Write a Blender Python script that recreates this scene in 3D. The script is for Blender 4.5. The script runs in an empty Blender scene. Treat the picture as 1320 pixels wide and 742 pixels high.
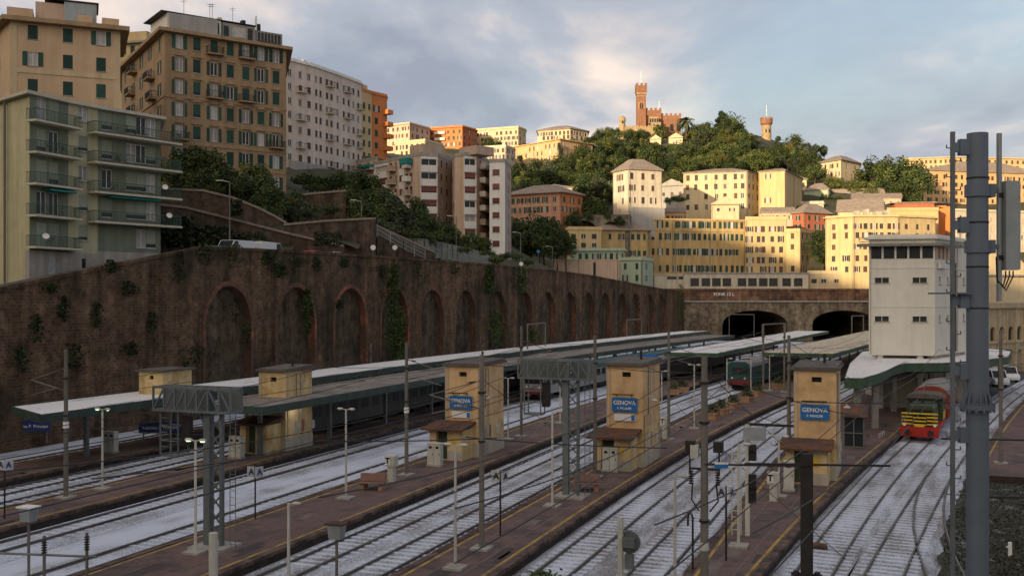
import bpy, bmesh, math, random
import numpy as np
from mathutils import Vector, Matrix, noise as mnoise
random.seed(7)
C = bpy.context.scene.collection
R = math.radians
scene = bpy.context.scene

# ------------------------------------------------------------------ camera, sky, sun, exposure
F, HZ, HC = 1300.0, 385.0, 11.8          # focal length in photo pixels, horizon row, eye height
cam = bpy.data.cameras.new('camera'); camo = bpy.data.objects.new('camera', cam); C.objects.link(camo)
camo.location = (0, 0, HC); camo.rotation_euler = (R(90), 0, 0)
cam.sensor_width = 36; cam.lens = 36*F/1320; cam.shift_y = 14/1320; cam.clip_end = 6000; cam.clip_start = 0.3
scene.camera = camo
SUN_AZ, SUN_EL = 35.0, 8.0               # light travels towards this heading (clockwise from +Y)
EXPOSURE = 0.84
w = bpy.data.worlds.new('World'); scene.world = w; w.use_nodes = True
def build_world():
    nt = w.node_tree; nt.nodes.clear()
    N = nt.nodes.new; L = nt.links.new
    out = N('ShaderNodeOutputWorld'); bg = N('ShaderNodeBackground'); L(bg.outputs[0], out.inputs[0])
    sky = N('ShaderNodeTexSky'); sky.sky_type = 'NISHITA'; sky.sun_disc = False
    sky.sun_elevation = R(SUN_EL); sky.sun_rotation = R(SUN_AZ+180); sky.air_density = 1.2; sky.dust_density = 1.5
    tc = N('ShaderNodeTexCoord')
    sep = N('ShaderNodeSeparateXYZ'); L(tc.outputs['Generated'], sep.inputs[0])
    # project the view direction onto a flat cloud deck
    ad = N('ShaderNodeMath'); ad.operation = 'ADD'; ad.inputs[1].default_value = 0.24; L(sep.outputs[2], ad.inputs[0])
    mx = N('ShaderNodeMath'); mx.operation = 'MAXIMUM'; mx.inputs[1].default_value = 0.05; L(ad.outputs[0], mx.inputs[0])
    dx = N('ShaderNodeMath'); dx.operation = 'DIVIDE'; L(sep.outputs[0], dx.inputs[0]); L(mx.outputs[0], dx.inputs[1])
    dy = N('ShaderNodeMath'); dy.operation = 'DIVIDE'; L(sep.outputs[1], dy.inputs[0]); L(mx.outputs[0], dy.inputs[1])
    cb = N('ShaderNodeCombineXYZ'); L(dx.outputs[0], cb.inputs[0]); L(dy.outputs[0], cb.inputs[1])
    mp = N('ShaderNodeMapping'); mp.inputs['Location'].default_value = (1.3, 9.4, 0); mp.inputs['Scale'].default_value = (1.0, 0.8, 1); L(cb.outputs[0], mp.inputs[0])
    n1 = N('ShaderNodeTexNoise'); n1.inputs['Scale'].default_value = 0.75; n1.inputs['Detail'].default_value = 6; n1.inputs['Roughness'].default_value = 0.5; n1.inputs['Distortion'].default_value = 0.1; L(mp.outputs[0], n1.inputs['Vector'])
    cov = N('ShaderNodeValToRGB'); cov.color_ramp.elements[0].position = 0.33; cov.color_ramp.elements[1].position = 0.58; L(n1.outputs[0], cov.inputs[0])
    n2 = N('ShaderNodeTexNoise'); n2.inputs['Scale'].default_value = 2.2; n2.inputs['Detail'].default_value = 7; n2.inputs['Roughness'].default_value = 0.5; n2.inputs['Distortion'].default_value = 0.25; L(mp.outputs[0], n2.inputs['Vector'])
    col = N('ShaderNodeValToRGB'); e = col.color_ramp.elements
    e[0].position = 0.40; e[0].color = (0.20, 0.222, 0.272, 1)
    e[1].position = 0.66; e[1].color = (0.62, 0.51, 0.435, 1)
    m = col.color_ramp.elements.new(0.52); m.color = (0.285, 0.30, 0.34, 1)
    L(n2.outputs[0], col.inputs[0])
    st = N('ShaderNodeVectorMath'); st.operation = 'SCALE'; st.inputs['Scale'].default_value = 0.098; tn_ = N('ShaderNodeVectorMath'); tn_.operation = 'MULTIPLY'; tn_.inputs[1].default_value = (1.0, .97, 1.12); L(sky.outputs[0], tn_.inputs[0]); L(tn_.outputs[0], st.inputs[0])
    # clouds on the sun's side of the sky glow warm, as they do before sunset
    dt = N('ShaderNodeVectorMath'); dt.operation = 'DOT_PRODUCT'; dt.inputs[1].default_value = (-math.sin(R(SUN_AZ)), -math.cos(R(SUN_AZ)), 0.12); L(tc.outputs['Generated'], dt.inputs[0])
    dm = N('ShaderNodeMath'); dm.operation = 'MAXIMUM'; dm.inputs[1].default_value = 0; L(dt.outputs['Value'], dm.inputs[0])
    dp = N('ShaderNodeMath'); dp.operation = 'POWER'; dp.inputs[1].default_value = 1.6; L(dm.outputs[0], dp.inputs[0])
    gl = N('ShaderNodeVectorMath'); gl.operation = 'SCALE'; gl.inputs[0].default_value = (3.0, 2.3, 1.25); L(dp.outputs[0], gl.inputs['Scale'])
    ga = N('ShaderNodeVectorMath'); ga.operation = 'ADD'; ga.inputs[1].default_value = (1, 1, 1); L(gl.outputs[0], ga.inputs[0])
    gm = N('ShaderNodeVectorMath'); gm.operation = 'MULTIPLY'; L(col.outputs[0], gm.inputs[0]); L(ga.outputs[0], gm.inputs[1])
    mix = N('ShaderNodeMixRGB'); L(cov.outputs[0], mix.inputs[0]); L(st.outputs[0], mix.inputs[1]); L(gm.outputs[0], mix.inputs[2])
    L(mix.outputs[0], bg.inputs[0]); bg.inputs[1].default_value = 1.0
build_world()
sl = bpy.data.lights.new('sun', 'SUN'); so = bpy.data.objects.new('sun', sl); C.objects.link(so)
sl.energy = 3.8; sl.angle = R(0.6); sl.color = (1.0, 0.755, 0.455)
_d = Vector((math.sin(R(SUN_AZ))*math.cos(R(SUN_EL)), math.cos(R(SUN_AZ))*math.cos(R(SUN_EL)), -math.sin(R(SUN_EL))))
so.rotation_euler = _d.to_track_quat('-Z', 'Y').to_euler(); so.location = (-60, -80, 120)
vs = scene.view_settings; vs.view_transform = 'Standard'; vs.look = 'None'; vs.exposure = EXPOSURE; vs.gamma = 1; vs.use_curve_mapping = False

# ------------------------------------------------------------------ coordinates
HD = R(21.0); SH, CH = math.sin(HD), math.cos(HD)      # heading of the tracks
def P(u, v, d): return Vector(((u-660)/F*d, d, HC+(HZ-v)/F*d))
def XY(u, d): return Vector(((u-660)/F*d, d))
def zv(v, d): return HC+(HZ-v)/F*d
def G(u, v, z=0.55):
    d = F*(HC-z)/(v-HZ); return Vector(((u-660)/F*d, d, z))
def TN(t, n): return Vector((t*SH+n*CH, t*CH-n*SH))
def tn(p): return (p[0]*SH+p[1]*CH, p[0]*CH-p[1]*SH)
def bend(t, t0, t1, c):
    if t <= t0: return 0.0
    if t <= t1: return c*(t-t0)**2
    return c*(t1-t0)**2+2*c*(t1-t0)*(t-t1)
def wall_n(t): return -64+0.00014*max(t-85, 0)**2
LINES = {
 'p0l': lambda t: -56.6+bend(t, 85, 150, .0007), 'p0r': lambda t: -51.9+bend(t, 85, 150, .0007),
 'p1l': lambda t: -45.2+bend(t, 85, 150, .0008), 'p1r': lambda t: -41.0+bend(t, 85, 150, .0008),
 'p2l': lambda t: -31.4+bend(t, 85, 150, .0006), 'p2r': lambda t: -26.0+bend(t, 85, 150, .0006),
 'p3l': lambda t: -19.3+bend(t, 75, 146, .0007), 'p3r': lambda t: -15.35+bend(t, 50, 118, .00085),
 'p4l': lambda t: -8.2+bend(t, 60, 130, .0008),
 'p4r': lambda t: -5.65+.075*(t-42.7)+.0008*max(t-42.7, 0)**2 if t < 120 else -5.65+.075*(77.3)+.0008*77.3**2+(.075+.0016*77.3)*(t-120),
}
# ------------------------------------------------------------------ mesh helpers
class MB:
    def __init__(s): s.v = []; s.f = []; s.m = []
    def face(s, pts, mi=0):
        b = len(s.v); s.v += [tuple(p) for p in pts]; s.f.append(tuple(range(b, b+len(pts)))); s.m.append(mi)
    def hexa(s, p, mi=0):
        b = len(s.v); s.v += [tuple(q) for q in p]
        for q in ((3,2,1,0),(4,5,6,7),(0,1,5,4),(1,2,6,5),(2,3,7,6),(3,0,4,7)): s.f.append(tuple(b+i for i in q)); s.m.append(mi)
    def box(s, x0, x1, y0, y1, z0, z1, mi=0):
        s.hexa([(x0,y0,z0),(x1,y0,z0),(x1,y1,z0),(x0,y1,z0),(x0,y0,z1),(x1,y0,z1),(x1,y1,z1),(x0,y1,z1)], mi)
    def bar(s, a, b, wx, wz=None, mi=0):
        a = Vector(a); b = Vector(b); d = (b-a); d.normalize(); wz = wz or wx
        up = Vector((0,0,1)) if abs(d.z) < .95 else Vector((0,1,0))
        x = d.cross(up); x.normalize(); z = x.cross(d)
        x *= wx/2; z *= wz/2
        s.hexa([a-x-z, a+x-z, b+x-z, b-x-z, a-x+z, a+x+z, b+x+z, b-x+z], mi)
    def tube(s, pts, r, n=8, mi=0, cap=True):
        pts = [Vector(p) for p in pts]
        rs = r if isinstance(r, (list, tuple)) else [r]*len(pts)
        b = len(s.v); ref = None
        for i, p in enumerate(pts):
            d = (pts[min(i+1, len(pts)-1)]-pts[max(i-1, 0)]).normalized()
            if ref is None: ref = Vector((1,0,0)) if abs(d.x) < .8 else Vector((0,1,0))
            x = (ref-d*ref.dot(d)).normalized(); y = d.cross(x); ref = x
            for k in range(n):
                a = 2*math.pi*k/n; s.v.append(tuple(p+(x*math.cos(a)+y*math.sin(a))*rs[i]))
        for i in range(len(pts)-1):
            for k in range(n):
                q = (k+1) % n; s.f.append((b+i*n+k, b+i*n+q, b+(i+1)*n+q, b+(i+1)*n+k)); s.m.append(mi)
        if cap:
            s.f.append(tuple(b+k for k in reversed(range(n)))); s.m.append(mi)
            s.f.append(tuple(b+(len(pts)-1)*n+k for k in range(n))); s.m.append(mi)
    def prism(s, poly, z0, z1, mi=0, mt=None):
        n = len(poly); z0s = z0 if isinstance(z0, list) else [z0]*n; z1s = z1 if isinstance(z1, list) else [z1]*n
        b = len(s.v)
        s.v += [(p[0], p[1], z) for p, z in zip(poly, z0s)]+[(p[0], p[1], z) for p, z in zip(poly, z1s)]
        for i in range(n):
            j = (i+1) % n; s.f.append((b+i, b+j, b+n+j, b+n+i)); s.m.append(mi)
        s.f.append(tuple(b+i for i in reversed(range(n)))); s.m.append(mi)
        s.f.append(tuple(b+n+i for i in range(n))); s.m.append(mi if mt is None else mt)
    def profile(s, poly, y0, y1, mi=0):            # (x,z) outline extruded along y
        n = len(poly); b = len(s.v)
        s.v += [(p[0], y0, p[1]) for p in poly]+[(p[0], y1, p[1]) for p in poly]
        for i in range(n):
            j = (i+1) % n; s.f.append((b+i, b+j, b+n+j, b+n+i)); s.m.append(mi)
        s.f.append(tuple(b+i for i in range(n))); s.m.append(mi)
        s.f.append(tuple(b+n+i for i in reversed(range(n)))); s.m.append(mi)
    def lathe(s, prof, n=12, o=(0,0,0), mi=0):
        b = len(s.v)
        for r, z in prof:
            for k in range(n):
                a = 2*math.pi*k/n; s.v.append((o[0]+r*math.cos(a), o[1]+r*math.sin(a), o[2]+z))
        for i in range(len(prof)-1):
            for k in range(n):
                q = (k+1) % n; s.f.append((b+i*n+k, b+i*n+q, b+(i+1)*n+q, b+(i+1)*n+k)); s.m.append(mi)
        s.f.append(tuple(b+k for k in reversed(range(n)))); s.m.append(mi)
        s.f.append(tuple(b+(len(prof)-1)*n+k for k in range(n))); s.m.append(mi)
    def sphere(s, c, rx, ry, rz, n=10, k=6, mi=0):
        s_prof = [(max(math.sin(math.pi*i/k), .01), -math.cos(math.pi*i/k)) for i in range(k+1)]
        b = len(s.v)
        for r, z in s_prof:
            for j in range(n):
                a = 2*math.pi*j/n; s.v.append((c[0]+rx*r*math.cos(a), c[1]+ry*r*math.sin(a), c[2]+rz*z))
        for i in range(k):
            for j in range(n):
                q = (j+1) % n; s.f.append((b+i*n+j, b+i*n+q, b+(i+1)*n+q, b+(i+1)*n+j)); s.m.append(mi)
    def mesh(s, name, mats, fix=True, smooth=False):
        me = bpy.data.meshes.new(name); me.from_pydata(s.v, [], s.f)
        mats = mats if isinstance(mats, (list, tuple)) else [mats]
        for m in mats: me.materials.append(m)
        me.polygons.foreach_set('material_index', s.m)
        if smooth: me.polygons.foreach_set('use_smooth', [True]*len(s.f))
        if fix:
            bm = bmesh.new(); bm.from_mesh(me); bmesh.ops.recalc_face_normals(bm, faces=bm.faces); bm.to_mesh(me); bm.free()
        me.update(); return me
    def build(s, name, mats, parent=None, loc=(0,0,0), rz=0, fix=True, smooth=False):
        return put(name, s.mesh(name, mats, fix, smooth), parent, loc, rz)
def put(name, me, parent=None, loc=(0,0,0), rz=0):
    o = bpy.data.objects.new(name, me); C.objects.link(o); o.location = loc; o.rotation_euler = (0,0,rz)
    if parent is not None: o.parent = parent
    return o
def tag(o, label=None, cat=None, group=None, kind=None):
    if label: o['label'] = label
    if cat: o['category'] = cat
    if group: o['group'] = group
    if kind: o['kind'] = kind
    return o
def thing(name, label, cat, loc=(0,0,0), rz=0, group=None):
    o = bpy.data.objects.new(name, None); C.objects.link(o); o.location = loc; o.rotation_euler = (0,0,rz); o.empty_display_size = .3
    return tag(o, label, cat, group)
def copy_tree(o, parent=None):
    c = o.copy(); C.objects.link(c)
    if parent is not None: c.parent = parent
    for ch in list(o.children): copy_tree(ch, c)
    return c
def dup(o, loc, rz=0, label=None, scale=None):
    c = copy_tree(o); c.location = loc; c.rotation_euler = (0,0,rz)
    if label: c['label'] = label
    if scale: c.scale = scale if isinstance(scale, (tuple, list)) else (scale,)*3
    return c
_fonts = {}
def text_mesh(txt, size, mat, ext=.01, bold=0.0):
    cu = bpy.data.curves.new('lettering', 'FONT'); cu.body = txt; cu.size = size; cu.align_x = 'CENTER'; cu.align_y = 'CENTER'; cu.extrude = ext; cu.offset = bold
    o = bpy.data.objects.new('tmp', cu); C.objects.link(o); bpy.context.view_layer.update()
    me = bpy.data.meshes.new_from_object(o.evaluated_get(bpy.context.evaluated_depsgraph_get()))
    C.objects.unlink(o); bpy.data.objects.remove(o); bpy.data.curves.remove(cu)
    me.transform(Matrix.Rotation(R(90), 4, 'X'))      # upright, reads from -y
    me.materials.clear(); me.materials.append(mat); return me

# ------------------------------------------------------------------ materials
def mat(name, col, rough=.85, var=.18, scale=1.2, streak=0, bump=0, metal=0, spec=.3, dark=None, dscale=.25, damt=0, objrand=0):
    m = bpy.data.materials.new(name); m.use_nodes = True; nt = m.node_tree; N = nt.nodes.new; L = nt.links.new
    b = nt.nodes['Principled BSDF']; b.inputs['Roughness'].default_value = rough; b.inputs['Metallic'].default_value = metal
    b.inputs['Specular IOR Level'].default_value = spec
    g = N('ShaderNodeNewGeometry'); src = g.outputs['Position']
    nz = N('ShaderNodeTexNoise'); nz.inputs['Scale'].default_value = scale; nz.inputs['Detail'].default_value = 8; nz.inputs['Roughness'].default_value = .65; L(src, nz.inputs['Vector'])
    mr = N('ShaderNodeMapRange'); mr.inputs[1].default_value = .3; mr.inputs[2].default_value = .7; mr.inputs[3].default_value = 1-var; mr.inputs[4].default_value = 1+var; L(nz.outputs[0], mr.inputs[0])
    last = mr.outputs[0]
    if streak:
        mp = N('ShaderNodeMapping'); mp.inputs['Scale'].default_value = (1.1, 1.1, .07); L(src, mp.inputs[0])
        n2 = N('ShaderNodeTexNoise'); n2.inputs['Scale'].default_value = 1.0; n2.inputs['Detail'].default_value = 6; L(mp.outputs[0], n2.inputs['Vector'])
        m2 = N('ShaderNodeMapRange'); m2.inputs[1].default_value = .35; m2.inputs[2].default_value = .62; m2.inputs[3].default_value = 1-streak; m2.inputs[4].default_value = 1; L(n2.outputs[0], m2.inputs[0])
        mu = N('ShaderNodeMath'); mu.operation = 'MULTIPLY'; L(last, mu.inputs[0]); L(m2.outputs[0], mu.inputs[1]); last = mu.outputs[0]
    if objrand:
        oi = N('ShaderNodeObjectInfo'); m3 = N('ShaderNodeMapRange'); m3.inputs[3].default_value = 1-objrand; m3.inputs[4].default_value = 1+objrand; L(oi.outputs['Random'], m3.inputs[0])
        mu = N('ShaderNodeMath'); mu.operation = 'MULTIPLY'; L(last, mu.inputs[0]); L(m3.outputs[0], mu.inputs[1]); last = mu.outputs[0]
    sc = N('ShaderNodeVectorMath'); sc.operation = 'SCALE'; L(last, sc.inputs['Scale'])
    if dark is not None:
        n3 = N('ShaderNodeTexNoise'); n3.inputs['Scale'].default_value = dscale; n3.inputs['Detail'].default_value = 9; n3.inputs['Roughness'].default_value = .7; L(src, n3.inputs['Vector'])
        m4 = N('ShaderNodeMapRange'); m4.inputs[1].default_value = .62-damt*.3; m4.inputs[2].default_value = .70-damt*.2; L(n3.outputs[0], m4.inputs[0])
        mx = N('ShaderNodeMixRGB'); mx.inputs[1].default_value = (*col, 1); mx.inputs[2].default_value = (*dark, 1); L(m4.outputs[0], mx.inputs[0]); L(mx.outputs[0], sc.inputs[0])
    else: sc.inputs[0].default_value = col
    L(sc.outputs[0], b.inputs['Base Color'])
    if bump:
        bp = N('ShaderNodeBump'); bp.inputs['Strength'].default_value = bump; bp.inputs['Distance'].default_value = .05; L(nz.outputs[0], bp.inputs['Height']); L(bp.outputs[0], b.inputs['Normal'])
    return m
def mat_emit(name, col, s):
    m = bpy.data.materials.new(name); m.use_nodes = True; b = m.node_tree.nodes['Principled BSDF']
    b.inputs['Base Color'].default_value = (*col, 1); b.inputs['Emission Color'].default_value = (*col, 1); b.inputs['Emission Strength'].default_value = s; return m
def mat_brick(name, c1, c2, cm, ang, bw=.5, bh=.22, patch=None, grime=.5, pscale=.12):
    m = bpy.data.materials.new(name); m.use_nodes = True; nt = m.node_tree; N = nt.nodes.new; L = nt.links.new
    b = nt.nodes['Principled BSDF']; b.inputs['Roughness'].default_value = .95; b.inputs['Specular IOR Level'].default_value = .15
    g = N('ShaderNodeNewGeometry'); mp = N('ShaderNodeMapping'); mp.inputs['Rotation'].default_value = (0, 0, ang); L(g.outputs['Position'], mp.inputs[0])
    sp = N('ShaderNodeSeparateXYZ'); L(mp.outputs[0], sp.inputs[0]); cb = N('ShaderNodeCombineXYZ'); L(sp.outputs[0], cb.inputs[0]); L(sp.outputs[2], cb.inputs[1])
    wn = N('ShaderNodeTexNoise'); wn.inputs['Scale'].default_value = 2.2; L(g.outputs['Position'], wn.inputs['Vector'])
    ws = N('ShaderNodeVectorMath'); ws.operation = 'MULTIPLY_ADD'; ws.inputs[1].default_value = (.16, .10, 0); L(wn.outputs['Color'], ws.inputs[0]); L(cb.outputs[0], ws.inputs[2])
    br = N('ShaderNodeTexBrick'); br.inputs['Scale'].default_value = 1; br.inputs['Brick Width'].default_value = bw; br.inputs['Row Height'].default_value = bh; br.inputs['Mortar Size'].default_value = .03
    br.inputs['Color1'].default_value = (*c1, 1); br.inputs['Color2'].default_value = (*c2, 1); br.inputs['Mortar'].default_value = (*cm, 1); L(ws.outputs[0], br.inputs['Vector'])
    last = br.outputs[0]
    if patch:
        pn = N('ShaderNodeTexNoise'); pn.inputs['Scale'].default_value = pscale; pn.inputs['Detail'].default_value = 6; pn.inputs['Roughness'].default_value = .62; L(g.outputs['Position'], pn.inputs['Vector'])
        pr = N('ShaderNodeMapRange'); pr.inputs[1].default_value = .46; pr.inputs[2].default_value = .6; L(pn.outputs[0], pr.inputs[0])
        mx = N('ShaderNodeMixRGB'); mx.inputs[2].default_value = (*patch, 1); L(pr.outputs[0], mx.inputs[0]); L(last, mx.inputs[1]); last = mx.outputs[0]
    smp = N('ShaderNodeMapping'); smp.inputs['Scale'].default_value = (.55, .55, .05); L(g.outputs['Position'], smp.inputs[0])
    sn_ = N('ShaderNodeTexNoise'); sn_.inputs['Scale'].default_value = 1; sn_.inputs['Detail'].default_value = 7; sn_.inputs['Roughness'].default_value = .65; L(smp.outputs[0], sn_.inputs['Vector'])
    srr = N('ShaderNodeMapRange'); srr.inputs[1].default_value = .36; srr.inputs[2].default_value = .64; srr.inputs[3].default_value = .55; srr.inputs[4].default_value = 1.3; L(sn_.outputs[0], srr.inputs[0])
    s0_ = N('ShaderNodeVectorMath'); s0_.operation = 'SCALE'; L(last, s0_.inputs[0]); L(srr.outputs[0], s0_.inputs['Scale']); last = s0_.outputs[0]
    n2 = N('ShaderNodeTexNoise'); n2.inputs['Scale'].default_value = .9; n2.inputs['Detail'].default_value = 10; n2.inputs['Roughness'].default_value = .72; L(g.outputs['Position'], n2.inputs['Vector'])
    mr = N('ShaderNodeMapRange'); mr.inputs[1].default_value = .35; mr.inputs[2].default_value = .68; mr.inputs[3].default_value = 1-grime; mr.inputs[4].default_value = 1.25; L(n2.outputs[0], mr.inputs[0])
    sc = N('ShaderNodeVectorMath'); sc.operation = 'SCALE'; L(last, sc.inputs[0]); L(mr.outputs[0], sc.inputs['Scale']); L(sc.outputs[0], b.inputs['Base Color'])
    bp = N('ShaderNodeBump'); bp.inputs['Strength'].default_value = .7; bp.inputs['Distance'].default_value = .08; L(n2.outputs[0], bp.inputs['Height']); L(bp.outputs[0], b.inputs['Normal'])
    return m
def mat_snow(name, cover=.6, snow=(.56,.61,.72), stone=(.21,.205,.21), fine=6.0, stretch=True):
    m = bpy.data.materials.new(name); m.use_nodes = True; nt = m.node_tree; N = nt.nodes.new; L = nt.links.new
    b = nt.nodes['Principled BSDF']; b.inputs['Roughness'].default_value = .9; b.inputs['Specular IOR Level'].default_value = .2
    g = N('ShaderNodeNewGeometry'); mp = N('ShaderNodeMapping'); mp.inputs['Rotation'].default_value = (0, 0, HD)
    L(g.outputs['Position'], mp.inputs[0])
    mp2 = N('ShaderNodeMapping'); mp2.inputs['Scale'].default_value = (1.0, .12 if stretch else 1, 1); L(mp.outputs[0], mp2.inputs[0])
    a = N('ShaderNodeTexNoise'); a.inputs['Scale'].default_value = .9; a.inputs['Detail'].default_value = 5; L(mp2.outputs[0], a.inputs['Vector'])
    f = N('ShaderNodeTexNoise'); f.inputs['Scale'].default_value = fine; f.inputs['Detail'].default_value = 4; f.inputs['Roughness'].default_value = .8; L(g.outputs['Position'], f.inputs['Vector'])
    k = N('ShaderNodeTexNoise'); k.inputs['Scale'].default_value = .35; k.inputs['Detail'].default_value = 3; L(g.outputs['Position'], k.inputs['Vector'])
    s1 = N('ShaderNodeMath'); s1.operation = 'MULTIPLY_ADD'; s1.inputs[1].default_value = .55; L(a.outputs[0], s1.inputs[0]); L(f.outputs[0], s1.inputs[2])
    s2 = N('ShaderNodeMath'); s2.operation = 'MULTIPLY_ADD'; s2.inputs[1].default_value = .4; L(k.outputs[0], s2.inputs[0]); L(s1.outputs[0], s2.inputs[2])
    mr = N('ShaderNodeMapRange'); th = .975-(cover-.5)*.6; mr.inputs[1].default_value = th-.13; mr.inputs[2].default_value = th+.13; L(s2.outputs[0], mr.inputs[0])
    mx = N('ShaderNodeMixRGB'); mx.inputs[1].default_value = (*stone, 1); mx.inputs[2].default_value = (*snow, 1); L(mr.outputs[0], mx.inputs[0]); L(mx.outputs[0], b.inputs['Base Color'])
    bp = N('ShaderNodeBump'); bp.inputs['Strength'].default_value = .6; bp.inputs['Distance'].default_value = .06; L(f.outputs[0], bp.inputs['Height']); L(bp.outputs[0], b.inputs['Normal'])
    return m
def mat_glass(name, col=(.03,.035,.04), rough=.12):
    m = mat(name, col, rough, .25, .6, spec=.3); return m
M = {}
M['green_plaster'] = mat('green_plaster', (.21,.235,.17), .9, .12, .8, streak=.2)
M['yellow_plaster_dim'] = mat('yellow_plaster_dim', (.52,.475,.30), .9, .1, .8, streak=.18)
M['pale_base'] = mat('pale_base', (.42,.38,.33), .9, .12, 1, streak=.25)
M['concrete'] = mat('concrete', (.36,.34,.31), .9, .15, 2, streak=.25)
M['slab'] = mat('slab', (.52,.48,.38), .9, .12, 2)
M['beige'] = mat('beige', (.58,.41,.265), .9, .09, .5, streak=.12)
M['beige_trim'] = mat('beige_trim', (.60,.47,.30), .9, .08, 1, streak=.2)
M['brown_fac'] = mat('brown_fac', (.37,.255,.15), .9, .14, .6, streak=.22)
M['brown_trim'] = mat('brown_trim', (.36,.25,.15), .9, .12, 2, streak=.2)
M['white_fac'] = mat('white_fac', (.66,.56,.49), .9, .08, .4, streak=.15)
M['orange_fac'] = mat('orange_fac', (.56,.21,.075), .9, .1, .4, streak=.1)
M['yellow_fac'] = mat('yellow_fac', (.57,.44,.24), .9, .1, .35, streak=.18)
M['ochre_fac'] = mat('ochre_fac', (.50,.36,.17), .9, .14, .3, streak=.22)
M['cream_fac'] = mat('cream_fac', (.60,.495,.325), .9, .08, .4, streak=.14)
M['pale_fac'] = mat('pale_fac', (.58,.52,.42), .9, .1, .4, streak=.2)
M['pink_fac'] = mat('pink_fac', (.50,.26,.185), .9, .12, .4, streak=.15)
M['red_fac'] = mat('red_fac', (.42,.14,.08), .9, .12, .4, streak=.15)
M['tan_fac'] = mat('tan_fac', (.58,.43,.325), .9, .1, .5, streak=.15)
M['taupe_fac'] = mat('taupe_fac', (.47,.355,.285), .9, .1, .5, streak=.15)
M['mint_fac'] = mat('mint_fac', (.40,.48,.36), .9, .08, .5, streak=.15)
M['grey_fac'] = mat('grey_fac', (.36,.35,.34), .9, .1, .5, streak=.15)
M['peach_fac'] = mat('peach_fac', (.62,.40,.20), .9, .08, .3, streak=.1)
M['white_paint'] = mat('white_paint', (.72,.70,.66), .7, .06, 1, streak=.1)
M['band_white'] = mat('band_white', (.74,.72,.70), .75, .05, 1, streak=.1)
M['tower_white'] = mat('tower_white', (.70,.68,.61), .85, .05, .9, streak=.09)
M['shutter_green'] = mat('shutter_green', (.018,.060,.045), .6, .25, 3, objrand=.35)
M['shutter_brown'] = mat('shutter_brown', (.10,.055,.035), .6, .25, 3, objrand=.35)
M['shutter_grey'] = mat('shutter_grey', (.13,.15,.13), .6, .25, 3, objrand=.3)
M['blind'] = mat('blind', (.28,.31,.24), .7, .1, 3, objrand=.2)
M['glass'] = mat_glass('glass', (.022,.025,.03), .3); M['curtain'] = mat('curtain', (.36,.35,.34), .8, .25, 2.5, objrand=.3)
M['rail_iron'] = mat('rail_iron', (.035,.04,.04), .6, .3, 3)
M['rail_green'] = mat('rail_green', (.06,.10,.08), .6, .3, 3)
M['awning'] = mat('awning', (.02,.22,.20), .8, .15, 2)
M['roof_slate'] = mat('roof_slate', (.27,.22,.185), .9, .25, 1.5, dark=(.215,.175,.15), dscale=.6, damt=.5, bump=.3)
M['roof_grey'] = mat('roof_grey', (.23,.22,.21), .9, .2, 1.0, bump=.4)
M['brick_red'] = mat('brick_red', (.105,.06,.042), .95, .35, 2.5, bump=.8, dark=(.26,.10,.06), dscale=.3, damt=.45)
M['castle_brick'] = mat('castle_brick', (.26,.13,.08), .95, .2, .8, streak=.2)
M['castle_stone'] = mat('castle_stone', (.37,.275,.165), .95, .2, .6, streak=.2)
M['rail'] = mat('rail', (.15,.135,.125), .55, .3, 4, metal=.3)
M['sleeper'] = mat_snow('sleeper', .72, stone=(.17,.15,.14))
M['asphalt_plat'] = mat('asphalt_plat', (.135,.087,.077), .85, .2, 1.6, dark=(.075,.055,.054), dscale=.5, damt=.5, bump=.2)
M['coping'] = mat('coping', (.13,.085,.07), .9, .3, 2.5, dark=(.05,.035,.03), dscale=1.1, damt=.6)
M['yellow_line'] = mat('yellow_line', (.42,.27,.05), .8, .25, 3, dark=(.16,.11,.06), dscale=1.5, damt=.5)
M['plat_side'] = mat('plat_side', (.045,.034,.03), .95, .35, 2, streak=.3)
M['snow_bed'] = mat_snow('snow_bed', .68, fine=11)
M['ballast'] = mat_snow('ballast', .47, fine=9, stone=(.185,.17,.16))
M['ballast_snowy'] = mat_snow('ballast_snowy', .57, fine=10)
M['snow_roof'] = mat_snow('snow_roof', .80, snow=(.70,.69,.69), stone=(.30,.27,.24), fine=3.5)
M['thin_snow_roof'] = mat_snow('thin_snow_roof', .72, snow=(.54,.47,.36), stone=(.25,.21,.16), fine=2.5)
M['viaduct_stone'] = mat_brick('viaduct_stone', (.24,.21,.175), (.19,.165,.14), (.22,.2,.17), 0, .8, .35, patch=(.15,.135,.11), grime=.5)
M['dark_pane'] = mat('dark_pane', (.04,.042,.045), .6, .3, 1.5)
M['canopy_brown'] = mat('canopy_brown', (.16,.14,.125), .95, .3, .7, dark=(.24,.21,.19), dscale=.4, damt=.6, bump=.3)
M['fascia_green'] = mat('fascia_green', (.05,.10,.06), .6, .2, 1.5, streak=.3)
M['fascia_teal'] = mat('fascia_teal', (.045,.075,.062), .6, .2, 1.5, streak=.3)
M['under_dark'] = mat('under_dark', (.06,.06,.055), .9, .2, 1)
M['hut_yellow'] = mat('hut_yellow', (.66,.50,.26), .9, .1, 1.2, streak=.2, dark=(.42,.27,.12), dscale=.5, damt=.4)
M['hut_orange'] = mat('hut_orange', (.66,.45,.245), .9, .12, 1.0, streak=.2, dark=(.54,.34,.16), dscale=.6, damt=.45)
M['hut_base'] = mat('hut_base', (.46,.42,.35), .9, .15, 1.5, streak=.25)
M['roof_tar'] = mat('roof_tar', (.11,.095,.085), .95, .35, 2, bump=.4)
M['metal_grey'] = mat('metal_grey', (.165,.185,.19), .55, .15, 2, metal=.3, streak=.2)
M['metal_pole'] = mat('metal_pole', (.17,.155,.135), .7, .2, 2, streak=.25)
M['metal_dark'] = mat('metal_dark', (.025,.021,.02), .6, .3, 3)
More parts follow.
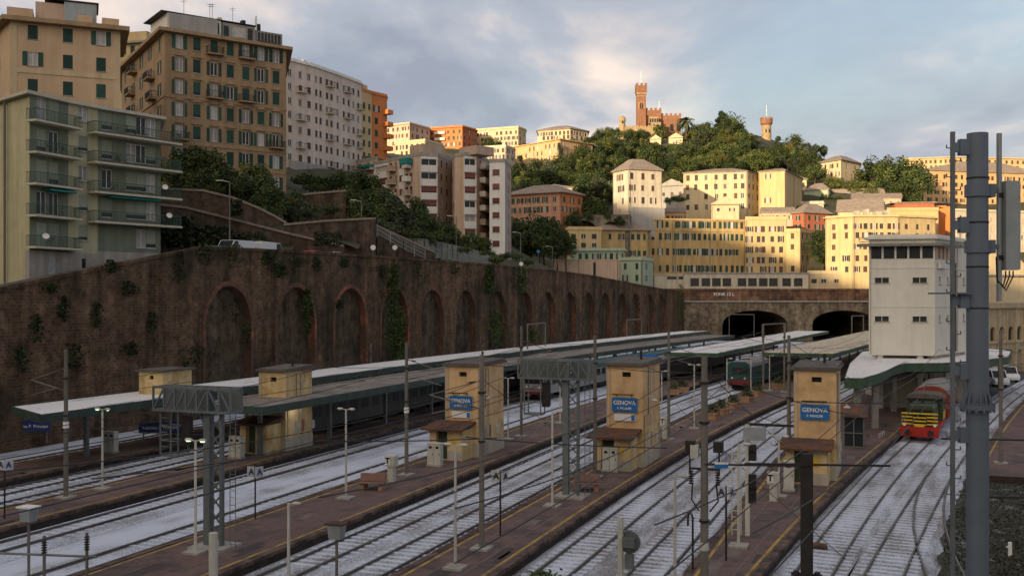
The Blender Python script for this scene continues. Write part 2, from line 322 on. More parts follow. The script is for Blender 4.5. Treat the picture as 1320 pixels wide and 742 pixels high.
M['mast_blue'] = mat('mast_blue', (.15,.182,.225), .5, .1, 1.5, metal=.25, streak=.18)
M['galv'] = mat('galv', (.33,.36,.37), .5, .12, 2, metal=.3, streak=.15)
M['lamp_white'] = mat('lamp_white', (.52,.51,.46), .6, .12, 2, streak=.2)
M['sign_plate'] = mat('sign_plate', (.46,.47,.48), .6, .1, 3)
M['blind_red'] = mat('blind_red', (.17,.062,.05), .7, .15, 3, objrand=.3)
M['wire'] = mat('wire', (.03,.028,.026), .6, .1, 2)
M['sign_blue'] = mat('sign_blue', (.02,.15,.42), .45, .12, 3)
M['sign_navy'] = mat('sign_navy', (.02,.04,.16), .5, .12, 3)
M['sign_white'] = mat('sign_white', (.72,.72,.72), .5, .06, 3)
M['black'] = mat('black', (.012,.012,.012), .6, .2, 3)
M['red'] = mat('red', (.40,.024,.016), .55, .2, 3, streak=.25)
M['wagon_red'] = mat('wagon_red', (.30,.04,.025), .7, .25, 1.5, streak=.35)
M['train_red'] = mat('train_red', (.17,.02,.018), .6, .2, 3)
M['loco_yellow'] = mat('loco_yellow', (.62,.40,.03), .5, .12, 3)
M['loco_dark'] = mat('loco_dark', (.045,.065,.035), .6, .2, 2)
M['loco_teal'] = mat('loco_teal', (.015,.06,.055), .5, .12, 2)
M['coach_grey'] = mat('coach_grey', (.105,.11,.11), .5, .12, 1.5, streak=.2)
M['coach_white'] = mat('coach_white', (.30,.30,.29), .5, .08, 2, streak=.15)
M['bench_wood'] = mat('bench_wood', (.27,.16,.125), .8, .2, 4)
M['bark'] = mat('bark', (.085,.06,.045), .95, .3, 3, bump=.5)
M['pot'] = mat('pot', (.36,.21,.13), .9, .15, 3)
M['tyre'] = mat('tyre', (.015,.015,.015), .9, .1, 3)
M['car_white'] = mat('car_white', (.66,.67,.69), .25, .04, 2, spec=.5)
M['car_grey'] = mat('car_grey', (.2,.22,.25), .25, .05, 2, spec=.5)
M['car_red'] = mat('car_red', (.34,.04,.03), .25, .05, 2, spec=.5)
M['car_dark'] = mat('car_dark', (.04,.045,.055), .25, .05, 2, spec=.5)
M['earth'] = mat('earth', (.10,.085,.06), .95, .3, .25, dark=(.05,.055,.028), dscale=.12, damt=.9, bump=.5)
M['verge'] = mat('verge', (.032,.040,.024), .95, .65, 5, dark=(.05,.044,.034), dscale=1.3, damt=.75, bump=1)
M['verge_ground'] = mat_snow('verge_ground', .20, snow=(.30,.32,.34), stone=(.042,.042,.030), fine=4, stretch=False)
M['road'] = mat('road', (.07,.07,.07), .9, .2, 1.5)
M['ground'] = mat('ground', (.12,.11,.10), .95, .25, .3)
M['brick_wall'] = mat_brick('brick_wall', (.195,.112,.064), (.105,.064,.040), (.17,.125,.085), HD-R(90)+0, .5, .26, patch=(.080,.058,.038), grime=.55)
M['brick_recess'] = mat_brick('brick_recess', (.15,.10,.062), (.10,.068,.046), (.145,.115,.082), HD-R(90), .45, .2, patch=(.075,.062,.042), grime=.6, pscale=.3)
M['stone_wall'] = mat_brick('stone_wall', (.15,.092,.06), (.105,.068,.047), (.14,.10,.078), 0, .6, .28, patch=(.095,.072,.05), grime=.55)
M['portal_stone'] = mat_brick('portal_stone', (.26,.195,.135), (.18,.14,.10), (.22,.18,.14), 0, .8, .4, patch=(.31,.26,.19), grime=.6, pscale=.2)
M['portal_band'] = mat('portal_band', (.25,.14,.085), .95, .3, .8, streak=.35, dark=(.10,.06,.045), dscale=.3, damt=.6)
M['station_stone'] = mat('station_stone', (.46,.37,.24), .9, .15, .6, streak=.25)
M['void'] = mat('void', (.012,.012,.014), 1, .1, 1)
M['chimney_white'] = mat('chimney_white', (.7,.7,.68), .6, .05, 2)
M['flagpole'] = mat('flagpole', (.75,.73,.68), .5, .05, 2)
M['fence_mesh'] = mat('fence_mesh', (.30,.33,.31), .8, .2, 2)
M['lamp_lit'] = mat_emit('lamp_lit', (1.0, .98, .92), 6.0)
M['lamp_green'] = mat_emit('lamp_green', (.72, 1.0, .5), 1.6)
def leafmat(name, col, objrand=.3):
    m = mat(name, col, .75, .35, .5, objrand=objrand, spec=.15)
    b = m.node_tree.nodes['Principled BSDF']
    return m
M['leaf_a'] = leafmat('leaf_a', (.062,.083,.026)); M['leaf_b'] = leafmat('leaf_b', (.108,.120,.036)); M['leaf_c'] = leafmat('leaf_c', (.036,.055,.022))
M['leaf_d'] = leafmat('leaf_d', (.13,.08,.025)); M['leaf_pine'] = leafmat('leaf_pine', (.026,.045,.02)); M['leaf_pine2'] = leafmat('leaf_pine2', (.045,.065,.028))
M['leaf_grey'] = leafmat('leaf_grey', (.07,.08,.05))
M['ivy'] = leafmat('ivy', (.04,.075,.02)); M['ivy2'] = leafmat('ivy2', (.065,.10,.025))
M['scrub'] = leafmat('scrub', (.033,.036,.022))

# ================================================================== STRUCTURE
LINES['p4r'] = lambda t: (-5.25+.075*(t-42.7)+.0008*max(t-42.7, 0)**2) if t < 90 else (-5.25+.075*47.3+.0008*47.3**2+.10*(t-90))
LINES['r1'] = lambda t: LINES['p4r'](t)+1.75
LINES['r2'] = lambda t: -.66+.1*(t-44.5)+.00055*max(t-44.5, 0)**2
def frange(a, b, s):
    n = max(1, int(round((b-a)/s))); return [a+(b-a)*i/n for i in range(n+1)]
def wput(mb, name, mats, root, **k):            # a part written in world coordinates under an unrotated root
    return mb.build(name, mats, root, loc=-Vector(root.location), **k)
def strip(mb, ln, rn, ts, z, mi=0):
    for a, b in zip(ts, ts[1:]):
        q = [TN(a, ln(a)), TN(a, rn(a)), TN(b, rn(b)), TN(b, ln(b))]
        mb.face([(p.x, p.y, z) for p in q], mi)

g = MB(); g.face([(-3000,-1500,-.4),(3000,-1500,-.4),(3000,3500,-.4),(-3000,3500,-.4)]); tag(g.build('ground', M['ground']), kind='structure')
b = MB(); strip(b, lambda t: wall_n(t)-1, lambda t: LINES['r2'](t)+3.2, frange(0, 286, 8), 0); tag(b.build('track_bed', M['snow_bed']), kind='structure')

# ---- platforms
def platform(l, r, t0, t1, yl=True, ins=.35):
    L_, R_ = LINES[l], LINES[r]; ts = frange(t0, t1, 4)
    b = MB(); H = .55
    strip(b, L_, R_, ts, H, 0)
    for fn in (L_, R_):
        for a, c in zip(ts, ts[1:]):
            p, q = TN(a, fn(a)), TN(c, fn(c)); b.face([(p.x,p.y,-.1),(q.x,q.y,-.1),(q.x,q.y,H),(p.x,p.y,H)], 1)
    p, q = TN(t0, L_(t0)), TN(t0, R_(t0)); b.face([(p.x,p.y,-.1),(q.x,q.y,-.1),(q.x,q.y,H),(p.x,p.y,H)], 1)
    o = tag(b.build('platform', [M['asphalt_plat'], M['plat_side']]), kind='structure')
    for fn, s in ((L_, 1), (R_, -1)):
        c = MB()
        for a, d in zip(ts, ts[1:]):              # coping stones, each course a little uneven
            for k in range(3):
                u0 = a+(d-a)*k/3+.02; u1 = a+(d-a)*(k+1)/3-.02; j = random.uniform(-.05, .03); h = H+.03+random.uniform(-.012, .012)
                pts = [TN(u0, fn(u0)-s*(.06+j)), TN(u1, fn(u1)-s*(.06+j)), TN(u1, fn(u1)+s*.28), TN(u0, fn(u0)+s*.28)]
                c.prism([(p.x, p.y) for p in pts], H-.14, h)
        c.build('coping', M['coping'], o)
        if yl:
            y = MB(); strip(y, lambda t: fn(t)+s*(ins+.05), lambda t: fn(t)+s*(ins+.19), ts, H+.006); y.build('yellow_line', M['yellow_line'], o)
    for f_ in (.33, .66):                           # paving seams, slightly worn
        y = MB()
        for a, c in zip(ts, ts[1:]):
            q = [TN(a, L_(a)+(R_(a)-L_(a))*f_-.02), TN(a, L_(a)+(R_(a)-L_(a))*f_+.03), TN(c-.1, L_(c)+(R_(c)-L_(c))*f_+.03), TN(c-.1, L_(c)+(R_(c)-L_(c))*f_-.02)]; y.face([(p.x,p.y,H+.005) for p in q])
        tag(y.build('paving_seam', M['seam'], o), kind='stuff')
    y = MB(); rnd = random.Random(int(t1*7))
    for _ in range(26):
        t = rnd.uniform(t0, min(t1, 120)); f_ = rnd.uniform(.15, .8); x = L_(t)+(R_(t)-L_(t))*f_; l_, w_ = rnd.uniform(.5, 3.5), rnd.uniform(.3, .9)
        q = [TN(t, x), TN(t, x+w_), TN(t+l_, x+w_), TN(t+l_, x)]; y.face([(p.x,p.y,H+.0035) for p in q], rnd.randrange(2))
    tag(y.build('paving_patch', [M['patch_dark'], M['patch_pale']], o), kind='stuff')
    return o
M['seam'] = mat('seam', (.17,.135,.125), .9, .4, 3); M['patch_dark'] = mat('patch_dark', (.062,.050,.050), .9, .25, 2); M['patch_pale'] = mat('patch_pale', (.16,.125,.115), .9, .25, 2)
platform('p0l', 'p0r', 20, 236); platform('p1l', 'p1r', 14, 250); platform('p2l', 'p2r', 14, 250)
platform('p3l', 'p3r', 18, 250); platform('p4l', 'p4r', 24, 235)
LINES['p5l'] = lambda t: LINES['r2'](t)+2.0; LINES['p5r'] = lambda t: LINES['r2'](t)+12
platform('p5l', 'p5r', 71, 150)
v_ = MB()
vp = [G(u, v, .03) for u, v in ((1198,790),(1209,765),(1203,750),(1214,736),(1207,722),(1218,710),(1211,696),(1221,684),(1214,670),(1226,658),(1223,648),(1234,638),(1236,628),(1246,617),(1256,606),(1268,599),(1283,588))]+[Vector((60, 78, .12)), Vector((60, 25, .12)), Vector((20, 25, .12))]
v_.face([(p.x, p.y, .12+.15*mnoise.noise(p)) for p in vp]); tag(v_.build('verge', M['verge_ground']), kind='structure')
yd = MB(); strip(yd, lambda t: LINES['r1'](t)+2.4, lambda t: LINES['r2'](t)-2.2, frange(128, 240, 8), .05); strip(yd, lambda t: LINES['r2'](t)+3, lambda t: 140, frange(150, 280, 10), .05)
tag(yd.build('station_yard', M['road']), kind='structure')

# ---- railway tracks: ballast, two rails, sleepers
sl_me = MB(); sl_me.box(-1.25, 1.25, -.125, .125, 0, .11); SLEEP = sl_me.mesh('sleeper', M['sleeper'])
def heading(fn, t):
    p, q = TN(t-.5, fn(t-.5)), TN(t+.5, fn(t+.5)); return math.atan2(q.y-p.y, q.x-p.x)
def track(fn, t0, t1, label, ns=100, cover='ballast', s0=38):
    p = TN(s0, fn(s0)); root = thing('railway_track', label, 'railway track', (p.x, p.y, 0), group='railway tracks of the station')
    ts = frange(t0, t1, 5); b = MB()
    for a, c in zip(ts, ts[1:]):
        for (x0, z0), (x1, z1) in (((-1.9,.012),(-1.4,.15)), ((-1.4,.15),(1.4,.15)), ((1.4,.15),(1.9,.012))):
            q = [TN(a, fn(a)+x0), TN(a, fn(a)+x1), TN(c, fn(c)+x1), TN(c, fn(c)+x0)]
            b.face([(q[0].x,q[0].y,z0),(q[1].x,q[1].y,z1),(q[2].x,q[2].y,z1),(q[3].x,q[3].y,z0)])
    if cover: wput(b, 'ballast', M[cover], root)
    for s in (-1, 1):
        r = MB()
        for a, c in zip(ts, ts[1:]):
            for (w0, za, zb) in ((.14, .16, .18), (.03, .18, .25), (.07, .25, .285)):
                pa, pb = TN(a, fn(a)+s*.75), TN(c, fn(c)+s*.75); r.bar((pa.x,pa.y,(za+zb)/2), (pb.x,pb.y,(za+zb)/2), w0, zb-za)
        wput(r, 'rail', M['rail'], root)
    t = s0
    for i in range(ns):
        p = TN(t, fn(t)+random.uniform(-.04, .04)); put('sleeper', SLEEP, root, (p.x-root.location.x, p.y-root.location.y, .065+random.uniform(-.015, .015)), heading(fn, t)-math.pi/2); t += .66
    r = MB()
    while t < min(t1, 170) and ns:
        p = TN(t, fn(t)); h = heading(fn, t)-math.pi/2; c_, s_ = math.cos(h), math.sin(h)
        pts = [(p.x+x*c_-y*s_, p.y+x*s_+y*c_) for x, y in ((-1.25,-.12),(1.25,-.12),(1.25,.12),(-1.25,.12))]; r.prism(pts, .06, .178); t += .66
    if r.f: tag(wput(r, 'sleeper', M['sleeper'], root), kind='stuff')
    return root
Lf = LINES
track(lambda t: Lf['p0l'](t)-1.7, 20, 270, 'shadowed railway track closest to the foot of the brick arched wall', 40)
track(lambda t: Lf['p0r'](t)+1.65, 20, 286, 'snowy railway track beside the platform nearest the brick wall', 100)
track(lambda t: Lf['p1l'](t)-1.65, 20, 286, 'snowy railway track along the wall side of the brown roofed platform', 100)
track(lambda t: Lf['p1r'](t)+1.75, 15, 286, 'white snow covered railway track along the brown roofed platform with yellow lined edge', 100, 'ballast_snowy')
track(lambda t: Lf['p2l'](t)-1.75, 15, 286, 'snow covered railway track left of the leftmost tall orange sign tower', 100, 'ballast_snowy')
track(lambda t: Lf['p2r'](t)+1.7, 15, 286, 'railway track with snowy sleepers just right of the leftmost tall orange sign tower', 100)
track(lambda t: Lf['p3l'](t)-1.65, 15, 286, 'railway track with snowy sleepers just left of the middle orange sign tower', 100)
track(lambda t: Lf['p3r'](t)+1.7, 18, 286, 'railway track just right of the middle orange sign tower', 100)
track(lambda t: Lf['p4l'](t)-1.7, 22, 286, 'railway track just left of the rightmost orange sign tower', 100)
track(lambda t: Lf['r1'](t), 26, 230, 'railway track with clear sleepers leading to the yellow and red shunting engine', 100)
track(lambda t: Lf['r2'](t), 26, 165, 'rightmost railway track curving away past the big grey mast', 100)

track(lambda t: Lf['r2'](t)+(.0034*max(72-t, 0)**2 if t < 72 else 0), 40, 71, 'short diverging turnout track on the dark ballast beside the climbing ladder pole', 0, None, 40)
# ---- arched walls
def arch_wall(pos, s0, s1, ztop, zbot, arches, depth, step=4, n=18):
    """front face with arched openings, their reveals and a recessed back; pos(s, off, z) -> point, off > 0 behind the face"""
    front, back = MB(), MB()
    s = s0; segs = []
    for (c, h, zs, ri) in arches: segs.append((s, c-h)); s = c+h
    segs.append((s, s1))
    for a, b_ in segs:
        for x, y in zip(frange(a, b_, step), frange(a, b_, step)[1:]):
            zz = [zbot+(1)*k/3 for k in range(4)]
            front.face([pos(x,0,zbot), pos(y,0,zbot), pos(y,0,ztop(y)), pos(x,0,ztop(x))])
    for (c, h, zs, ri) in arches:
        out = [(c-h*math.cos(math.pi*k/n), zs+ri*math.sin(math.pi*k/n)) for k in range(n+1)]
        for (xa, za), (xb, zb) in zip(out, out[1:]):
            front.face([pos(xa,0,za), pos(xb,0,zb), pos(xb,0,ztop(xb)), pos(xa,0,ztop(xa))])
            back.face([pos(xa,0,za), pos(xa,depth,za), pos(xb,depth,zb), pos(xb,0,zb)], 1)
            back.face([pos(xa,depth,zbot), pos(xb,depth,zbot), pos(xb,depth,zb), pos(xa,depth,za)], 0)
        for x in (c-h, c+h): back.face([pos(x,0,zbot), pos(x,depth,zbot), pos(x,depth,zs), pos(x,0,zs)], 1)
    return front, back
_wt = [(30,9.5),(40,10.3),(57.8,12.4),(68,14.3),(82.2,16.75),(100,17.0),(120,17.2),(157,17.3),(185,17.1),(207,16.7),(248,15.0),(288,13.4),(300,13.2)]
def wall_top(t): return float(np.interp(t, [a for a, _ in _wt], [b for _, b in _wt]))
def wpos(t, off, z):
    p = TN(t, wall_n(t)-off); return (p.x, p.y, z)
def wall_t(u):
    ang = math.atan((u-660)/F); t = 64/math.tan(HD-ang)
    for _ in range(20): t = -wall_n(t)/math.tan(HD-ang)
    return t
arch_u = [295, 382, 452, 509, 557, 600, 641, 676, 706, 734, 758, 780, 801, 819, 837, 852]
arch_t = [wall_t(u) for u in arch_u]
p = TN(86, -64)
retw = thing('retaining_wall', 'huge brown brick retaining wall with a row of blind arches behind the station', 'wall', (p.x, p.y, 0))
arches = [(t, 3.75, 9.0, 4.15) for t in arch_t]
fr, bk = arch_wall(wpos, 22, 292, wall_top, -.3, arches, .85)
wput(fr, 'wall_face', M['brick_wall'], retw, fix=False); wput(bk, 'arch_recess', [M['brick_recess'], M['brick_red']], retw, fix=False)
cp = MB()
for a, c in zip(frange(22, 292, 4), frange(22, 292, 4)[1:]):
    cp.hexa([wpos(a,-.15,wall_top(a)), wpos(c,-.15,wall_top(c)), wpos(c,.5,wall_top(c)), wpos(a,.5,wall_top(a)), wpos(a,-.15,wall_top(a)+.3), wpos(c,-.15,wall_top(c)+.3), wpos(c,.5,wall_top(c)+.3), wpos(a,.5,wall_top(a)+.3)])
wput(cp, 'parapet', M['brick_wall'], retw)
for i, t in enumerate(arch_t):
    r = MB(); n = 14; h0, h1 = 3.72, 4.2; dz = .5
    zlow = [3.0, 3.0, 3.2, 4, 5, 6, 7, 8, 8.8][min(i, 8)]
    pi_ = [(t-h0, zlow)]+[(t-h0*math.cos(math.pi*k/n), 9+4.13*math.sin(math.pi*k/n)) for k in range(n+1)]+[(t+h0, zlow)]
    po_ = [(t-h1, zlow)]+[(t-h1*math.cos(math.pi*k/n), 9+(4.13+dz)*math.sin(math.pi*k/n)) for k in range(n+1)]+[(t+h1, zlow)]
    for k in range(len(pi_)-1):
        a, b_, c, d = pi_[k], pi_[k+1], po_[k+1], po_[k]
        r.hexa([wpos(*[a[0],.1,a[1]]), wpos(b_[0],.1,b_[1]), wpos(c[0],.1,c[1]), wpos(d[0],.1,d[1]), wpos(a[0],-.08,a[1]), wpos(b_[0],-.08,b_[1]), wpos(c[0],-.08,c[1]), wpos(d[0],-.08,d[1])])
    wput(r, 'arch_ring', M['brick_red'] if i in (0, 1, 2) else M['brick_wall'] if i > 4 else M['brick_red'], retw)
# ---- tunnel portal
PY = 292.0
def ppos(x, off, z): return (x, PY+off, z)
portal = thing('tunnel_portal', 'dark stone railway tunnel portal with two wide arches under a brown parapet', 'tunnel portal', (83, PY, 0))
fr, bk = arch_wall(ppos, 44, 150, lambda x: 11.0, -.3, [(70.3, 9.4, 4.7, 3.8), (96.2, 9.2, 4.7, 3.8)], 45)
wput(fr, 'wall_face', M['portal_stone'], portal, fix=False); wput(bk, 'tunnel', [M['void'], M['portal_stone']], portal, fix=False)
for cx in (70.3, 96.2):
    r = MB(); n = 18
    for k in range(n):
        a0, a1 = math.pi*k/n, math.pi*(k+1)/n; q = []
        for off in (.1, -.18):
            for (a, h, ri) in ((a0, 9.25, 3.75), (a1, 9.25, 3.75), (a1, 10.1, 4.65), (a0, 10.1, 4.65)): q.append(ppos(cx-h*math.cos(a), off, 4.7+ri*math.sin(a)))
        r.hexa(q)
    wput(r, 'arch_ring', M['portal_stone'], portal)
r = MB(); r.box(44, 150, PY-.45, PY+1, 10.85, 11.25); wput(r, 'ledge', M['concrete'], portal)
r = MB(); r.box(44, 150, PY-.15, PY+12, 11.25, 14.3); wput(r, 'parapet', M['portal_band'], portal)
r = MB(); r.box(44, 150, PY-.4, PY+12.2, 14.3, 14.75); wput(r, 'cornice', M['portal_band'], portal)
tm = text_mesh('FONK 12 L', 1.25, M['sign_white'], .02, .02); put('graffiti_lettering', tm, portal, (921/1.0*0+ (933-660)/F*PY-83, -.2, 13.1))

# ---- canopies
def canopy(label, l, r, t0, t1, z, top, fasc, el=.3, er=.3, skew=0, dip=.0, cols=9.5, lampside=1, thick=.55, group='platform canopies'):
    L_, R_ = LINES[l], LINES[r]
    p = TN(t0, (L_(t0)+R_(t0))/2); root = thing('platform_canopy', label, 'canopy', (p.x, p.y, 0), group=group)
    ts = frange(t0, t1, 6)
    def cross(t, first):
        a, c = L_(t)-el, R_(t)+er
        tt = [t-skew*k if first else t for k in (0, .5, 1)]
        return [TN(tt[0], a), TN(tt[1], (a+c)/2), TN(tt[2], c)]
    top_, und, fas = MB(), MB(), MB()
    for i, (ta, tb) in enumerate(zip(ts, ts[1:])):
        A, B = cross(ta, i == 0), cross(tb, False)
        zz = [z, z+dip, z]
        for k in (0, 1):
            top_.face([(A[k].x,A[k].y,zz[k]), (A[k+1].x,A[k+1].y,zz[k+1]), (B[k+1].x,B[k+1].y,zz[k+1]), (B[k].x,B[k].y,zz[k])])
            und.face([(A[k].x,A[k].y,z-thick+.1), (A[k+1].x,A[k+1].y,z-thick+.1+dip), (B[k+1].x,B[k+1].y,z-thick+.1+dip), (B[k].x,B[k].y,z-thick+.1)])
        for k in (0, 2): fas.bar((A[k].x,A[k].y,z-thick/2+.02), (B[k].x,B[k].y,z-thick/2+.02), .12, thick)
        if i == 0:
            for k in (0, 1): fas.bar((A[k].x,A[k].y,z-thick/2+.02), (A[k+1].x,A[k+1].y,z-thick/2+.02), .12, thick)
        if i == len(ts)-2:
            for k in (0, 1): fas.bar((B[k].x,B[k].y,z-thick/2+.02), (B[k+1].x,B[k+1].y,z-thick/2+.02), .12, thick)
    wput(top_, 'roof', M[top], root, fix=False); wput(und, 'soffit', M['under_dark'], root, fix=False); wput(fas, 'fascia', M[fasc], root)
    cm = MB(); cm.bar((0,0,.5),(0,0,z-.45),.28,.28); cm.bar((-.9,0,z-.85),(.9,0,z-.5),.16,.2); cm.bar((.9,0,z-.86),(-.9,0,z-.5),.16,.2); cme = cm.mesh('column', M['metal_grey'])
    lm = MB(); lm.box(-.09,.09,-.6,.6,-.05,.05); lme = lm.mesh('lamp', M['lamp_lit'])
    t = t0+4; i = 0
    while t < min(t1-2, 200):
        p = TN(t, (L_(t)+R_(t))/2); put('column', cme, root, (p.x-root.location.x, p.y-root.location.y, 0), -HD)
        if i % 2 == 0 and lampside:
            p = TN(t+3, R_(t+3)-.6); put('lamp', lme, root, (p.x-root.location.x, p.y-root.location.y, z-thick-.02), -HD)
        t += cols; i += 1
    if top in ('snow_roof', 'thin_snow_roof'):
        sn = MB()                                    # ragged lip of snow on the roof edge
        for a, c in zip(frange(t0+1, t1-1, 2.2), frange(t0+1, t1-1, 2.2)[1:]):
            if random.random() < .75:
                w = random.uniform(.5, 1.6); h = random.uniform(.05, .14)
                q = [TN(a, R_(a)+er-.02), TN(c, R_(c)+er-.02), TN(c-.1, R_(c)+er-w), TN(a+.1, R_(a)+er-w)]; sn.prism([(p.x,p.y) for p in q], z, z+h)
        tag(wput(sn, 'snow_layer', M[top], root), kind='stuff')
    return root
canopy('long canopy with white snow on top and teal edge nearest the brick wall', 'p0l', 'p0r', 52.4, 232, 4.4, 'snow_roof', 'fascia_teal', skew=3, er=.7)
canopy('long canopy with dull brown roof beside the wall side snow canopy', 'p1l', 'p1r', 57.5, 205, 4.5, 'canopy_brown', 'fascia_teal', er=1.0, el=.8)
canopy('green edged canopy with pale snow on its roof, left of the tan roofed canopy', 'p2l', 'p2r', 137, 240, 4.45, 'snow_roof', 'fascia_green', dip=-.0, er=1.5, el=.3)
canopy('green edged canopy with thin tan snow on its roof beside the white control tower', 'p3l', 'p3r', 141, 246, 4.45, 'thin_snow_roof', 'fascia_green', er=.6, el=1.2)
# the curved station canopy round the foot of the control tower
CZ = 5.2
p = XY(1180, 103)
c5 = thing('station_canopy', 'curved white roofed station canopy with deep green edge around the white tower', 'canopy', (p.x, p.y, 0))
pl = [G(u, v, CZ) for u, v in ((1089,487),(1112,489),(1134,485),(1150,477),(1168,472),(1215,471),(1262,467),(1300,461),(1304,452),(1250,447),(1170,447),(1112,453),(1096,468))]
hi = [0, .1, .25, .35, .3, .25, .2, .1, 0, 0, 0, 0, 0]
m_ = MB(); cx = sum(q.x for q in pl)/len(pl); cy = sum(q.y for q in pl)/len(pl)
inn = [Vector((cx+(q.x-cx)*.55, cy+(q.y-cy)*.55, CZ+.5)) for q in pl]
for i in range(len(pl)):
    j = (i+1) % len(pl); a, b_ = pl[i], pl[j]
    m_.face([(a.x,a.y,CZ+hi[i]), (b_.x,b_.y,CZ+hi[j]), inn[j], inn[i]]); 
m_.face(inn); wput(m_, 'roof', M['snow_roof'], c5, fix=False)
m_ = MB()
for i in range(len(pl)):
    j = (i+1) % len(pl); a, b_ = pl[i], pl[j]; m_.hexa([(a.x,a.y,CZ-.85+hi[i]),(b_.x,b_.y,CZ-.85+hi[j]),(b_.x,b_.y+.12,CZ-.85+hi[j]),(a.x,a.y+.12,CZ-.85+hi[i]),(a.x,a.y,CZ+.02+hi[i]),(b_.x,b_.y,CZ+.02+hi[j]),(b_.x,b_.y+.12,CZ+.02+hi[j]),(a.x,a.y+.12,CZ+.02+hi[i])])
wput(m_, 'fascia', M['fascia_green'], c5)
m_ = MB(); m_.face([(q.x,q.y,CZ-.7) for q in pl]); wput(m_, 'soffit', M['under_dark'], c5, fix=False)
for u, d in ((1105,86),(1128,88),(1152,101),(1200,110),(1250,114),(1290,120)):
    q = XY(u, d); m_ = MB(); m_.bar((q.x,q.y,.3),(q.x,q.y,CZ-.6),.45,.45); wput(m_, 'column', M['concrete'], c5)
m_ = MB(); q0, q1 = XY(1148,112), XY(1275,117); m_.hexa([(q0.x,q0.y,.2),(q1.x,q1.y,.2),(q1.x,q1.y+8,.2),(q0.x,q0.y+8,.2),(q0.x,q0.y,CZ-.75),(q1.x,q1.y,CZ-.75),(q1.x,q1.y+8,CZ-.75),(q0.x,q0.y+8,CZ-.75)])
wput(m_, 'wall', M['hut_base'], c5)
for u in (1163, 1177, 1192, 1222, 1240):
    q = XY(u, 112.5); m_ = MB(); m_.box(q.x-.5,q.x+.5,q.y-.75+(u-1148)*.04,q.y-.4+(u-1148)*.04,.6,2.9); wput(m_, 'door', M['shutter_brown'], c5)

# ---- hillside terrain by thin plate spline through surveyed points
ctl = []
for t in (20, 40, 58, 68, 82, 100, 120, 157, 185, 207, 248, 288):
    for off in (2, 12):
        q = TN(t, wall_n(t)-off); ctl.append((q.x, q.y, wall_top(t)-1.7))
for u, v, d in ((0,378,93),(38,372,96),(100,362,100),(170,345,106),(0,365,118),(80,345,118),(-60,320,140),(100,290,125),(250,243,130),(310,252,132),(370,285,135),(430,283,136),(480,283,138),(-100,250,200),(160,240,168),(270,250,150),(369,250,160),(420,232,212),
  (470,225,232),(482,200,282),(380,205,262),(300,180,300),(520,300,172),(560,318,185),(620,325,205),(650,322,210),(700,345,230),(760,358,262),(470,262,205),(540,250,250),(600,250,260),
  (520,200,400),(580,195,430),(640,195,450),(640,230,400),(560,205,370),(500,205,390),(700,215,415),(750,215,405),(690,250,350),(690,295,318),(755,280,326),(700,322,296),(660,330,280),(745,345,304),(780,376,312),(850,376,314),(910,376,316),(960,378,310),(1010,378,310),(800,378,300),(880,378,302),(720,352,290),(700,352,260),(760,358,275),(790,278,336),(850,285,340),(700,270,350),(800,235,400),(790,180,500),(830,178,505),(880,178,510),(900,190,470),(850,215,440),(860,283,362),(980,278,360),(1035,275,365),(940,168,520),(990,183,540),(1030,200,500),(930,215,440),(1060,235,430),(1110,235,430),(1080,250,400),(1150,250,410),(1190,262,400),(1240,292,410),(1320,280,420),(1100,300,350),(1160,300,350),(1260,345,340),(1320,345,340),(1040,300,335),(960,300,345),(1064,372,312),(1150,372,312),(1240,365,300),(1320,365,300),(900,372,322),(1000,372,322),(820,374,300),
  (660,235,700),(900,235,800),(1100,240,700),(400,235,650),(1300,250,650),(1000,240,620),(850,230,620),(200,260,400),(0,240,400),(-100,220,300),(1180,235,520),(1330,240,540)):
    q = P(u, v, d); ctl.append((q.x, q.y, q.z))
ctl = np.array(ctl)
def _tps(A, B):
    r2 = ((A[:,None,:2]-B[None,:,:2])**2).sum(2)/1e4; return np.where(r2 > 0, r2*np.log(r2+1e-12), 0)
_n = len(ctl); K = _tps(ctl, ctl)+np.eye(_n)*.01; Pm = np.c_[np.ones(_n), ctl[:,:2]/100]
_A = np.block([[K, Pm], [Pm.T, np.zeros((3,3))]]); _s = np.linalg.solve(_A, np.r_[ctl[:,2], 0, 0, 0])
def terr(x, y):
    q = np.array([[x, y]]); return float((_tps(q, ctl)@_s[:_n])[0]+_s[_n]+_s[_n+1]*x/100+_s[_n+2]*y/100)
xs = np.arange(-300, 460, 7.0); ys = np.arange(40, 820, 7.0)
XX, YY = np.meshgrid(xs, ys, indexing='ij'); Q = np.c_[XX.ravel(), YY.ravel()]
ZZ = (_tps(Q, ctl)@_s[:_n]+_s[_n]+_s[_n+1]*Q[:,0]/100+_s[_n+2]*Q[:,1]/100)
tb = MB(); ok = np.zeros(len(Q), bool)
for i, (x, y) in enumerate(Q):
    t, n = tn((x, y)); inside_station = (n > wall_n(t)-1.5 and y < PY+3) or t < 10
    ok[i] = not inside_station
    z = ZZ[i]+1.2*mnoise.noise(Vector((x*.05, y*.05, 0)))*(1 if y > 130 else .3)
    tb.v.append((x, y, min(max(z, 2), 130)))
ny = len(ys)
for i in range(len(xs)-1):
    for j in range(ny-1):
        q = (i*ny+j, (i+1)*ny+j, (i+1)*ny+j+1, i*ny+j+1)
        if all(ok[k] for k in q): tb.f.append(q); tb.m.append(0)
ho = tag(tb.build('hillside', M['earth'], smooth=True), kind='structure')
# street on top of the big wall
b = MB()
for a, c in zip(frange(22, 290, 4), frange(22, 290, 4)[1:]):
    b.face([wpos(a,.4,wall_top(a)-.85), wpos(c,.4,wall_top(c)-.85), wpos(c,9,wall_top(c)-.85), wpos(a,9,wall_top(a)-.85)])
tag(b.build('street', M['road'], fix=False), kind='structure')
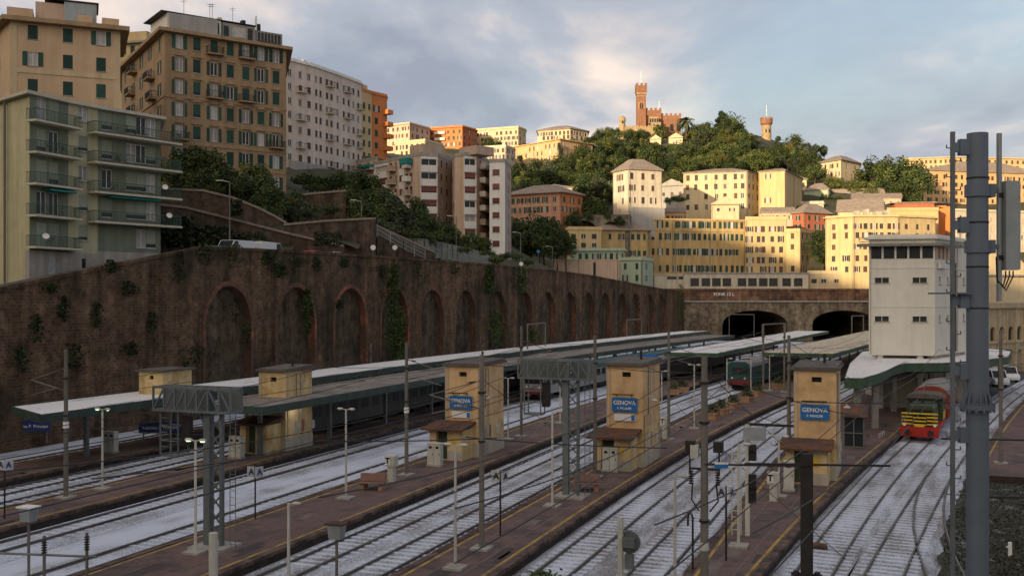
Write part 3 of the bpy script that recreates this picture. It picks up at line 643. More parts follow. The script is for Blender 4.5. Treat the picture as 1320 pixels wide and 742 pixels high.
# unseen hill added behind the camera, its ridge shaped to shade the station
LV, WV = Vector((math.sin(R(SUN_AZ)), math.cos(R(SUN_AZ)))), Vector((math.cos(R(SUN_AZ)), -math.sin(R(SUN_AZ))))
def shade_ridge_h(w): return float(np.interp(w, [-420,-250,-185,-174,-149,-122,-91,-60,-26,30,120,260], [100,98,90,87,80,73,60,51,46,40,36,30]))
b = MB(); ws_ = list(np.arange(-420, 261, 10.0)); ls_ = [-260,-215,-180,-160,-150,-140,-120,-95,-75]; hs_ = [0,.45,.8,.96,1,.95,.75,.35,-.02]
for w_ in ws_:
    top = shade_ridge_h(w_)+math.tan(R(SUN_EL))*150+1.5*mnoise.noise(Vector((w_*.06, 1, 0)))
    for l_, h_ in zip(ls_, hs_):
        q = LV*l_+WV*w_; b.v.append((q.x, q.y, top*h_-.3))
for i in range(len(ws_)-1):
    for j in range(len(ls_)-1):
        k = len(ls_); b.f.append((i*k+j, i*k+j+1, (i+1)*k+j+1, (i+1)*k+j)); b.m.append(0)
tag(b.build('hillside', M['earth'], smooth=True), kind='structure')  # out of view, put in to block the low sun

M['drain'] = mat('drain', (.20,.17,.13), .7, .2, 2)
# ================================================================== BUILDINGS
def facade(mb, p0, p1, z0, z1, ops, depth, mi=0, mr=None):
    """wall from p0 to p1 (2D, left to right seen from outside) with real recessed openings"""
    p0, p1 = Vector(p0[:2]), Vector(p1[:2]); d = p1-p0; Ln = d.length; d.normalize(); nin = Vector((-d.y, d.x))
    def pt(s, z, off=0): q = p0+d*s+nin*off; return (q.x, q.y, z)
    ops = [o for o in ops if o[0] > .02 and o[1] < Ln-.02 and o[2] > z0 and o[3] < z1]
    xs = sorted(set([0, Ln]+[round(o[0], 4) for o in ops]+[round(o[1], 4) for o in ops])); zs = sorted(set([z0, z1]+[round(o[2], 4) for o in ops]+[round(o[3], 4) for o in ops]))
    xs = [x for i, x in enumerate(xs) if i == 0 or x-xs[i-1] > 1e-3]; zs = [z for i, z in enumerate(zs) if i == 0 or z-zs[i-1] > 1e-3]
    for a, b_ in zip(zs, zs[1:]):
        zm = (a+b_)/2; row = [o for o in ops if o[2] < zm < o[3]]; run = None
        for x0, x1 in list(zip(xs, xs[1:])):
            xm = (x0+x1)/2
            if any(o[0] < xm < o[1] for o in row):
                if run is not None: mb.face([pt(run,a), pt(x0,a), pt(x0,b_), pt(run,b_)], mi); run = None
            elif run is None: run = x0
        if run is not None: mb.face([pt(run,a), pt(Ln,a), pt(Ln,b_), pt(run,b_)], mi)
    mr = mi if mr is None else mr
    for x0, x1, a, b_ in ops:
        mb.face([pt(x0,a), pt(x0,b_), pt(x0,b_,depth), pt(x0,a,depth)], mr); mb.face([pt(x1,a), pt(x1,a,depth), pt(x1,b_,depth), pt(x1,b_)], mr)
        mb.face([pt(x0,a), pt(x0,a,depth), pt(x1,a,depth), pt(x1,a)], mr); mb.face([pt(x0,b_), pt(x1,b_), pt(x1,b_,depth), pt(x0,b_,depth)], mr)
_wp = {}
def window_mesh(w, h, kind, sh, D):
    key = (round(w,2), round(h,2), kind, sh, D)
    if key in _wp: return _wp[key]
    b = MB(); f = .07
    mats = [M['white_paint'], M['glass'], M['curtain'], M[sh], M['concrete'], M['dark_pane']]
    x = w/2
    if kind == 'dark': b.box(-x, x, D-.04, D-.005, 0, h, 5); b.box(-x, x, D-.07, D-.04, h*.5, h*.5+.06, 3); b.box(-.03, .03, D-.07, D-.04, 0, h, 3)
    elif kind == 'sc':
        for s in (-1, 1): b.box(min(s*.012, s*x), max(s*.012, s*x), .0, .05, .02, h-.01, 3)
        b.box(-x, x, D-.03, D-.005, 0, h, 1)
        for k in range(1, 9): b.box(-x+.08, x-.08, -.018, .0, h*k/9-.02, h*k/9+.02, 3)
    elif kind == 'bl':
        b.box(-x, x, D-.04, D-.01, 0, h, 1); b.box(-x, x, .04, .07, h*.25, h, 3); b.box(-x, x, D-.08, D-.04, 0, f, 0)
    else:
        b.box(-x+f, x-f, D-.02, D-.006, f, h-f, 2 if kind in ('so2','cur') else 1)
        for a, c in ((-x, -x+f), (-f*.6, f*.6), (x-f, x)): b.box(a, c, D-.07, D-.004, 0, h, 0)
        for a, c in ((0, f), (h-f, h)): b.box(-x, x, D-.072, D-.004, a, c, 0)
        if kind in ('so', 'so2'):
            for s in (-1, 1):
                b.box(min(s*(x+.03), s*(x+.03+w*.5)), max(s*(x+.03), s*(x+.03+w*.5)), -.07, -.02, -.02, h+.01, 3)
    b.box(-x-.1, x+.1, -.09, .02, -.09, -.003, 4)
    _wp[key] = b.mesh('window', mats); return _wp[key]
def balcony_mesh(w, d, slab='slab', rail='rail_iron', h=1.0, panel=None, bars=True):
    key = ('bal', round(w,2), d, slab, rail, h, panel, bars)
    if key in _wp: return _wp[key]
    s_ = MB(); s_.box(-w/2, w/2, -d, 0, -.2, 0); r = MB()
    if panel: 
        r.box(-w/2+.02, w/2-.02, -d+.02, -d+.1, .0, h); r.box(-w/2+.02, -w/2+.09, -d+.1, 0, 0, h); r.box(w/2-.09, w/2-.02, -d+.1, 0, 0, h)
    else:
        pts = [(-w/2+.04, 0), (-w/2+.04, -d+.05), (w/2-.04, -d+.05), (w/2-.04, 0)]
        for a, c in zip(pts, pts[1:]):
            r.bar((*a, h), (*c, h), .06); r.bar((*a, .08), (*c, .08), .04)
            L_ = math.dist(a, c); k = int(L_/.16) if bars else int(L_/.5)
            for i in range(k+1): q = (a[0]+(c[0]-a[0])*i/k, a[1]+(c[1]-a[1])*i/k); r.bar((*q, .05), (*q, h), .028)
    _wp[key] = (s_.mesh('balcony', M[slab]), r.mesh('railing', M[panel or rail])); return _wp[key]
def offset_poly(poly, k):
    n = len(poly); out = []
    for i in range(n):
        a, b_, c = Vector(poly[i-1][:2]), Vector(poly[i][:2]), Vector(poly[(i+1) % n][:2])
        d1 = (b_-a).normalized(); d2 = (c-b_).normalized(); n1 = Vector((d1.y, -d1.x)); n2 = Vector((d2.y, -d2.x)); m_ = (n1+n2)
        m_ = m_/max(m_.dot(n1), .35); out.append(b_+m_*k)
    return out
class Bld:
    def __init__(s, name, label, cat, pts, back, z0, z1, wall, group=None, mats=None, bdir=None):
        s.pts = [Vector(p[:2]) for p in pts]; s.z0, s.z1 = z0, z1
        o = s.pts[0]; s.root = thing(name, label, cat, (o.x, o.y, z0), group=group); s.o = o
        # the flanks run straight back, following the street grid, so that neighbours stay visible
        d = (s.pts[-1]-s.pts[0]).normalized(); bd = Vector((-d.y, d.x))
        b1 = bdir or (s.pts[-1].normalized()+d*-.06).normalized()
        s.poly = s.pts+[s.pts[-1]+b1*back, s.pts[0]+(bdir or (s.pts[0].normalized()+d*.06).normalized())*back]
        s.mats = [M[wall]]+[M[m] for m in (mats or [])]; s.wall = MB(); s.done = False; s.specs = {}; s.below = -3
        s.bal = []
    def loc(s, p, z): return (p[0]-s.o.x, p[1]-s.o.y, z-s.z0)
    def edge(s, i, cols=(), rows=(), w=1.0, h=1.6, kinds='so so2 sc pl', sh='shutter_green', mi=0, D=.16, skip=(), fix={}, wz=None):
        """cols: fractions or count; rows: centre heights in metres"""
        a, b_ = s.pts[i], s.pts[i+1]; Ln = (b_-a).length; d = (b_-a).normalized(); ang = math.atan2(d.y, d.x)
        if isinstance(cols, int): cols = [(k+.5)/cols for k in range(cols)]
        ks = kinds.split(); ops = []; w0, h0 = w, h
        for r, zc in enumerate(rows):
            for c, f in enumerate(cols):
                if (r, c) in skip: continue
                sx = f*Ln
                if w0 < 1.3 and not fix and len(s.pts) and s.o.y > 290: w, h = w0*random.choice((.86, 1, 1, 1.08)), h0*random.choice((.9, 1, 1, 1.05)); sx += random.uniform(-.16, .16)
                if w0 < 1.3 and not fix and s.o.y > 290 and random.random() < .05: continue
                ops.append((sx-w/2, sx+w/2, zc-h/2, zc+h/2))
                if sx-w/2 < .03 or sx+w/2 > Ln-.03 or zc-h/2 < s.z0 or zc+h/2 > s.z1: continue
                k = fix.get((r, c)) or random.choice(ks)
                p = a+d*sx; o = put('window', window_mesh(w, h, k, sh, D), s.root, s.loc(p, zc-h/2), ang)
        s.specs[i] = (ops, D, mi); return s
    def balcony(s, i, f, z, w=2.2, d=1.0, **k):
        a, b_ = s.pts[i], s.pts[i+1]; dr = (b_-a).normalized(); p = a+(b_-a)*f
        m1, m2 = balcony_mesh(w, d, **k); o = put('balcony', m1, s.root, s.loc(p, z), math.atan2(dr.y, dr.x)); put('railing', m2, o); return o
    def ring(s, name, k, za, zb, m_, poly=None):
        out = offset_poly(poly or s.poly, k); b = MB(); b.prism([(p.x-s.o.x, p.y-s.o.y) for p in out], za-s.z0, zb-s.z0); return b.build(name, M[m_], s.root)
    def finish(s, roof='flat', rm='roof_grey', over=.5, rise=3.0, parapet=.8, cornice='concrete', pk=.12, shrink=.3, eave=.25):
        n = len(s.poly)
        for i in range(n):
            a, b_ = s.poly[i], s.poly[(i+1) % n]; la, lb = s.loc(a, 0), s.loc(b_, 0)
            ops, D, mi = s.specs.get(i, ([], .1, 0)) if i < len(s.pts)-1 else ([], .1, s.specs.get(len(s.pts)-2, ([],0,0))[2])
            facade(s.wall, la, lb, s.below, s.z1-s.z0, [(o[0], o[1], o[2]-s.z0, o[3]-s.z0) for o in ops], D, mi)
        s.wall.build('wall', s.mats, s.root, fix=False)
        out = [(p.x-s.o.x, p.y-s.o.y) for p in offset_poly(s.poly, over)]; H = s.z1-s.z0; b = MB()
        if roof == 'flat':
            b.face([(p.x-s.o.x, p.y-s.o.y, H-.05) for p in s.poly]); r = b.build('roof', M[rm], s.root, fix=False)
            c = MB()
            ins = offset_poly(s.poly, -.3); ot = offset_poly(s.poly, over)
            for i in range(n):
                j = (i+1) % n; q = []
                for zz in (H-eave, H):
                    for p in (ot[i], ot[j], ins[j], ins[i]): q.append((p.x-s.o.x, p.y-s.o.y, zz+.003))
                c.hexa(q)
            if parapet:
                ot2 = offset_poly(s.poly, .04)
                for i in range(n):
                    j = (i+1) % n; q = []
                    for zz in (H+.004, H+parapet):
                        for p in (ot2[i], ot2[j], ins[j], ins[i]): q.append((p.x-s.o.x, p.y-s.o.y, zz))
                    c.hexa(q)
            c.build('cornice', M[cornice], s.root)
        else:
            b.prism(out, H+.003, H+eave)
            cx = sum(p[0] for p in out)/n; cy = sum(p[1] for p in out)/n
            if len(out) == 4:                         # true hip: ridge along the long side
                A, B_, C_, D_ = [Vector(p) for p in out]
                if (B_-A).length >= (C_-B_).length: e0, e1 = (A+D_)/2, (B_+C_)/2
                else: e0, e1 = (A+B_)/2, (C_+D_)/2
                short = min((B_-A).length, (C_-B_).length); u = (e1-e0); k = min(short*.5/u.length, .5) if roof != 'gable' else 0
                r0, r1 = e0+u*k, e1-u*k
                T = lambda v: (v.x, v.y, H+eave+rise); E_ = lambda v: (v.x, v.y, H+eave)
                if (B_-A).length >= (C_-B_).length: fs = [(E_(A),E_(B_),T(r1),T(r0)), (E_(B_),E_(C_),T(r1)), (E_(C_),E_(D_),T(r0),T(r1)), (E_(D_),E_(A),T(r0))]
                else: fs = [(E_(A),E_(B_),T(r0)), (E_(B_),E_(C_),T(r1),T(r0)), (E_(C_),E_(D_),T(r1)), (E_(D_),E_(A),T(r0),T(r1))]
                for f_ in fs: b.face(f_, 1 if roof == 'gable' and len(f_) == 3 else 0)
            else:
                inn = [(cx+(p[0]-cx)*shrink, cy+(p[1]-cy)*shrink) for p in out]
                for i in range(n):
                    j = (i+1) % n; b.face([(*out[i], H+eave), (*out[j], H+eave), (*inn[j], H+eave+rise), (*inn[i], H+eave+rise)])
                b.face([(*p, H+eave+rise) for p in inn])
            r = b.build('roof', [M[rm], s.mats[0]], s.root)
        s.roof = r; return s
    def chimneys(s, k=3, z=None, m_='beige_trim', hh=1.6):
        for i in range(k):
            a = random.uniform(.2, .8); c = random.uniform(.25, .7); p = s.poly[0]*(1-a)+s.poly[len(s.pts)-1]*a; q = p+(s.poly[-1]-s.poly[0])*c
            b = MB(); b.box(-.45,.45,-.35,.35,-.6,hh); b.box(-.55,.55,-.45,.45,hh,hh+.2); b.build('chimney', M[m_], s.root, s.loc(q, (z if z is not None else s.z1)))
        return s
    def box(s, name, i, f0, f1, back0, back1, za, zb, m_, **k):
        a, b_ = s.pts[i], s.pts[i+1]; d = (b_-a); u = Vector((-d.y, d.x)).normalized()
        q = [a+d*f0+u*back0, a+d*f1+u*back0, a+d*f1+u*back1, a+d*f0+u*back1]; b = MB(); b.prism([(p.x-s.o.x, p.y-s.o.y) for p in q], za-s.z0, zb-s.z0); return b.build(name, M[m_], s.root)
def rows_v(vs_, d): return [zv(v, d) for v in vs_]
def ud(*a): return [XY(u, d) for u, d in a]

# ---- green balcony block at the left edge
d0 = 95
B = Bld('apartment_block', 'green and yellow apartment block with deep balconies at the left edge', 'apartment building', ud((-4,97.5),(38,93),(88,97.3),(126,100.2),(207,106)), 14, 10.5, zv(118,93), 'green_plaster', mats=['yellow_plaster_dim','pale_base'])
zf = [zv(158.5+40*k, 94.5) for k in range(5)]           # balcony floor levels
# edge 0 plain yellow flank, edge 1 green bay, edge 2 yellow strip, edge 3 green bay
B.edge(0, [], [], mi=1)
B.edge(1, [.3,.62], [z+1.2 for z in zf], 1.15, 2.2, 'cur bl pl sc', 'blind')
B.edge(2, [.5], [z+1.6 for z in zf], 1.05, 1.5, 'bl cur bl', 'blind', mi=1)
B.edge(3, [.14,.52,.68,.84], [z+1.35 for z in zf], 1.15, 1.9, 'cur bl pl bl', 'blind', skip=((4,1),(4,0)))
B.finish('flat', 'concrete', over=.55, parapet=0, cornice='slab', eave=.3)
for k, z in enumerate(zf):
    B.balcony(1, .52, z, 5.6, 1.25, rail='rail_green'); 
    if k < 4: B.balcony(3, .53, z-.1, 10.0, 1.5, rail='rail_green')
B.box('base_wall', 1, -.02, 1.0, -.06, .5, 9.0, zf[4]-.35, 'pale_base'); B.box('base_wall', 2, 0, 1.0, -.06, .5, 9.0, zf[4]-.35, 'pale_base'); B.box('base_wall', 3, 0, 1.0, -.06, .5, 9.0, zf[4]-.1, 'pale_base')
for i, f, w_ in ((1,.55,1.8),(2,.5,1.3),(3,.18,1.2),(3,.5,.7)):
    B.box('window', i, f-w_/22, f+w_/22, -.1, -.05, zf[4]-2.7, zf[4]-.9, 'glass' if i != 1 else 'curtain')
for i, k, f0, f1 in ((1,2,.3,.98),(3,2,.1,.9)):          # teal awnings
    a = B.box('awning', i, f0, f1, -1.2, -.1, zf[k+1]+2.35, zf[k+1]+2.5, 'awning')
b = MB(); q = XY(8, 96); b.tube([(q.x-B.o.x, q.y-.3-B.o.y, -2), (q.x-B.o.x, q.y-.3-B.o.y, B.z1-B.z0-.4)], .12, 6); b.build('drainpipe', M['metal_pole'], B.root)
for i, f, k in ((1,.1,4),(3,1.0,3),(3,.93,2)):          # satellite dishes
    a, c = B.pts[i], B.pts[i+1]; dr = (c-a).normalized(); p_ = a+(c-a)*f+Vector((dr.y,-dr.x))*1.5; dm = MB(); dm.lathe([(.02,0),(.22,.03),(.40,.12),(.42,.13),(.38,.14),(.2,.06),(.02,.03)], 14)
    dm.bar((0,0,0),(0,0,-.5),.05); o = dm.build('satellite_dish', M['white_paint'], B.root, B.loc(p_, zf[k]+.9)); o.rotation_euler = (R(62), 0, .5); o.scale = (.72,.72,.72)
random.seed(3)
for i, n_ in ((1, 7), (3, 16)):                          # plants, chairs and clutter on balconies
    for _ in range(n_):
        k = random.randrange(4 if i == 3 else 5); a, c = B.pts[i], B.pts[i+1]; dr = (c-a).normalized(); p_ = a+(c-a)*random.uniform(.12,.9)+Vector((dr.y,-dr.x))*random.uniform(.6,.95)
        b = MB(); h = random.uniform(.3,.8)
        b.lathe([(.1,0),(.16,.25)], 7, mi=1)
        for _2 in range(14): 
            x, y, z_ = random.gauss(0,.18), random.gauss(0,.12), .3+random.random()*h; r_ = .09; b.face([(x-r_,y,z_),(x,y-r_,z_+.05),(x+r_,y,z_+.1),(x,y+r_,z_+.05)])
        b.build('potted_plant', [M['ivy'], M['pot']], B.root, B.loc(p_, zf[k]+(0 if i == 1 else -.1)), fix=False)
# ---- beige building with dark green shutters, top left
B = Bld('apartment_building', 'beige building with green shutters and rooftop rooms, top left corner behind the green block', 'apartment building', ud((-30,140),(13,126),(155,131)), 14, 20, zv(22,126), 'beige', mats=['beige_trim'])
B.edge(0, [.35,.7], rows_v((43,78,112), 128), .9, 1.6, 'sc pl', mi=0)
B.edge(1, [.2,.515,.82], rows_v((44.5,78.5,113,147), 128), 1.15, 1.75, 'sc', fix={(0,2):'so2',(1,0):'so2'})
B.finish('flat', 'roof_tar', over=1.1, parapet=0, cornice='brown_trim', eave=.55, rm=None) if False else B.finish('flat', 'roof_tar', over=1.1, parapet=0, cornice='brown_trim', eave=.55)
B.box('string_course', 1, 0, 1, -.08, .3, zv(97,128), zv(91,128), 'beige_trim'); B.box('quoin', 1, 0, .06, -.06, .2, 20, zv(24,126), 'beige_trim'); B.box('quoin', 1, .94, 1.0, -.06, .2, 20, zv(34,131), 'beige_trim')
z_ = B.z1
B.box('roof_terrace', 1, -.03, .2, .3, 5, z_, z_+1.35, 'beige'); B.box('rooftop_room', 1, .22, .5, 1.2, 7, z_, z_+2.6, 'tan_fac'); B.box('rooftop_room', 1, .3, .58, 3, 9, z_+2.6, z_+3.6, 'grey_fac')
B.box('glass_veranda', 1, .48, .78, 1, 6, z_, z_+2.9, 'galv'); B.box('veranda_roof', 1, .3, .8, .8, 6.5, z_+2.95, z_+3.1, 'metal_dark'); B.box('roof_terrace', 1, .83, .99, .3, 4, z_, z_+1.15, 'beige'); B.box('roof_wall', 1, .6, .74, .7, 1.0, z_, z_+1.3, 'beige')
# ---- small lit building between them
B = Bld('apartment_building', 'small yellow building seen in the gap between the beige and the brown buildings', 'apartment building', ud((150,205),(200,203)), 10, 30, zv(54,204), 'yellow_fac')
B.edge(0, [.2,.42,.7], rows_v((64,84), 204), 1.0, 1.7, 'sc').finish('flat', over=.9, parapet=0, eave=.4); B.box('rooftop_room', 0, .1, .75, .5, 6, B.z1, B.z1+2.2, 'yellow_fac')
# ---- large brown palazzo
dB = 152
B = Bld('apartment_building', 'tall ornate brown building with green shutters, glazed attic and iron balconies', 'apartment building', ud((157,179),(212,dB),(369,163.5)), 20, 24, zv(37,dB), 'brown_fac', mats=['brown_trim'])
rw = [zv(54.5+28.9*k, 153.5) for k in range(7)]; cols = [.115,.252,.39,.522,.652,.78,.91]
fx = {}
for r in range(7):
    for c in range(7): fx[(r,c)] = random.choice(['so2','sc','sc','so','so2'])
    fx[(r,1)] = 'bl' if r else 'bl'
for k in ((0,0),(1,0),(3,0),(5,0)): fx[k] = 'so2'
B.edge(0, [.1,.3,.5,.7,.9], [z-.2 for z in rw], 1.1, 1.9, 'sc so so2')
B.edge(1, cols, rw, 1.12, 2.05, 'so', fix=fx, sh='shutter_green')
B.finish('flat', 'roof_tar', over=1.0, parapet=0, cornice='brown_trim', eave=.5)
H = B.z1
for za, zb, k in ((rw[0]+1.35, rw[0]+1.6, .1), (rw[2]-1.75, rw[2]-1.45, .14), (rw[5]+1.5, rw[5]+1.75, .12), (rw[6]+1.55, rw[6]+1.7, .1)):
    for i in (0, 1): B.box('string_course', i, 0, 1, -k, .2, za, zb, 'brown_trim')
pm = MB()
pm.box(-.85,.85,-.22,0,1.32,1.44); pm.profile([(-.85,1.44),(.85,1.44),(0,1.86)], -.2, 0); pm.box(-.78,-.63,-.07,0,-1.1,1.32); pm.box(.63,.78,-.07,0,-1.1,1.32)
pme = pm.mesh('pediment', M['brown_trim'])
a, c = B.pts[1], B.pts[2]; dr = (c-a).normalized(); ang = math.atan2(dr.y, dr.x)
for r in (1,2,3,4):
    for f in cols: put('pediment', pme, B.root, B.loc(a+(c-a)*f, rw[r]), ang)
for r, cs in ((0,(2,4)),(2,(2,4)),(4,(0,6)),):
    for ci in cs: B.balcony(1, cols[ci], rw[r]-1.1, 2.6, 1.0, slab='brown_trim')
for r, f in ((0,.35),(1,.75),(1,.3),(2,.35),(3,.6),(2,.8),(3,.2)): B.balcony(0, f, rw[r]-1.1, 3.2, 1.2, slab='brown_trim')
B.box('attic', 1, .03, .46, .6, 9, H, H+2.7, 'white_paint'); B.box('attic_glazing', 1, .07, .45, .5, .62, H+.6, H+2.3, 'dark_pane')
for k in range(12): B.box('glazing_bar', 1, .07+.37*k/11, .082+.37*k/11, .44, .52, H+.6, H+2.35, 'white_paint')
B.box('attic', 1, .47, .74, .6, 9, H, H+2.6, 'concrete'); B.box('attic_glazing', 1, .55, .66, .5, .62, H+.5, H+2.1, 'curtain'); B.box('attic_glazing', 1, .48, .52, .5, .62, H+.5, H+2.1, 'dark_pane')
B.box('attic_glazing', 1, .68, .72, .5, .62, H+.4, H+2.2, 'dark_pane'); B.box('attic_glazing', 1, .76, .96, .58, .72, H+.5, H+1.9, 'dark_pane')
for k in range(7): B.box('glazing_bar', 1, .76+.2*k/7, .764+.2*k/7, .54, .6, H+.5, H+1.9, 'grey_fac')
for k in range(5): B.box('attic_glazing', 0, .6+.08*k, .65+.08*k, .7, .82, H+.6, H+2.1, 'dark_pane')
B.box('attic', 1, .74, .98, .7, 8, H, H+2.2, 'roof_grey'); B.box('attic', 0, .55, 1.0, .8, 8, H, H+2.5, 'grey_fac'); B.box('attic_roof', 1, -.02, .75, .35, 9.5, H+2.72, H+2.85, 'metal_dark')
for f, hh, m_ in ((.12,.8,'grey_fac'),(.27,1.0,'concrete'),(.5,1.4,'cream_fac'),(.7,1.6,'metal_dark'),(.83,1.4,'metal_dark')): B.box('chimney', 1, f, f+.03, 4, 5, H+2.6, H+2.8+hh, m_)
B.box('flue', 1, .795, .807, 3, 3.3, H+2, H+5.2, 'chimney_white')
for f in (.2,.41,.43,.6): 
    q = a+(c-a)*f+Vector((-dr.y,dr.x))*3; b = MB(); b.bar((0,0,0),(0,0,3.2),.05); b.bar((-.5,0,3),(.5,0,3),.04); b.bar((-.35,0,2.7),(.35,0,2.7),.04); b.build('aerial', M['metal_dark'], B.root, B.loc(q, H+2.7))
# ---- long white apartment house
B = Bld('apartment_building', 'tall white apartment house with small dark windows, right of the ornate brown building', 'apartment building', ud((366,215),(404,222),(431,229),(466,240)), 16, 34, zv(78,217), 'white_fac')
rw = [zv(94+18.1*k, 217) for k in range(8)]
B.edge(0, [.2,.55,.85], rw, 1.0, 1.45, 'dark sc pl pl', 'shutter_brown'); B.edge(1, [.14,.34,.64,.86], rw, .85, 1.4, 'dark sc pl', 'shutter_brown'); B.edge(2, [.12,.34,.52,.7,.88], rw, .9, 1.45, 'dark sc pl', 'shutter_brown')
B.finish('flat', over=.35, parapet=.5, cornice='white_paint', eave=.3)
for r in range(8):
    if r % 2 == 0: B.balcony(1, .75, rw[r]-.8, 2.6, 1.1, slab='slab', bars=False); B.balcony(2, .43, rw[r]-.8, 2.8, 1.1, slab='slab', bars=False)
    else: B.balcony(0, .55, rw[r]-.8, 2.6, 1.1, slab='slab', bars=False)
    if r in (1,3,4,6): B.balcony(2, .9, rw[r]-.8, 2.2, 1.1, slab='slab', bars=False)
for f in (.05,.35,.65,.95): B.box('rooftop_room', 1, f, f+.14, 3, 6, B.z1, B.z1+1.7, 'white_fac')
B.box('base_wall', 1, -.9, 2.2, -.5, 1, 34, zv(212,222), 'grey_fac')
# ---- orange tower house
B = Bld('apartment_building', 'narrow orange and yellow apartment house with round balconies beside the white one', 'apartment building', ud((464,276),(479,281),(499,286)), 14, 45, zv(119,280), 'orange_fac', mats=['yellow_fac'])
rw = [zv(139+15.8*k, 281) for k in range(5)]
B.edge(0, [.35,.8], rw, 1.0, 1.7, 'sc', mi=1).edge(1, [.3], rw, 1.3, 1.8, 'sc', 'shutter_green', fix={(0,0):'so2'}).finish('flat', over=.25, parapet=.6, cornice='orange_fac')
for z in rw: B.balcony(1, .93, z-.9, 2.2, 1.8, slab='orange_fac', panel='orange_fac')
B.box('rooftop_room', 0, .1, .9, 1, 6, B.z1, B.z1+2.0, 'yellow_fac')
# ---- brown and white modern complex: four blocks
def banded(label, pts, kinds, vtop, d, z0, vrow0, nrow, name='apartment_block'):
    B = Bld(name, label, 'apartment building', ud(*pts), 14, z0, zv(vtop, d), 'taupe_fac', mats=['band_white','tan_fac','grey_fac'], group='brown and white modern apartment blocks')
    rw = [zv(vrow0+18.0*k*(213/d), d) for k in range(nrow)]
    for i, k in enumerate(kinds):
        if k == 'band':
            B.edge(i, [.5], rw, (B.pts[i+1]-B.pts[i]).length-.35, 1.35, 'bl pl bl cur bl', 'blind_red', mi=1, D=.3)
            for z in rw: B.box('parapet_panel', i, .02, .98, -.35, .1, z-2.15, z-.72, 'band_white')
        elif k == 'bal':
            B.edge(i, [.27,.73], rw, 1.05, 1.7, 'dark sc dark pl', 'blind_red', mi=2)
            for z in rw: B.balcony(i, .5, z-.9, (B.pts[i+1]-B.pts[i]).length*.55, 1.3, slab='slab', panel='band_white' if random.random() < .6 else 'taupe_fac')
        elif k == 'tan': B.edge(i, [], [], mi=2)
        elif k == 'win': B.edge(i, [.25,.6], rw, 1.0, 1.5, 'dark bl pl sc', 'shutter_brown', mi=0)
        elif k == 'col': B.edge(i, [.42], rw, 1.5, 1.3, 'bl sc', 'blind_red', mi=1)
        elif k == 'grey': B.edge(i, [], [], mi=3)
    B.finish('flat', over=.1, parapet=.5, cornice='concrete'); return B
B = banded('leftmost low block of the brown and white complex, with teal awnings above the trees', ((446,240),(470,236),(487,231)), ('bal','bal'), 206, 234, 32, 214, 5)
B.box('awning', 1, .0, .8, -2.2, -.1, zv(216,233), zv(213,233), 'awning')
B = banded('brown and white block with a broad white banded bay, behind the dark trees', ((482,231),(500,226),(514,222),(521,220),(533,217.5),(542,216),(564,217),(584,226)), ('band','bal','col','bal','tan','band','win'), 202, 219, 26, 211, 7)
B.box('awning', 3, .1, .95, -1.6, -.1, zv(213,220), zv(206,220), 'awning'); B.box('rooftop_room', 3, .2, 1.6, 1, 7, B.z1, B.z1+2.5, 'taupe_fac')
B = banded('middle brown and white block with a tall tan pier and white bands', ((583,218),(586,213),(598,211),(614,212),(632,223)), ('win','tan','band','bal'), 201, 213, 22, 210, 7)
B.box('rooftop_room', 1, .1, 2.0, 1, 6, B.z1, B.z1+1.8, 'taupe_fac')
B = banded('rightmost slim white block of the complex with one column of brown windows', ((631,209),(651,208.5),(654,212),(659,219)), ('col','grey','win'), 208, 209, 20, 222.5, 7)
# ---- far skyline houses
def simple(label, pts, vtop, vbase, d, m_, rows, cols, roof='flat', w=1.1, h=1.6, kinds='sc so dark dark so2 sc', sh='shutter_brown', back=12, rm='roof_slate', rise=3, name='apartment_building', over=.4, parapet=.6, mis=None, mats=None, group=None, chim=0, cat='apartment building'):
    B = Bld(name, label, cat, ud(*pts), back, zv(vbase, d), zv(vtop, d), m_, mats=mats, group=group)
    for i in range(len(pts)-1):
        c = cols[i] if isinstance(cols, (list, tuple)) else cols
        if c: B.edge(i, c, rows_v(rows, pts[i][1]*.5+pts[i+1][1]*.5) if False else rows_v(rows, d), w, h, kinds, sh, mi=(mis or [0]*9)[i])
        elif mis: B.edge(i, [], [], mi=mis[i])
    B.finish(roof, rm, over=over, rise=rise, parapet=parapet, cornice=m_, eave=.3)
    for i in range(len(pts)-1):                     # rainwater pipes and a plinth line
        L_ = (B.pts[i+1]-B.pts[i]).length
        if d < 420 and L_ > 6:
            for f in ((.02, .985) if L_ < 20 else (.02, .5, .985)): B.box('drainpipe', i, f, f+.13/L_, -.14, -.02, B.z0-2, B.z1-.3, 'drain')
            if rows and len(rows) > 2:
                z = (zv(rows[0], d)+zv(rows[1], d))/2-.1; B.box('string_course', i, 0, 1, -.07, .05, z-.12, z+.1, m_ if not mats else 'beige_trim')
    if chim: B.chimneys(chim, B.z1+.5)
    return B
simple('tan apartment house on the skyline directly right of the orange and yellow one', ((492,440),(528,432),(554,446)), 161, 200, 436, 'tan_fac', (167,176,185), (6,4), over=.6, back=16)
B = simple('orange red apartment house on the skyline with white balconies', ((553,452),(596,446),(614,456)), 164, 200, 448, 'orange_fac', (170,178,186), (6,3), mats=['red_fac'], mis=[0,1], over=.7, back=16)
for r in (172,180,188): B.balcony(0, .35, zv(r,448), 5, 1.2, slab='slab', panel='band_white', bars=False)
simple('long cream house on the skyline right of the orange red one', ((613,468),(668,460),(678,468)), 166, 200, 464, 'cream_fac', (172,179,186), (9,2), over=.4, back=14)
simple('pale yellow terraced house below the skyline, behind the brown and white complex', ((508,380),(548,372),(572,384)), 183, 215, 376, 'cream_fac', (189,197,205), (6,4), over=.2, back=10)
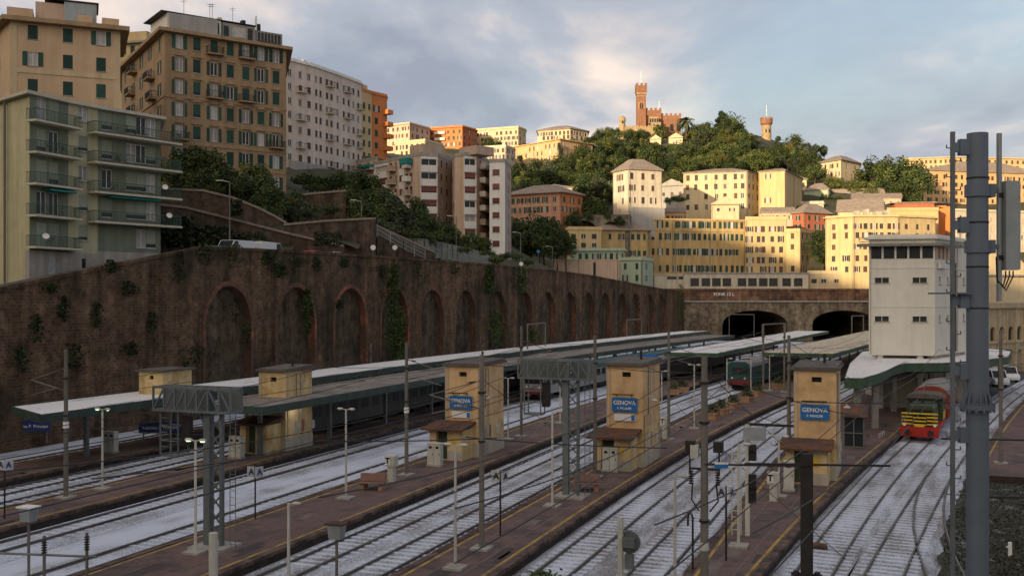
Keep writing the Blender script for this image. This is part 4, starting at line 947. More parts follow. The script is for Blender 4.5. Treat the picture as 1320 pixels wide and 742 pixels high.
simple('low pale house with flat roof behind the white block of the complex', ((600,398),(652,392),(664,400)), 190, 215, 395, 'pale_fac', (195,203), (8,2), over=.3, back=10)
B = simple('long golden orange palazzo with faint windows above the wooded slope', ((656,428),(722,404),(764,418)), 183, 222, 412, 'peach_fac', (190,197.5,205,212), (13,7), over=.8, parapet=0, w=.9, h=1.7, kinds='sc dark so sc dark so2', sh='tan_fac', back=24)
simple('cream hipped house rising behind the long golden orange palazzo', ((693,442),(735,436),(758,444)), 168, 190, 440, 'cream_fac', (172.5,178), (8,4), roof='hip', rise=2.5, over=.7, back=16)
simple('small golden house at the left foot of the long golden orange palazzo', ((640,418),(662,414)), 204, 222, 416, 'yellow_fac', (209,216), (4,), roof='hip', rise=2, back=9)
# ---- pink palazzo and neighbours
B = simple('pink and orange palazzo with a grey hip roof by the wooded slope', ((652,318),(723,309),(751,319)), 250, 300, 313, 'pink_fac', (258,270.5,283.5), ([.14,.26,.4,.56,.72,.88],3), roof='hip2', mats=['orange_fac'], mis=[0,1], w=1.15, h=1.8, kinds='so2 sc pl so', sh='shutter_green', rise=3.2, over=1.0, back=15, chim=2)
simple('pale house with light roof just behind the pink palazzo', ((690,345),(738,342)), 243, 262, 344, 'cream_fac', (247,), (6,), roof='hip', rise=1.8, back=12, w=.9, h=1.0)
# ---- stone viaduct below the white house
vp0 = XY(716, 312)
vd = thing('stone_viaduct', 'old grey stone viaduct wall with two arches below the white house', 'viaduct', (vp0.x, vp0.y, 15))
a, c = XY(716, 312), XY(812, 308); dr = (c-a).normalized(); nn = Vector((-dr.y, dr.x)); Ls = (c-a).length
def vpos(s, off, z): q = a+dr*s+nn*off; return (q.x, q.y, z)
fr, bk = arch_wall(vpos, 0, Ls, lambda s: zv(277, 310), 14, [(8.6, 4.9, 31.0, 4.9), (17.0, 3.3, 31.0, 4.4)], 3)
wput(fr, 'wall_face', M['viaduct_stone'], vd, fix=False); wput(bk, 'arch_recess', [M['brick_recess'], M['brick_red']], vd, fix=False)
b = MB(); s0 = vpos(0,0,0); s1 = vpos(0,9,0); b.face([vpos(0,0,14), vpos(0,9,14), vpos(0,9,zv(277,310)), vpos(0,0,zv(277,310))]); b.face([vpos(0,0,zv(277,310)), vpos(Ls,0,zv(277,310)), vpos(Ls,9,zv(277,310)), vpos(0,9,zv(277,310))]); wput(b, 'end_wall', M['viaduct_stone'], vd, fix=False)
# ---- white corner house
B = simple('white three storey house with hip roof standing alone below the castle', ((790,326),(811,318),(853,322)), 219, 300, 319, 'pale_fac', (227,242,258), ([.35,.6],[.09,.42,.73]), roof='hip2', w=1.1, h=1.9, kinds='sc dark so sc dark so2', sh='shutter_brown', rise=4.0, over=.7, back=14, chim=1)
B.box('base_wall', 1, .0, 1.02, -1.5, .5, zv(305,318), zv(267,318), 'grey_fac')
# ---- ochre palazzo group right of it
B = simple('ochre palazzo with low grey roof and tall chimneys right of the white house', ((881,362),(963,356),(979,366)), 222, 290, 358, 'cream_fac', (228,240,252.5,266), ([.07,.2,.36,.52,.66,.82,.93],3), roof='hip2', w=1.15, h=1.9, kinds='sc pl dark', sh='shutter_brown', rise=2.0, over=.5, back=16, chim=3)
simple('grey annex with slate roof between the white house and the ochre palazzo', ((850,372),(882,368)), 240, 285, 370, 'grey_fac', (250,), (3,), roof='gable', w=1, h=1.4, rise=2.4, over=.4, back=12, chim=1)
simple('plain yellow block joined to the right of the ochre palazzo', ((978,358),(1012,354),(1034,378)), 221, 290, 356, 'yellow_fac', (227,258), ([.35],0), roof='hip2', w=1.2, h=1.7, kinds='sc dark so sc dark so2', sh='shutter_brown', rise=2.2, over=.5, back=18)
simple('small cream gabled house squeezed below the ochre palazzo', ((917,346),(953,345)), 264, 300, 345, 'cream_fac', (270,), (2,), roof='gable', rise=2.6, over=.4, back=10, w=.9, h=1.1)
simple('row of low terracotta roofed cottages behind the long ochre building', ((851,338),(884,337)), 274, 300, 337, 'peach_fac', (280,), (5,), roof='gable', rise=1.6, over=.4, back=8, w=.8, h=1.1, name='house', cat='house')
simple('low pink house with terracotta roof tucked below the yellow block', ((981,344),(1024,343)), 274, 300, 343, 'tan_fac', (280,), (5,), roof='gable', rise=2.0, over=.4, back=9, w=.9, h=1.3, name='house', cat='house')
simple('pale house with roof terrace between the plain yellow block and the villa', ((1030,376),(1062,374)), 262, 290, 375, 'pale_fac', (268,), (4,), over=.3, parapet=.8, back=9, w=.9, h=1.3, name='house', cat='house')
simple('pale stucco house climbing the slope left of the square yellow villa', ((1012,400),(1040,398)), 232, 262, 399, 'cream_fac', (238,248), (3,), roof='hip', rise=2.2, over=.5, back=9, w=.9, h=1.4, name='house', cat='house')
simple('long low tan house under the trees right of the villa', ((1098,388),(1162,386)), 256, 280, 387, 'tan_fac', (262,), (7,), roof='gable', rise=2.2, over=.4, back=9, w=.9, h=1.3, name='house', cat='house')
simple('yellow house with hip roof below the orange palazzo trees', ((1146,340),(1204,338)), 283, 330, 339, 'yellow_fac', (290,302,314), (5,), over=.4, parapet=.5, back=10, w=1.0, h=1.6)
# ---- long yellow terrace facing the station: three fronts
B = simple('long ochre yellow building with attic windows behind the low white pavilion', ((773,318),(868,320),(961,325)), 283, 362, 321, 'ochre_fac', (289.5,305,324.5,346), ([.06,.14,.22,.3,.38,.46,.54,.62,.72,.82,.92],[.03,.1,.17,.23,.29,.36,.43,.5,.57,.65,.73,.81,.88,.95]), w=1.0, h=2.1, kinds='sc so sc dark so2 sc', sh='shutter_green', over=.35, parapet=.3, back=14)
B.box('string_course', 0, 0, 1, -.2, .2, zv(298,321), zv(296,321), 'ochre_fac'); B.box('string_course', 1, 0, 1, -.2, .2, zv(298,321), zv(296,321), 'ochre_fac')
simple('bright yellow six storey building standing right of the long ochre one', ((961,323),(1014,322)), 282, 360, 322, 'yellow_fac', (295,308,321.5,335,347), ([.1,.32,.44,.66,.86],), w=1.15, h=1.9, kinds='sc so dark dark so2', sh='shutter_brown', over=.2, parapet=.8, back=12)
simple('narrow yellow corner building with a shaded right flank and small balconies', ((1013,321),(1031,319),(1053,332)), 298, 362, 320, 'yellow_fac', (304,318,332,346), ([.5],[.15,.42,.75]), w=1.1, h=1.8, kinds='sc dark so sc dark so2', sh='shutter_brown', over=.25, parapet=.9, back=10)
B = simple('low yellow building with roof terrace and balustrade left of the long ochre building', ((730,300),(776,302)), 295, 350, 301, 'yellow_fac', (304.5,316), ([.2,.48,.78],), w=1.5, h=1.4, kinds='pl dark', over=.25, parapet=.7, back=10)
simple('wide hipped yellow house front between the terrace house and the ochre building', ((766,306),(836,310)), 297, 352, 308, 'ochre_fac', (305,326), ([.14,.28,.5,.6,.7,.82,.92],), roof='hip', w=1.0, h=1.7, kinds='so sc', sh='shutter_green', rise=3.6, over=.8, back=15)
# ---- mint houses at the end of the big wall
simple('pale mint green house with white cornice above the wall end', ((735,282),(806,280)), 322, 362, 281, 'mint_fac', (331,), ([.18,.3,.46,.6,.75,.9],), w=.95, h=1.9, kinds='sc so2', sh='shutter_green', over=.5, parapet=.5, back=9)
simple('smaller mint green house lower down beside the white pavilion', ((797,278),(827,275),(842,286)), 334, 372, 276, 'mint_fac', (343,358), ([.3,.8],[.4]), w=.8, h=1.6, kinds='sc so2', sh='shutter_green', over=.3, parapet=.6, back=8)
b = simple('plain tan boundary building with one dark doorway along the street', ((712,262),(800,262)), 334, 366, 262, 'tan_fac', (), (0,), over=.1, parapet=0, back=6, cat='building', name='low_building')
b.box('doorway', 0, .6, .635, -.05, .05, zv(365,262), zv(338,262), 'black')
# ---- pavilion on top of the tunnel portal
B = Bld('pavilion', 'low white pavilion with big dark square windows on top of the tunnel portal', 'pavilion', ud((882,297),(1042,297)), 8, 14.6, zv(351,297), 'pale_fac')
fr_ = [(u-882)/160 for u in (896,909.5,921.5,933,954,967,980,993,1007.5,1021)]; fr_ = [(u-882)/160 for u in (895.5,910,923.5,937,954.5+2,969+1,984,997,1014,1029)]
B.edge(0, fr_, [zv(363.5,297)], 2.55, 2.35, 'dark', 'shutter_brown'); B.finish('flat', over=.35, parapet=0, cornice='concrete', eave=.3)
B = simple('small white building with shutters at the left end of the white pavilion', ((842,299),(884,298)), 353, 374, 298, 'pale_fac', (358,), ([.5,.65,.85],), over=.3, parapet=0, w=1.4, h=.8, kinds='dark', back=8, cat='building', name='low_building')
simple('low yellow building with terrace right of the white pavilion', ((1041,303),(1125,303)), 352, 374, 303, 'cream_fac', (362,), ([.1,.25,.45,.62,.85],), over=.2, parapet=.8, w=1.6, h=1.2, kinds='pl dark', back=9, cat='building', name='low_building')
# ---- right hand hill
simple('square yellow villa with hip roof on the ridge between the dark trees', ((1057,436),(1084,426),(1108,438)), 208, 240, 430, 'cream_fac', (214,225), ([.25,.55,.85],[.3,.75]), roof='hip2', w=1.0, h=1.8, kinds='sc dark so sc dark so2', sh='shutter_brown', rise=3, over=.9, back=14, chim=1)
simple('small pale green house with tan roof below the square yellow villa', ((1036,398),(1068,392),(1072,402)), 245, 268, 394, 'mint_fac', (253,), ([.75,.9],0), roof='hip2', w=.9, h=1.6, kinds='sc', rise=3, over=.4, back=9, name='house', cat='house')
simple('red house with hip roof among the yellow buildings', ((1022,342),(1036,338),(1070,344)), 275, 300, 340, 'red_fac', (281,292), ([.5],[.2,.5,.8]), roof='hip2', w=1.1, h=1.6, kinds='sc so', sh='shutter_green', rise=3.4, over=.9, back=14, name='house', cat='house')
B = simple('curved front yellow building with roof terrace directly behind the control tower', ((1064,306),(1100,300),(1158,300),(1206,306)), 279, 372, 302, 'yellow_fac', (292,303.5,318,333,347), ([.3,.75],[.09,.27,.45,.63,.81,.94],[.2,.5,.8]), w=1.1, h=1.7, kinds='sc dark so sc dark so2', sh='shutter_brown', over=.7, parapet=.4, back=16)
for f0_, f1_, h_ in ((.1,.2,1.6),(.34,.4,2.2),(.55,.7,1.5),(.8,.86,2.0)): B.box('rooftop_room', 1, f0_, f1_, 2, 5, B.z1, B.z1+h_, 'pale_fac')
for k in range(14): B.box('roof_post', 1, .02+.07*k, .028+.07*k, .3, .4, B.z1, B.z1+1.5, 'galv')
B.balcony(1, .2, zv(311,302), 2.4, 1.0, slab='slab')
for k, (pp, vt, vb, d, rise, lb) in enumerate((((( 1060,398),(1140,392)), 265, 285, 394, 7, 'long grey brown shed roof behind the curved yellow building, the upper one'), (((1080,352),(1138,348)), 273, 292, 350, 4.6, 'long grey brown shed roof behind the curved yellow building, the lower one'))):
    simple(lb, pp, vt, vb, d, 'cream_fac', (), (0,), roof='gable', rise=rise, over=.6, back=11, name='shed', cat='shed')
B = simple('terracotta roof terrace building with red awnings left of the orange palazzo', ((1142,352),(1210,350)), 270, 300, 351, 'peach_fac', (), (0,), over=.3, parapet=.7, back=10, name='house', cat='house')
B.box('rooftop_room', 0, .2, .95, 2, 8, B.z1, B.z1+2.4, 'red_fac'); B.box('rooftop_roof', 0, .12, 1.0, 1.2, 9, B.z1+2.45, B.z1+2.7, 'concrete')
simple('upper orange yellow palazzo peeking over the big orange one at the right edge', ((1166,470),(1228,464),(1330,470)), 204, 250, 468, 'yellow_fac', (209,216,224), (10,14), over=.7, parapet=.3, w=1.0, h=1.6, back=18, kinds='sc')
B = simple('big orange palazzo with grey mansard roof at the right edge', ((1190,436),(1248,442),(1345,452)), 221, 285, 440, 'peach_fac', (228,238,248.5,258,267), ([.13,.3,.47,.62,.74,.86],14), roof='hip2', w=1.2, h=1.8, kinds='sc dark so sc dark so2', sh='shutter_brown', rise=5, over=.7, back=22)
simple('plain orange red block below the big orange palazzo', ((1203,360),(1228,358)), 266, 310, 359, 'orange_fac', (274,), (2,), over=.2, parapet=.3, back=10)
simple('long white and pink building with many windows behind the big grey mast', ((1226,350),(1345,362)), 272, 352, 355, 'pale_fac', (283,295,305,318,333), (15,), mats=['pink_fac'], w=1.0, h=1.8, kinds='sc so2 pl', sh='tan_fac', over=.5, parapet=.5, back=14)
B = simple('pale gabled warehouse with dark roof behind the station building at the right edge', ((1252,200),(1330,206)), 356, 400, 203, 'cream_fac', (), (0,), roof='gable', rise=6.5, over=.8, back=30, name='warehouse', cat='warehouse', rm='roof_grey')
# ---- old station building at the right edge with arched windows
a, c = XY(1250, 152), XY(1345, 168); dr = (c-a).normalized(); nn = Vector((-dr.y, dr.x)); Ls = (c-a).length
sb = thing('station_building', 'old sandstone station building with tall arched windows at the right edge', 'station building', (a.x, a.y, 0))
def spos(s, off, z): q = a+dr*s+nn*off; return (q.x, q.y, z)
ar = [(1.3+3.05*k, .85, 6.6, .85) for k in range(6) if 1.3+3.05*k+1 < Ls]
fr, bk = arch_wall(spos, 0, Ls, lambda s: zv(393, 158), 5.0, ar, .4, 3, 10); wput(fr, 'wall_upper', M['station_stone'], sb, fix=False); wput(bk, 'arched_window', [M['glass'], M['station_stone']], sb, fix=False)
ar = [(1.3+3.05*k, .85, 2.9, .85) for k in range(6) if 1.3+3.05*k+1 < Ls]
fr, bk = arch_wall(spos, 0, Ls, lambda s: 5.0, -.3, ar, .4, 3, 10); wput(fr, 'wall_lower', M['station_stone'], sb, fix=False); wput(bk, 'arched_door', [M['curtain'], M['station_stone']], sb, fix=False)
for z0_, z1_, o_ in ((4.85,5.25,.3),(zv(397,158),zv(393,158)+.35,.5)):
    b = MB(); b.hexa([spos(0,-o_,z0_),spos(Ls,-o_,z0_),spos(Ls,.3,z0_),spos(0,.3,z0_),spos(0,-o_,z1_),spos(Ls,-o_,z1_),spos(Ls,.3,z1_),spos(0,.3,z1_)]); wput(b, 'cornice', M['station_stone'], sb)
for k in range(7):
    s = 2.83+3.05*(k-1)
    if 0 < s < Ls: b = MB(); b.hexa([spos(s-.22,-.16,-.2),spos(s+.22,-.16,-.2),spos(s+.22,.1,-.2),spos(s-.22,.1,-.2),spos(s-.22,-.16,10.4),spos(s+.22,-.16,10.4),spos(s+.22,.1,10.4),spos(s-.22,.1,10.4)]); wput(b, 'pilaster', M['station_stone'], sb)
b = MB(); b.hexa([spos(0,.3,zv(394,158)),spos(Ls,.3,zv(394,158)),spos(Ls,12,zv(394,158)),spos(0,12,zv(394,158)),spos(0,.3,zv(393,158)),spos(Ls,.3,zv(393,158)),spos(Ls,12,zv(393,158)),spos(0,12,zv(393,158))]); b.face([spos(0,0,-.2),spos(0,12,-.2),spos(0,12,10.5),spos(0,0,10.5)]); wput(b, 'roof', M['roof_grey'], sb)

# ---- white signal control tower
a, c, e = XY(1120, 104), XY(1205, 102.5), XY(1249, 111.5)
B = Bld('control_tower', 'white railway control tower with a dark glazed top room', 'control tower', [a, c, e], 9.5, zv(458, 103), zv(305, 103), 'tower_white', bdir=Vector((-.1,1)).normalized()); B.below = 0
B.poly = [a, c, e, e+(a-c)]
zr = rows_v((361, 411), 103)
B.edge(0, [.2,.775], zr, 1.35, .52, 'dark', D=.22)
B.edge(1, [.14,.37,.84], zr, .6, .75, 'dark', D=.2)
B.finish('flat', 'snow_roof', over=.35, parapet=.25, cornice='tower_white', eave=.25)
for f in (.2,.775):
    for z in zr: 
        B.box('window_surround', 0, f-.13, f+.13, -.05, .02, z-.42, z-.28, 'tower_white'); B.box('window_surround', 0, f-.13, f+.13, -.05, .02, z+.28, z+.38, 'tower_white')
zc, zd = zv(333, 103), zv(317.5, 103)
for k in range(5): B.box('control_room_window', 0, .03+.195*k, .195+.195*k, -.04, .05, zc, zd, 'glass')
for k in range(6): B.box('mullion', 0, .0+.195*k, .03+.195*k, -.06, .05, zc, zd, 'white_paint')
for k in range(5): B.box('mullion', 0, .108+.195*k, .116+.195*k, -.05, .05, zc, zd, 'metal_dark')
B.box('wooden_blind', 1, .0, .55, -.05, .05, zc, zd, 'shutter_brown')
for k in range(5): B.box('blind_slat', 1, .01+.11*k, .08+.11*k, -.08, -.045, zc, zd, 'tan_fac')
b = MB(); u0 = (a-c).normalized()
q = [a+u0*1.1+Vector((0,-1.0)), c+Vector((.3,-1.0)), e+(e-c).normalized()*-4.2+Vector((.9,-.5)), c+Vector((0,.2)), a+Vector((0,.2)), a+u0*1.1+Vector((0,.3))]
b.prism([(p.x-B.o.x, p.y-B.o.y) for p in q], zd+.02-B.z0, zd+.3-B.z0); b.build('sun_canopy', M['roof_grey'], B.root)
for z in (zv(345,103), zv(395,103)):
    for i in (0,1): B.box('string_course', i, 0, 1, -.05, .05, z-.06, z+.06, 'tower_white')
for i_, f_ in ((0,.02),(1,.62)): B.box('drainpipe', i_, f_, f_+.014, -.1, -.01, B.z0+.1, B.z1-.4, 'hut_base')
for f_ in (.2,.775):
    for z in zr: B.box('window_frame', 0, f_-.004, f_+.004, -.02, .2, z-.26, z+.26, 'white_paint')
B.box('cable_duct', 1, .58, .592, -.06, -.005, B.z0+.2, zc-.3, 'metal_dark')
B.box('air_conditioner', 1, .07, .24, -.4, -.05, zc-1.0, zc-.4, 'white_paint')
B.box('undercroft', 0, .17, .8, 1.2, 7, .3, B.z0-.05, 'hut_base')
for f in (.19,.8): 
    p_ = a+(c-a)*f+Vector((0,.5)); b = MB(); b.bar((0,0,-B.z0+.3),(0,0,-.02),.55,.55); b.build('support_column', M['tower_white'], B.root, B.loc(p_, B.z0))
p_ = c+(e-c)*.5+Vector((-.6,0)); b = MB(); b.bar((0,0,-B.z0+.3),(0,0,-.02),.5,.5); b.build('support_column', M['tower_white'], B.root, B.loc(p_, B.z0))
B.box('undercroft', 1, .02, .95, .25, .8, B.z0-1.8, B.z0-.01, 'hut_base')

# ---- castle on the hilltop
dC = 500; pxm = F/dC
p = P(827, 172, dC)
ct = thing('castle', 'red brick castle with a tall crenellated tower on the hilltop', 'castle', tuple(p))
def cbox(name, u0, u1, v0, v1, y0, y1, m_, cren=0, taper=0):
    x0, x1, z0, z1 = (u0-827)/pxm, (u1-827)/pxm, (172-v1)/pxm, (172-v0)/pxm; b = MB(); b.box(x0, x1, y0, y1, z0, z1)
    if cren:
        n = max(2, int((x1-x0)/1.7)); ww = (x1-x0)/(2*n-1)
        for k in range(n):
            for yy in (y0, y1-.6): b.box(x0+2*k*ww, x0+(2*k+1)*ww, yy, yy+.6, z1, z1+cren)
        n = max(2, int((y1-y0)/1.7)); ww = (y1-y0)/(2*n-1)
        for k in range(1, n-1):
            for xx in (x0, x1-.6): b.box(xx, xx+.6, y0+2*k*ww, y0+(2*k+1)*ww, z1, z1+cren)
    return b.build(name, M[m_], ct)
T = cbox('tower', 821.3, 832.7, 119, 175, 0, 4.5, 'castle_brick')
cbox('tower_head', 820, 834, 110.5, 119, -.6, 5.1, 'castle_brick', 1.2); cbox('corbel_band', 820.6, 833.4, 119, 121.5, -.3, 4.8, 'castle_stone')
cbox('tower_band', 821, 833, 123.5, 124.5, -.12, 4.6, 'castle_stone')
b = MB(); n = 12
for k in range(n):
    a0, a1 = math.pi*k/n, math.pi*(k+1)/n; q = []
    for y in (-.12, .1):
        for r_, a_ in ((1.1,a0),(1.1,a1),(1.5,a1),(1.5,a0)): q.append((-r_*math.cos(a_), y, 14.6+r_*math.sin(a_)))
    b.hexa(q)
b.box(-1.5,-1.1,-.12,.1,12,14.6); b.box(1.1,1.5,-.12,.1,12,14.6); b.build('window_arch', M['castle_stone'], ct)
for s in (-.5,.5): b = MB(); b.box(s-.28,s+.28,-.06,.1,12.2,14.9); b.build('window', M['glass'], ct)
b = MB(); b.tube([(0,2,24),(0,2,31)], .16, 6); b.build('flagpole', M['flagpole'], ct)
cbox('keep', 832.7, 853, 141.5, 172, 1, 14, 'castle_brick', 1.1); cbox('keep', 853, 879, 148, 176, 2, 16, 'castle_brick', 1.1)
b = MB(); b.prism([(-5.5,-1.2),(2,-1.2),(2,.5),(-5.5,.5)], [-2,-2,-2,-2], [0.8,9.5,9.5,.8]); b.build('stair_wing', M['castle_brick'], ct)
cbox('lower_wall', 800, 850, 165.5, 182, -5, -3.5, 'castle_stone', .6); cbox('bastion', 838, 850, 160, 182, -5.5, -1, 'castle_stone'); cbox('loggia', 836, 848, 152, 160, -2.5, .5, 'castle_stone')
for k in range(4): x = (837.5+k*3-827)/pxm; b = MB(); b.box(x-.35,x+.35,-2.65,-2.4,4.9,6.9); b.build('window', M['glass'], ct)
b = MB(); b.lathe([(1.5,-4),(1.5,5.2),(1.7,5.2),(1.7,6.6),(1.2,7.4),(.4,7.9),(.02,8.0)], 12, (-10.0,-4,0)); b.build('turret', M['castle_stone'], ct)
b = MB(); b.box(-10.4,-9.6,-5.6,-5.4,4,5.4); b.build('turret_window', M['glass'], ct)
b = MB(); b.tube([(9,2,11),(9,2,16.5)], .13, 6); b.build('flagpole', M['flagpole'], ct)
for x in (15.2, 18.6): 
    b = MB(); b.box(x-.9,x+.9,1.8,2.05,1.5,4); b.sphere((x,1.92,4),.9,.12,1.0,12,6); b.build('window', M['glass'], ct)
# round tower further along the ridge
p = P(988, 180, 520)
rt = thing('round_tower', 'round stone tower with a red crenellated top rising from the trees', 'tower', tuple(p))
b = MB(); b.lathe([(2.5,-8),(2.4,7.2)], 18); b.build('shaft', M['castle_stone'], rt)
b = MB(); b.lathe([(2.4,7.2),(3.1,8.2),(3.1,10.2)], 18)
for k in range(10): a_ = 2*math.pi*k/10; b.bar((2.85*math.cos(a_),2.85*math.sin(a_),10.1),(2.85*math.cos(a_),2.85*math.sin(a_),11.3),.9,.5)
b.build('crenellated_top', M['castle_brick'], rt); b = MB(); b.tube([(0,0,10),(0,0,17.5)], .14, 6); b.build('flagpole', M['flagpole'], rt)
for a_ in (-1.9,-1.2): b = MB(); b.bar((2.42*math.cos(a_),2.42*math.sin(a_),3.2),(2.42*math.cos(a_),2.42*math.sin(a_),5),.6,.3); b.build('window', M['glass'], rt)
# little houses under the castle
simple('small cream cottage with rounded gable under the castle', ((838,478),(852,476)), 180, 200, 477, 'cream_fac', (188,), ([.4],), roof='gable', rise=2, over=.3, back=6, w=.9, h=1.2, name='house', cat='house')
simple('small yellow cottage beside the ivy under the castle', ((862,480),(880,478)), 178, 198, 479, 'cream_fac', (184,), ([.45],), roof='gable', rise=2.2, over=.3, back=7, w=.9, h=1.2, name='house', cat='house')
simple('tiny pale chapel among trees on the right of the castle', ((897,490),(908,489)), 181, 190, 489, 'pale_fac', (), (0,), roof='gable', rise=1.5, over=.3, back=6, name='house', cat='house')

M['coping_pale'] = mat('coping_pale', (.27,.21,.16), .9, .25, 1.5)
# ---- terraced retaining walls on the left
def terrace(label, top, d_, zb, m_='stone_wall', th=1.0, name='terrace_wall'):
    pts = [P(u, v, d) for (u, v), d in zip(top, d_)]; o = pts[0]; b = MB()
    for p_, q_ in zip(pts, pts[1:]):
        t_ = Vector((p_.x, p_.y+th, 0)); s_ = Vector((q_.x, q_.y+th, 0))
        b.hexa([(p_.x-o.x,p_.y-o.y,zb-o.z),(q_.x-o.x,q_.y-o.y,zb-o.z),(s_.x-o.x,s_.y-o.y,zb-o.z),(t_.x-o.x,t_.y-o.y,zb-o.z),(p_.x-o.x,p_.y-o.y,p_.z-o.z),(q_.x-o.x,q_.y-o.y,q_.z-o.z),(s_.x-o.x,s_.y-o.y,p_.z*0+q_.z-o.z),(t_.x-o.x,t_.y-o.y,p_.z-o.z)])
    w_ = tag(b.build(name, M[m_], loc=o), label, 'wall')
    for p_, q_ in zip(pts, pts[1:]):
        c = MB(); a0, a1 = p_-o, q_-o; f = Vector((0,-.18,0)); k = Vector((0,th+.1,0)); u_ = Vector((0,0,.005)); v_ = Vector((0,0,.28)); c.hexa([a0+f+u_, a1+f+u_, a1+k+u_, a0+k+u_, a0+f+v_, a1+f+v_, a1+k+v_, a0+k+v_]); c.build('coping', M['coping_pale'], w_)
    return w_
terrace('upper brown terrace wall below the trees of the ornate brown building', ((196,244),(262,247),(300,256),(330,268),(352,279),(372,291)), (121,123,125,127,129,131), 14, 'stone_wall')
terrace('lower sloping brown terrace wall with a pale coping behind the parked cars', ((196,264),(240,269),(300,284),(375,303),(442,318)), (116,118,121,125,129), 13, 'stone_wall')
terrace('high brown terrace wall with a sharp right corner above the street', ((366,291),(420,286),(478,283),(485,283),(487,290)), (126,131,135,138,150), 14, 'stone_wall')
terrace('stone garden wall below the white apartment house', ((372,254),(410,250),(446,247)), (150,152,154), 20, 'stone_wall')
terrace('stone flanking wall descending right of the sharp terrace corner', ((486,292),(510,303),(548,321),(560,326)), (139,142,148,150), 14, 'stone_wall')

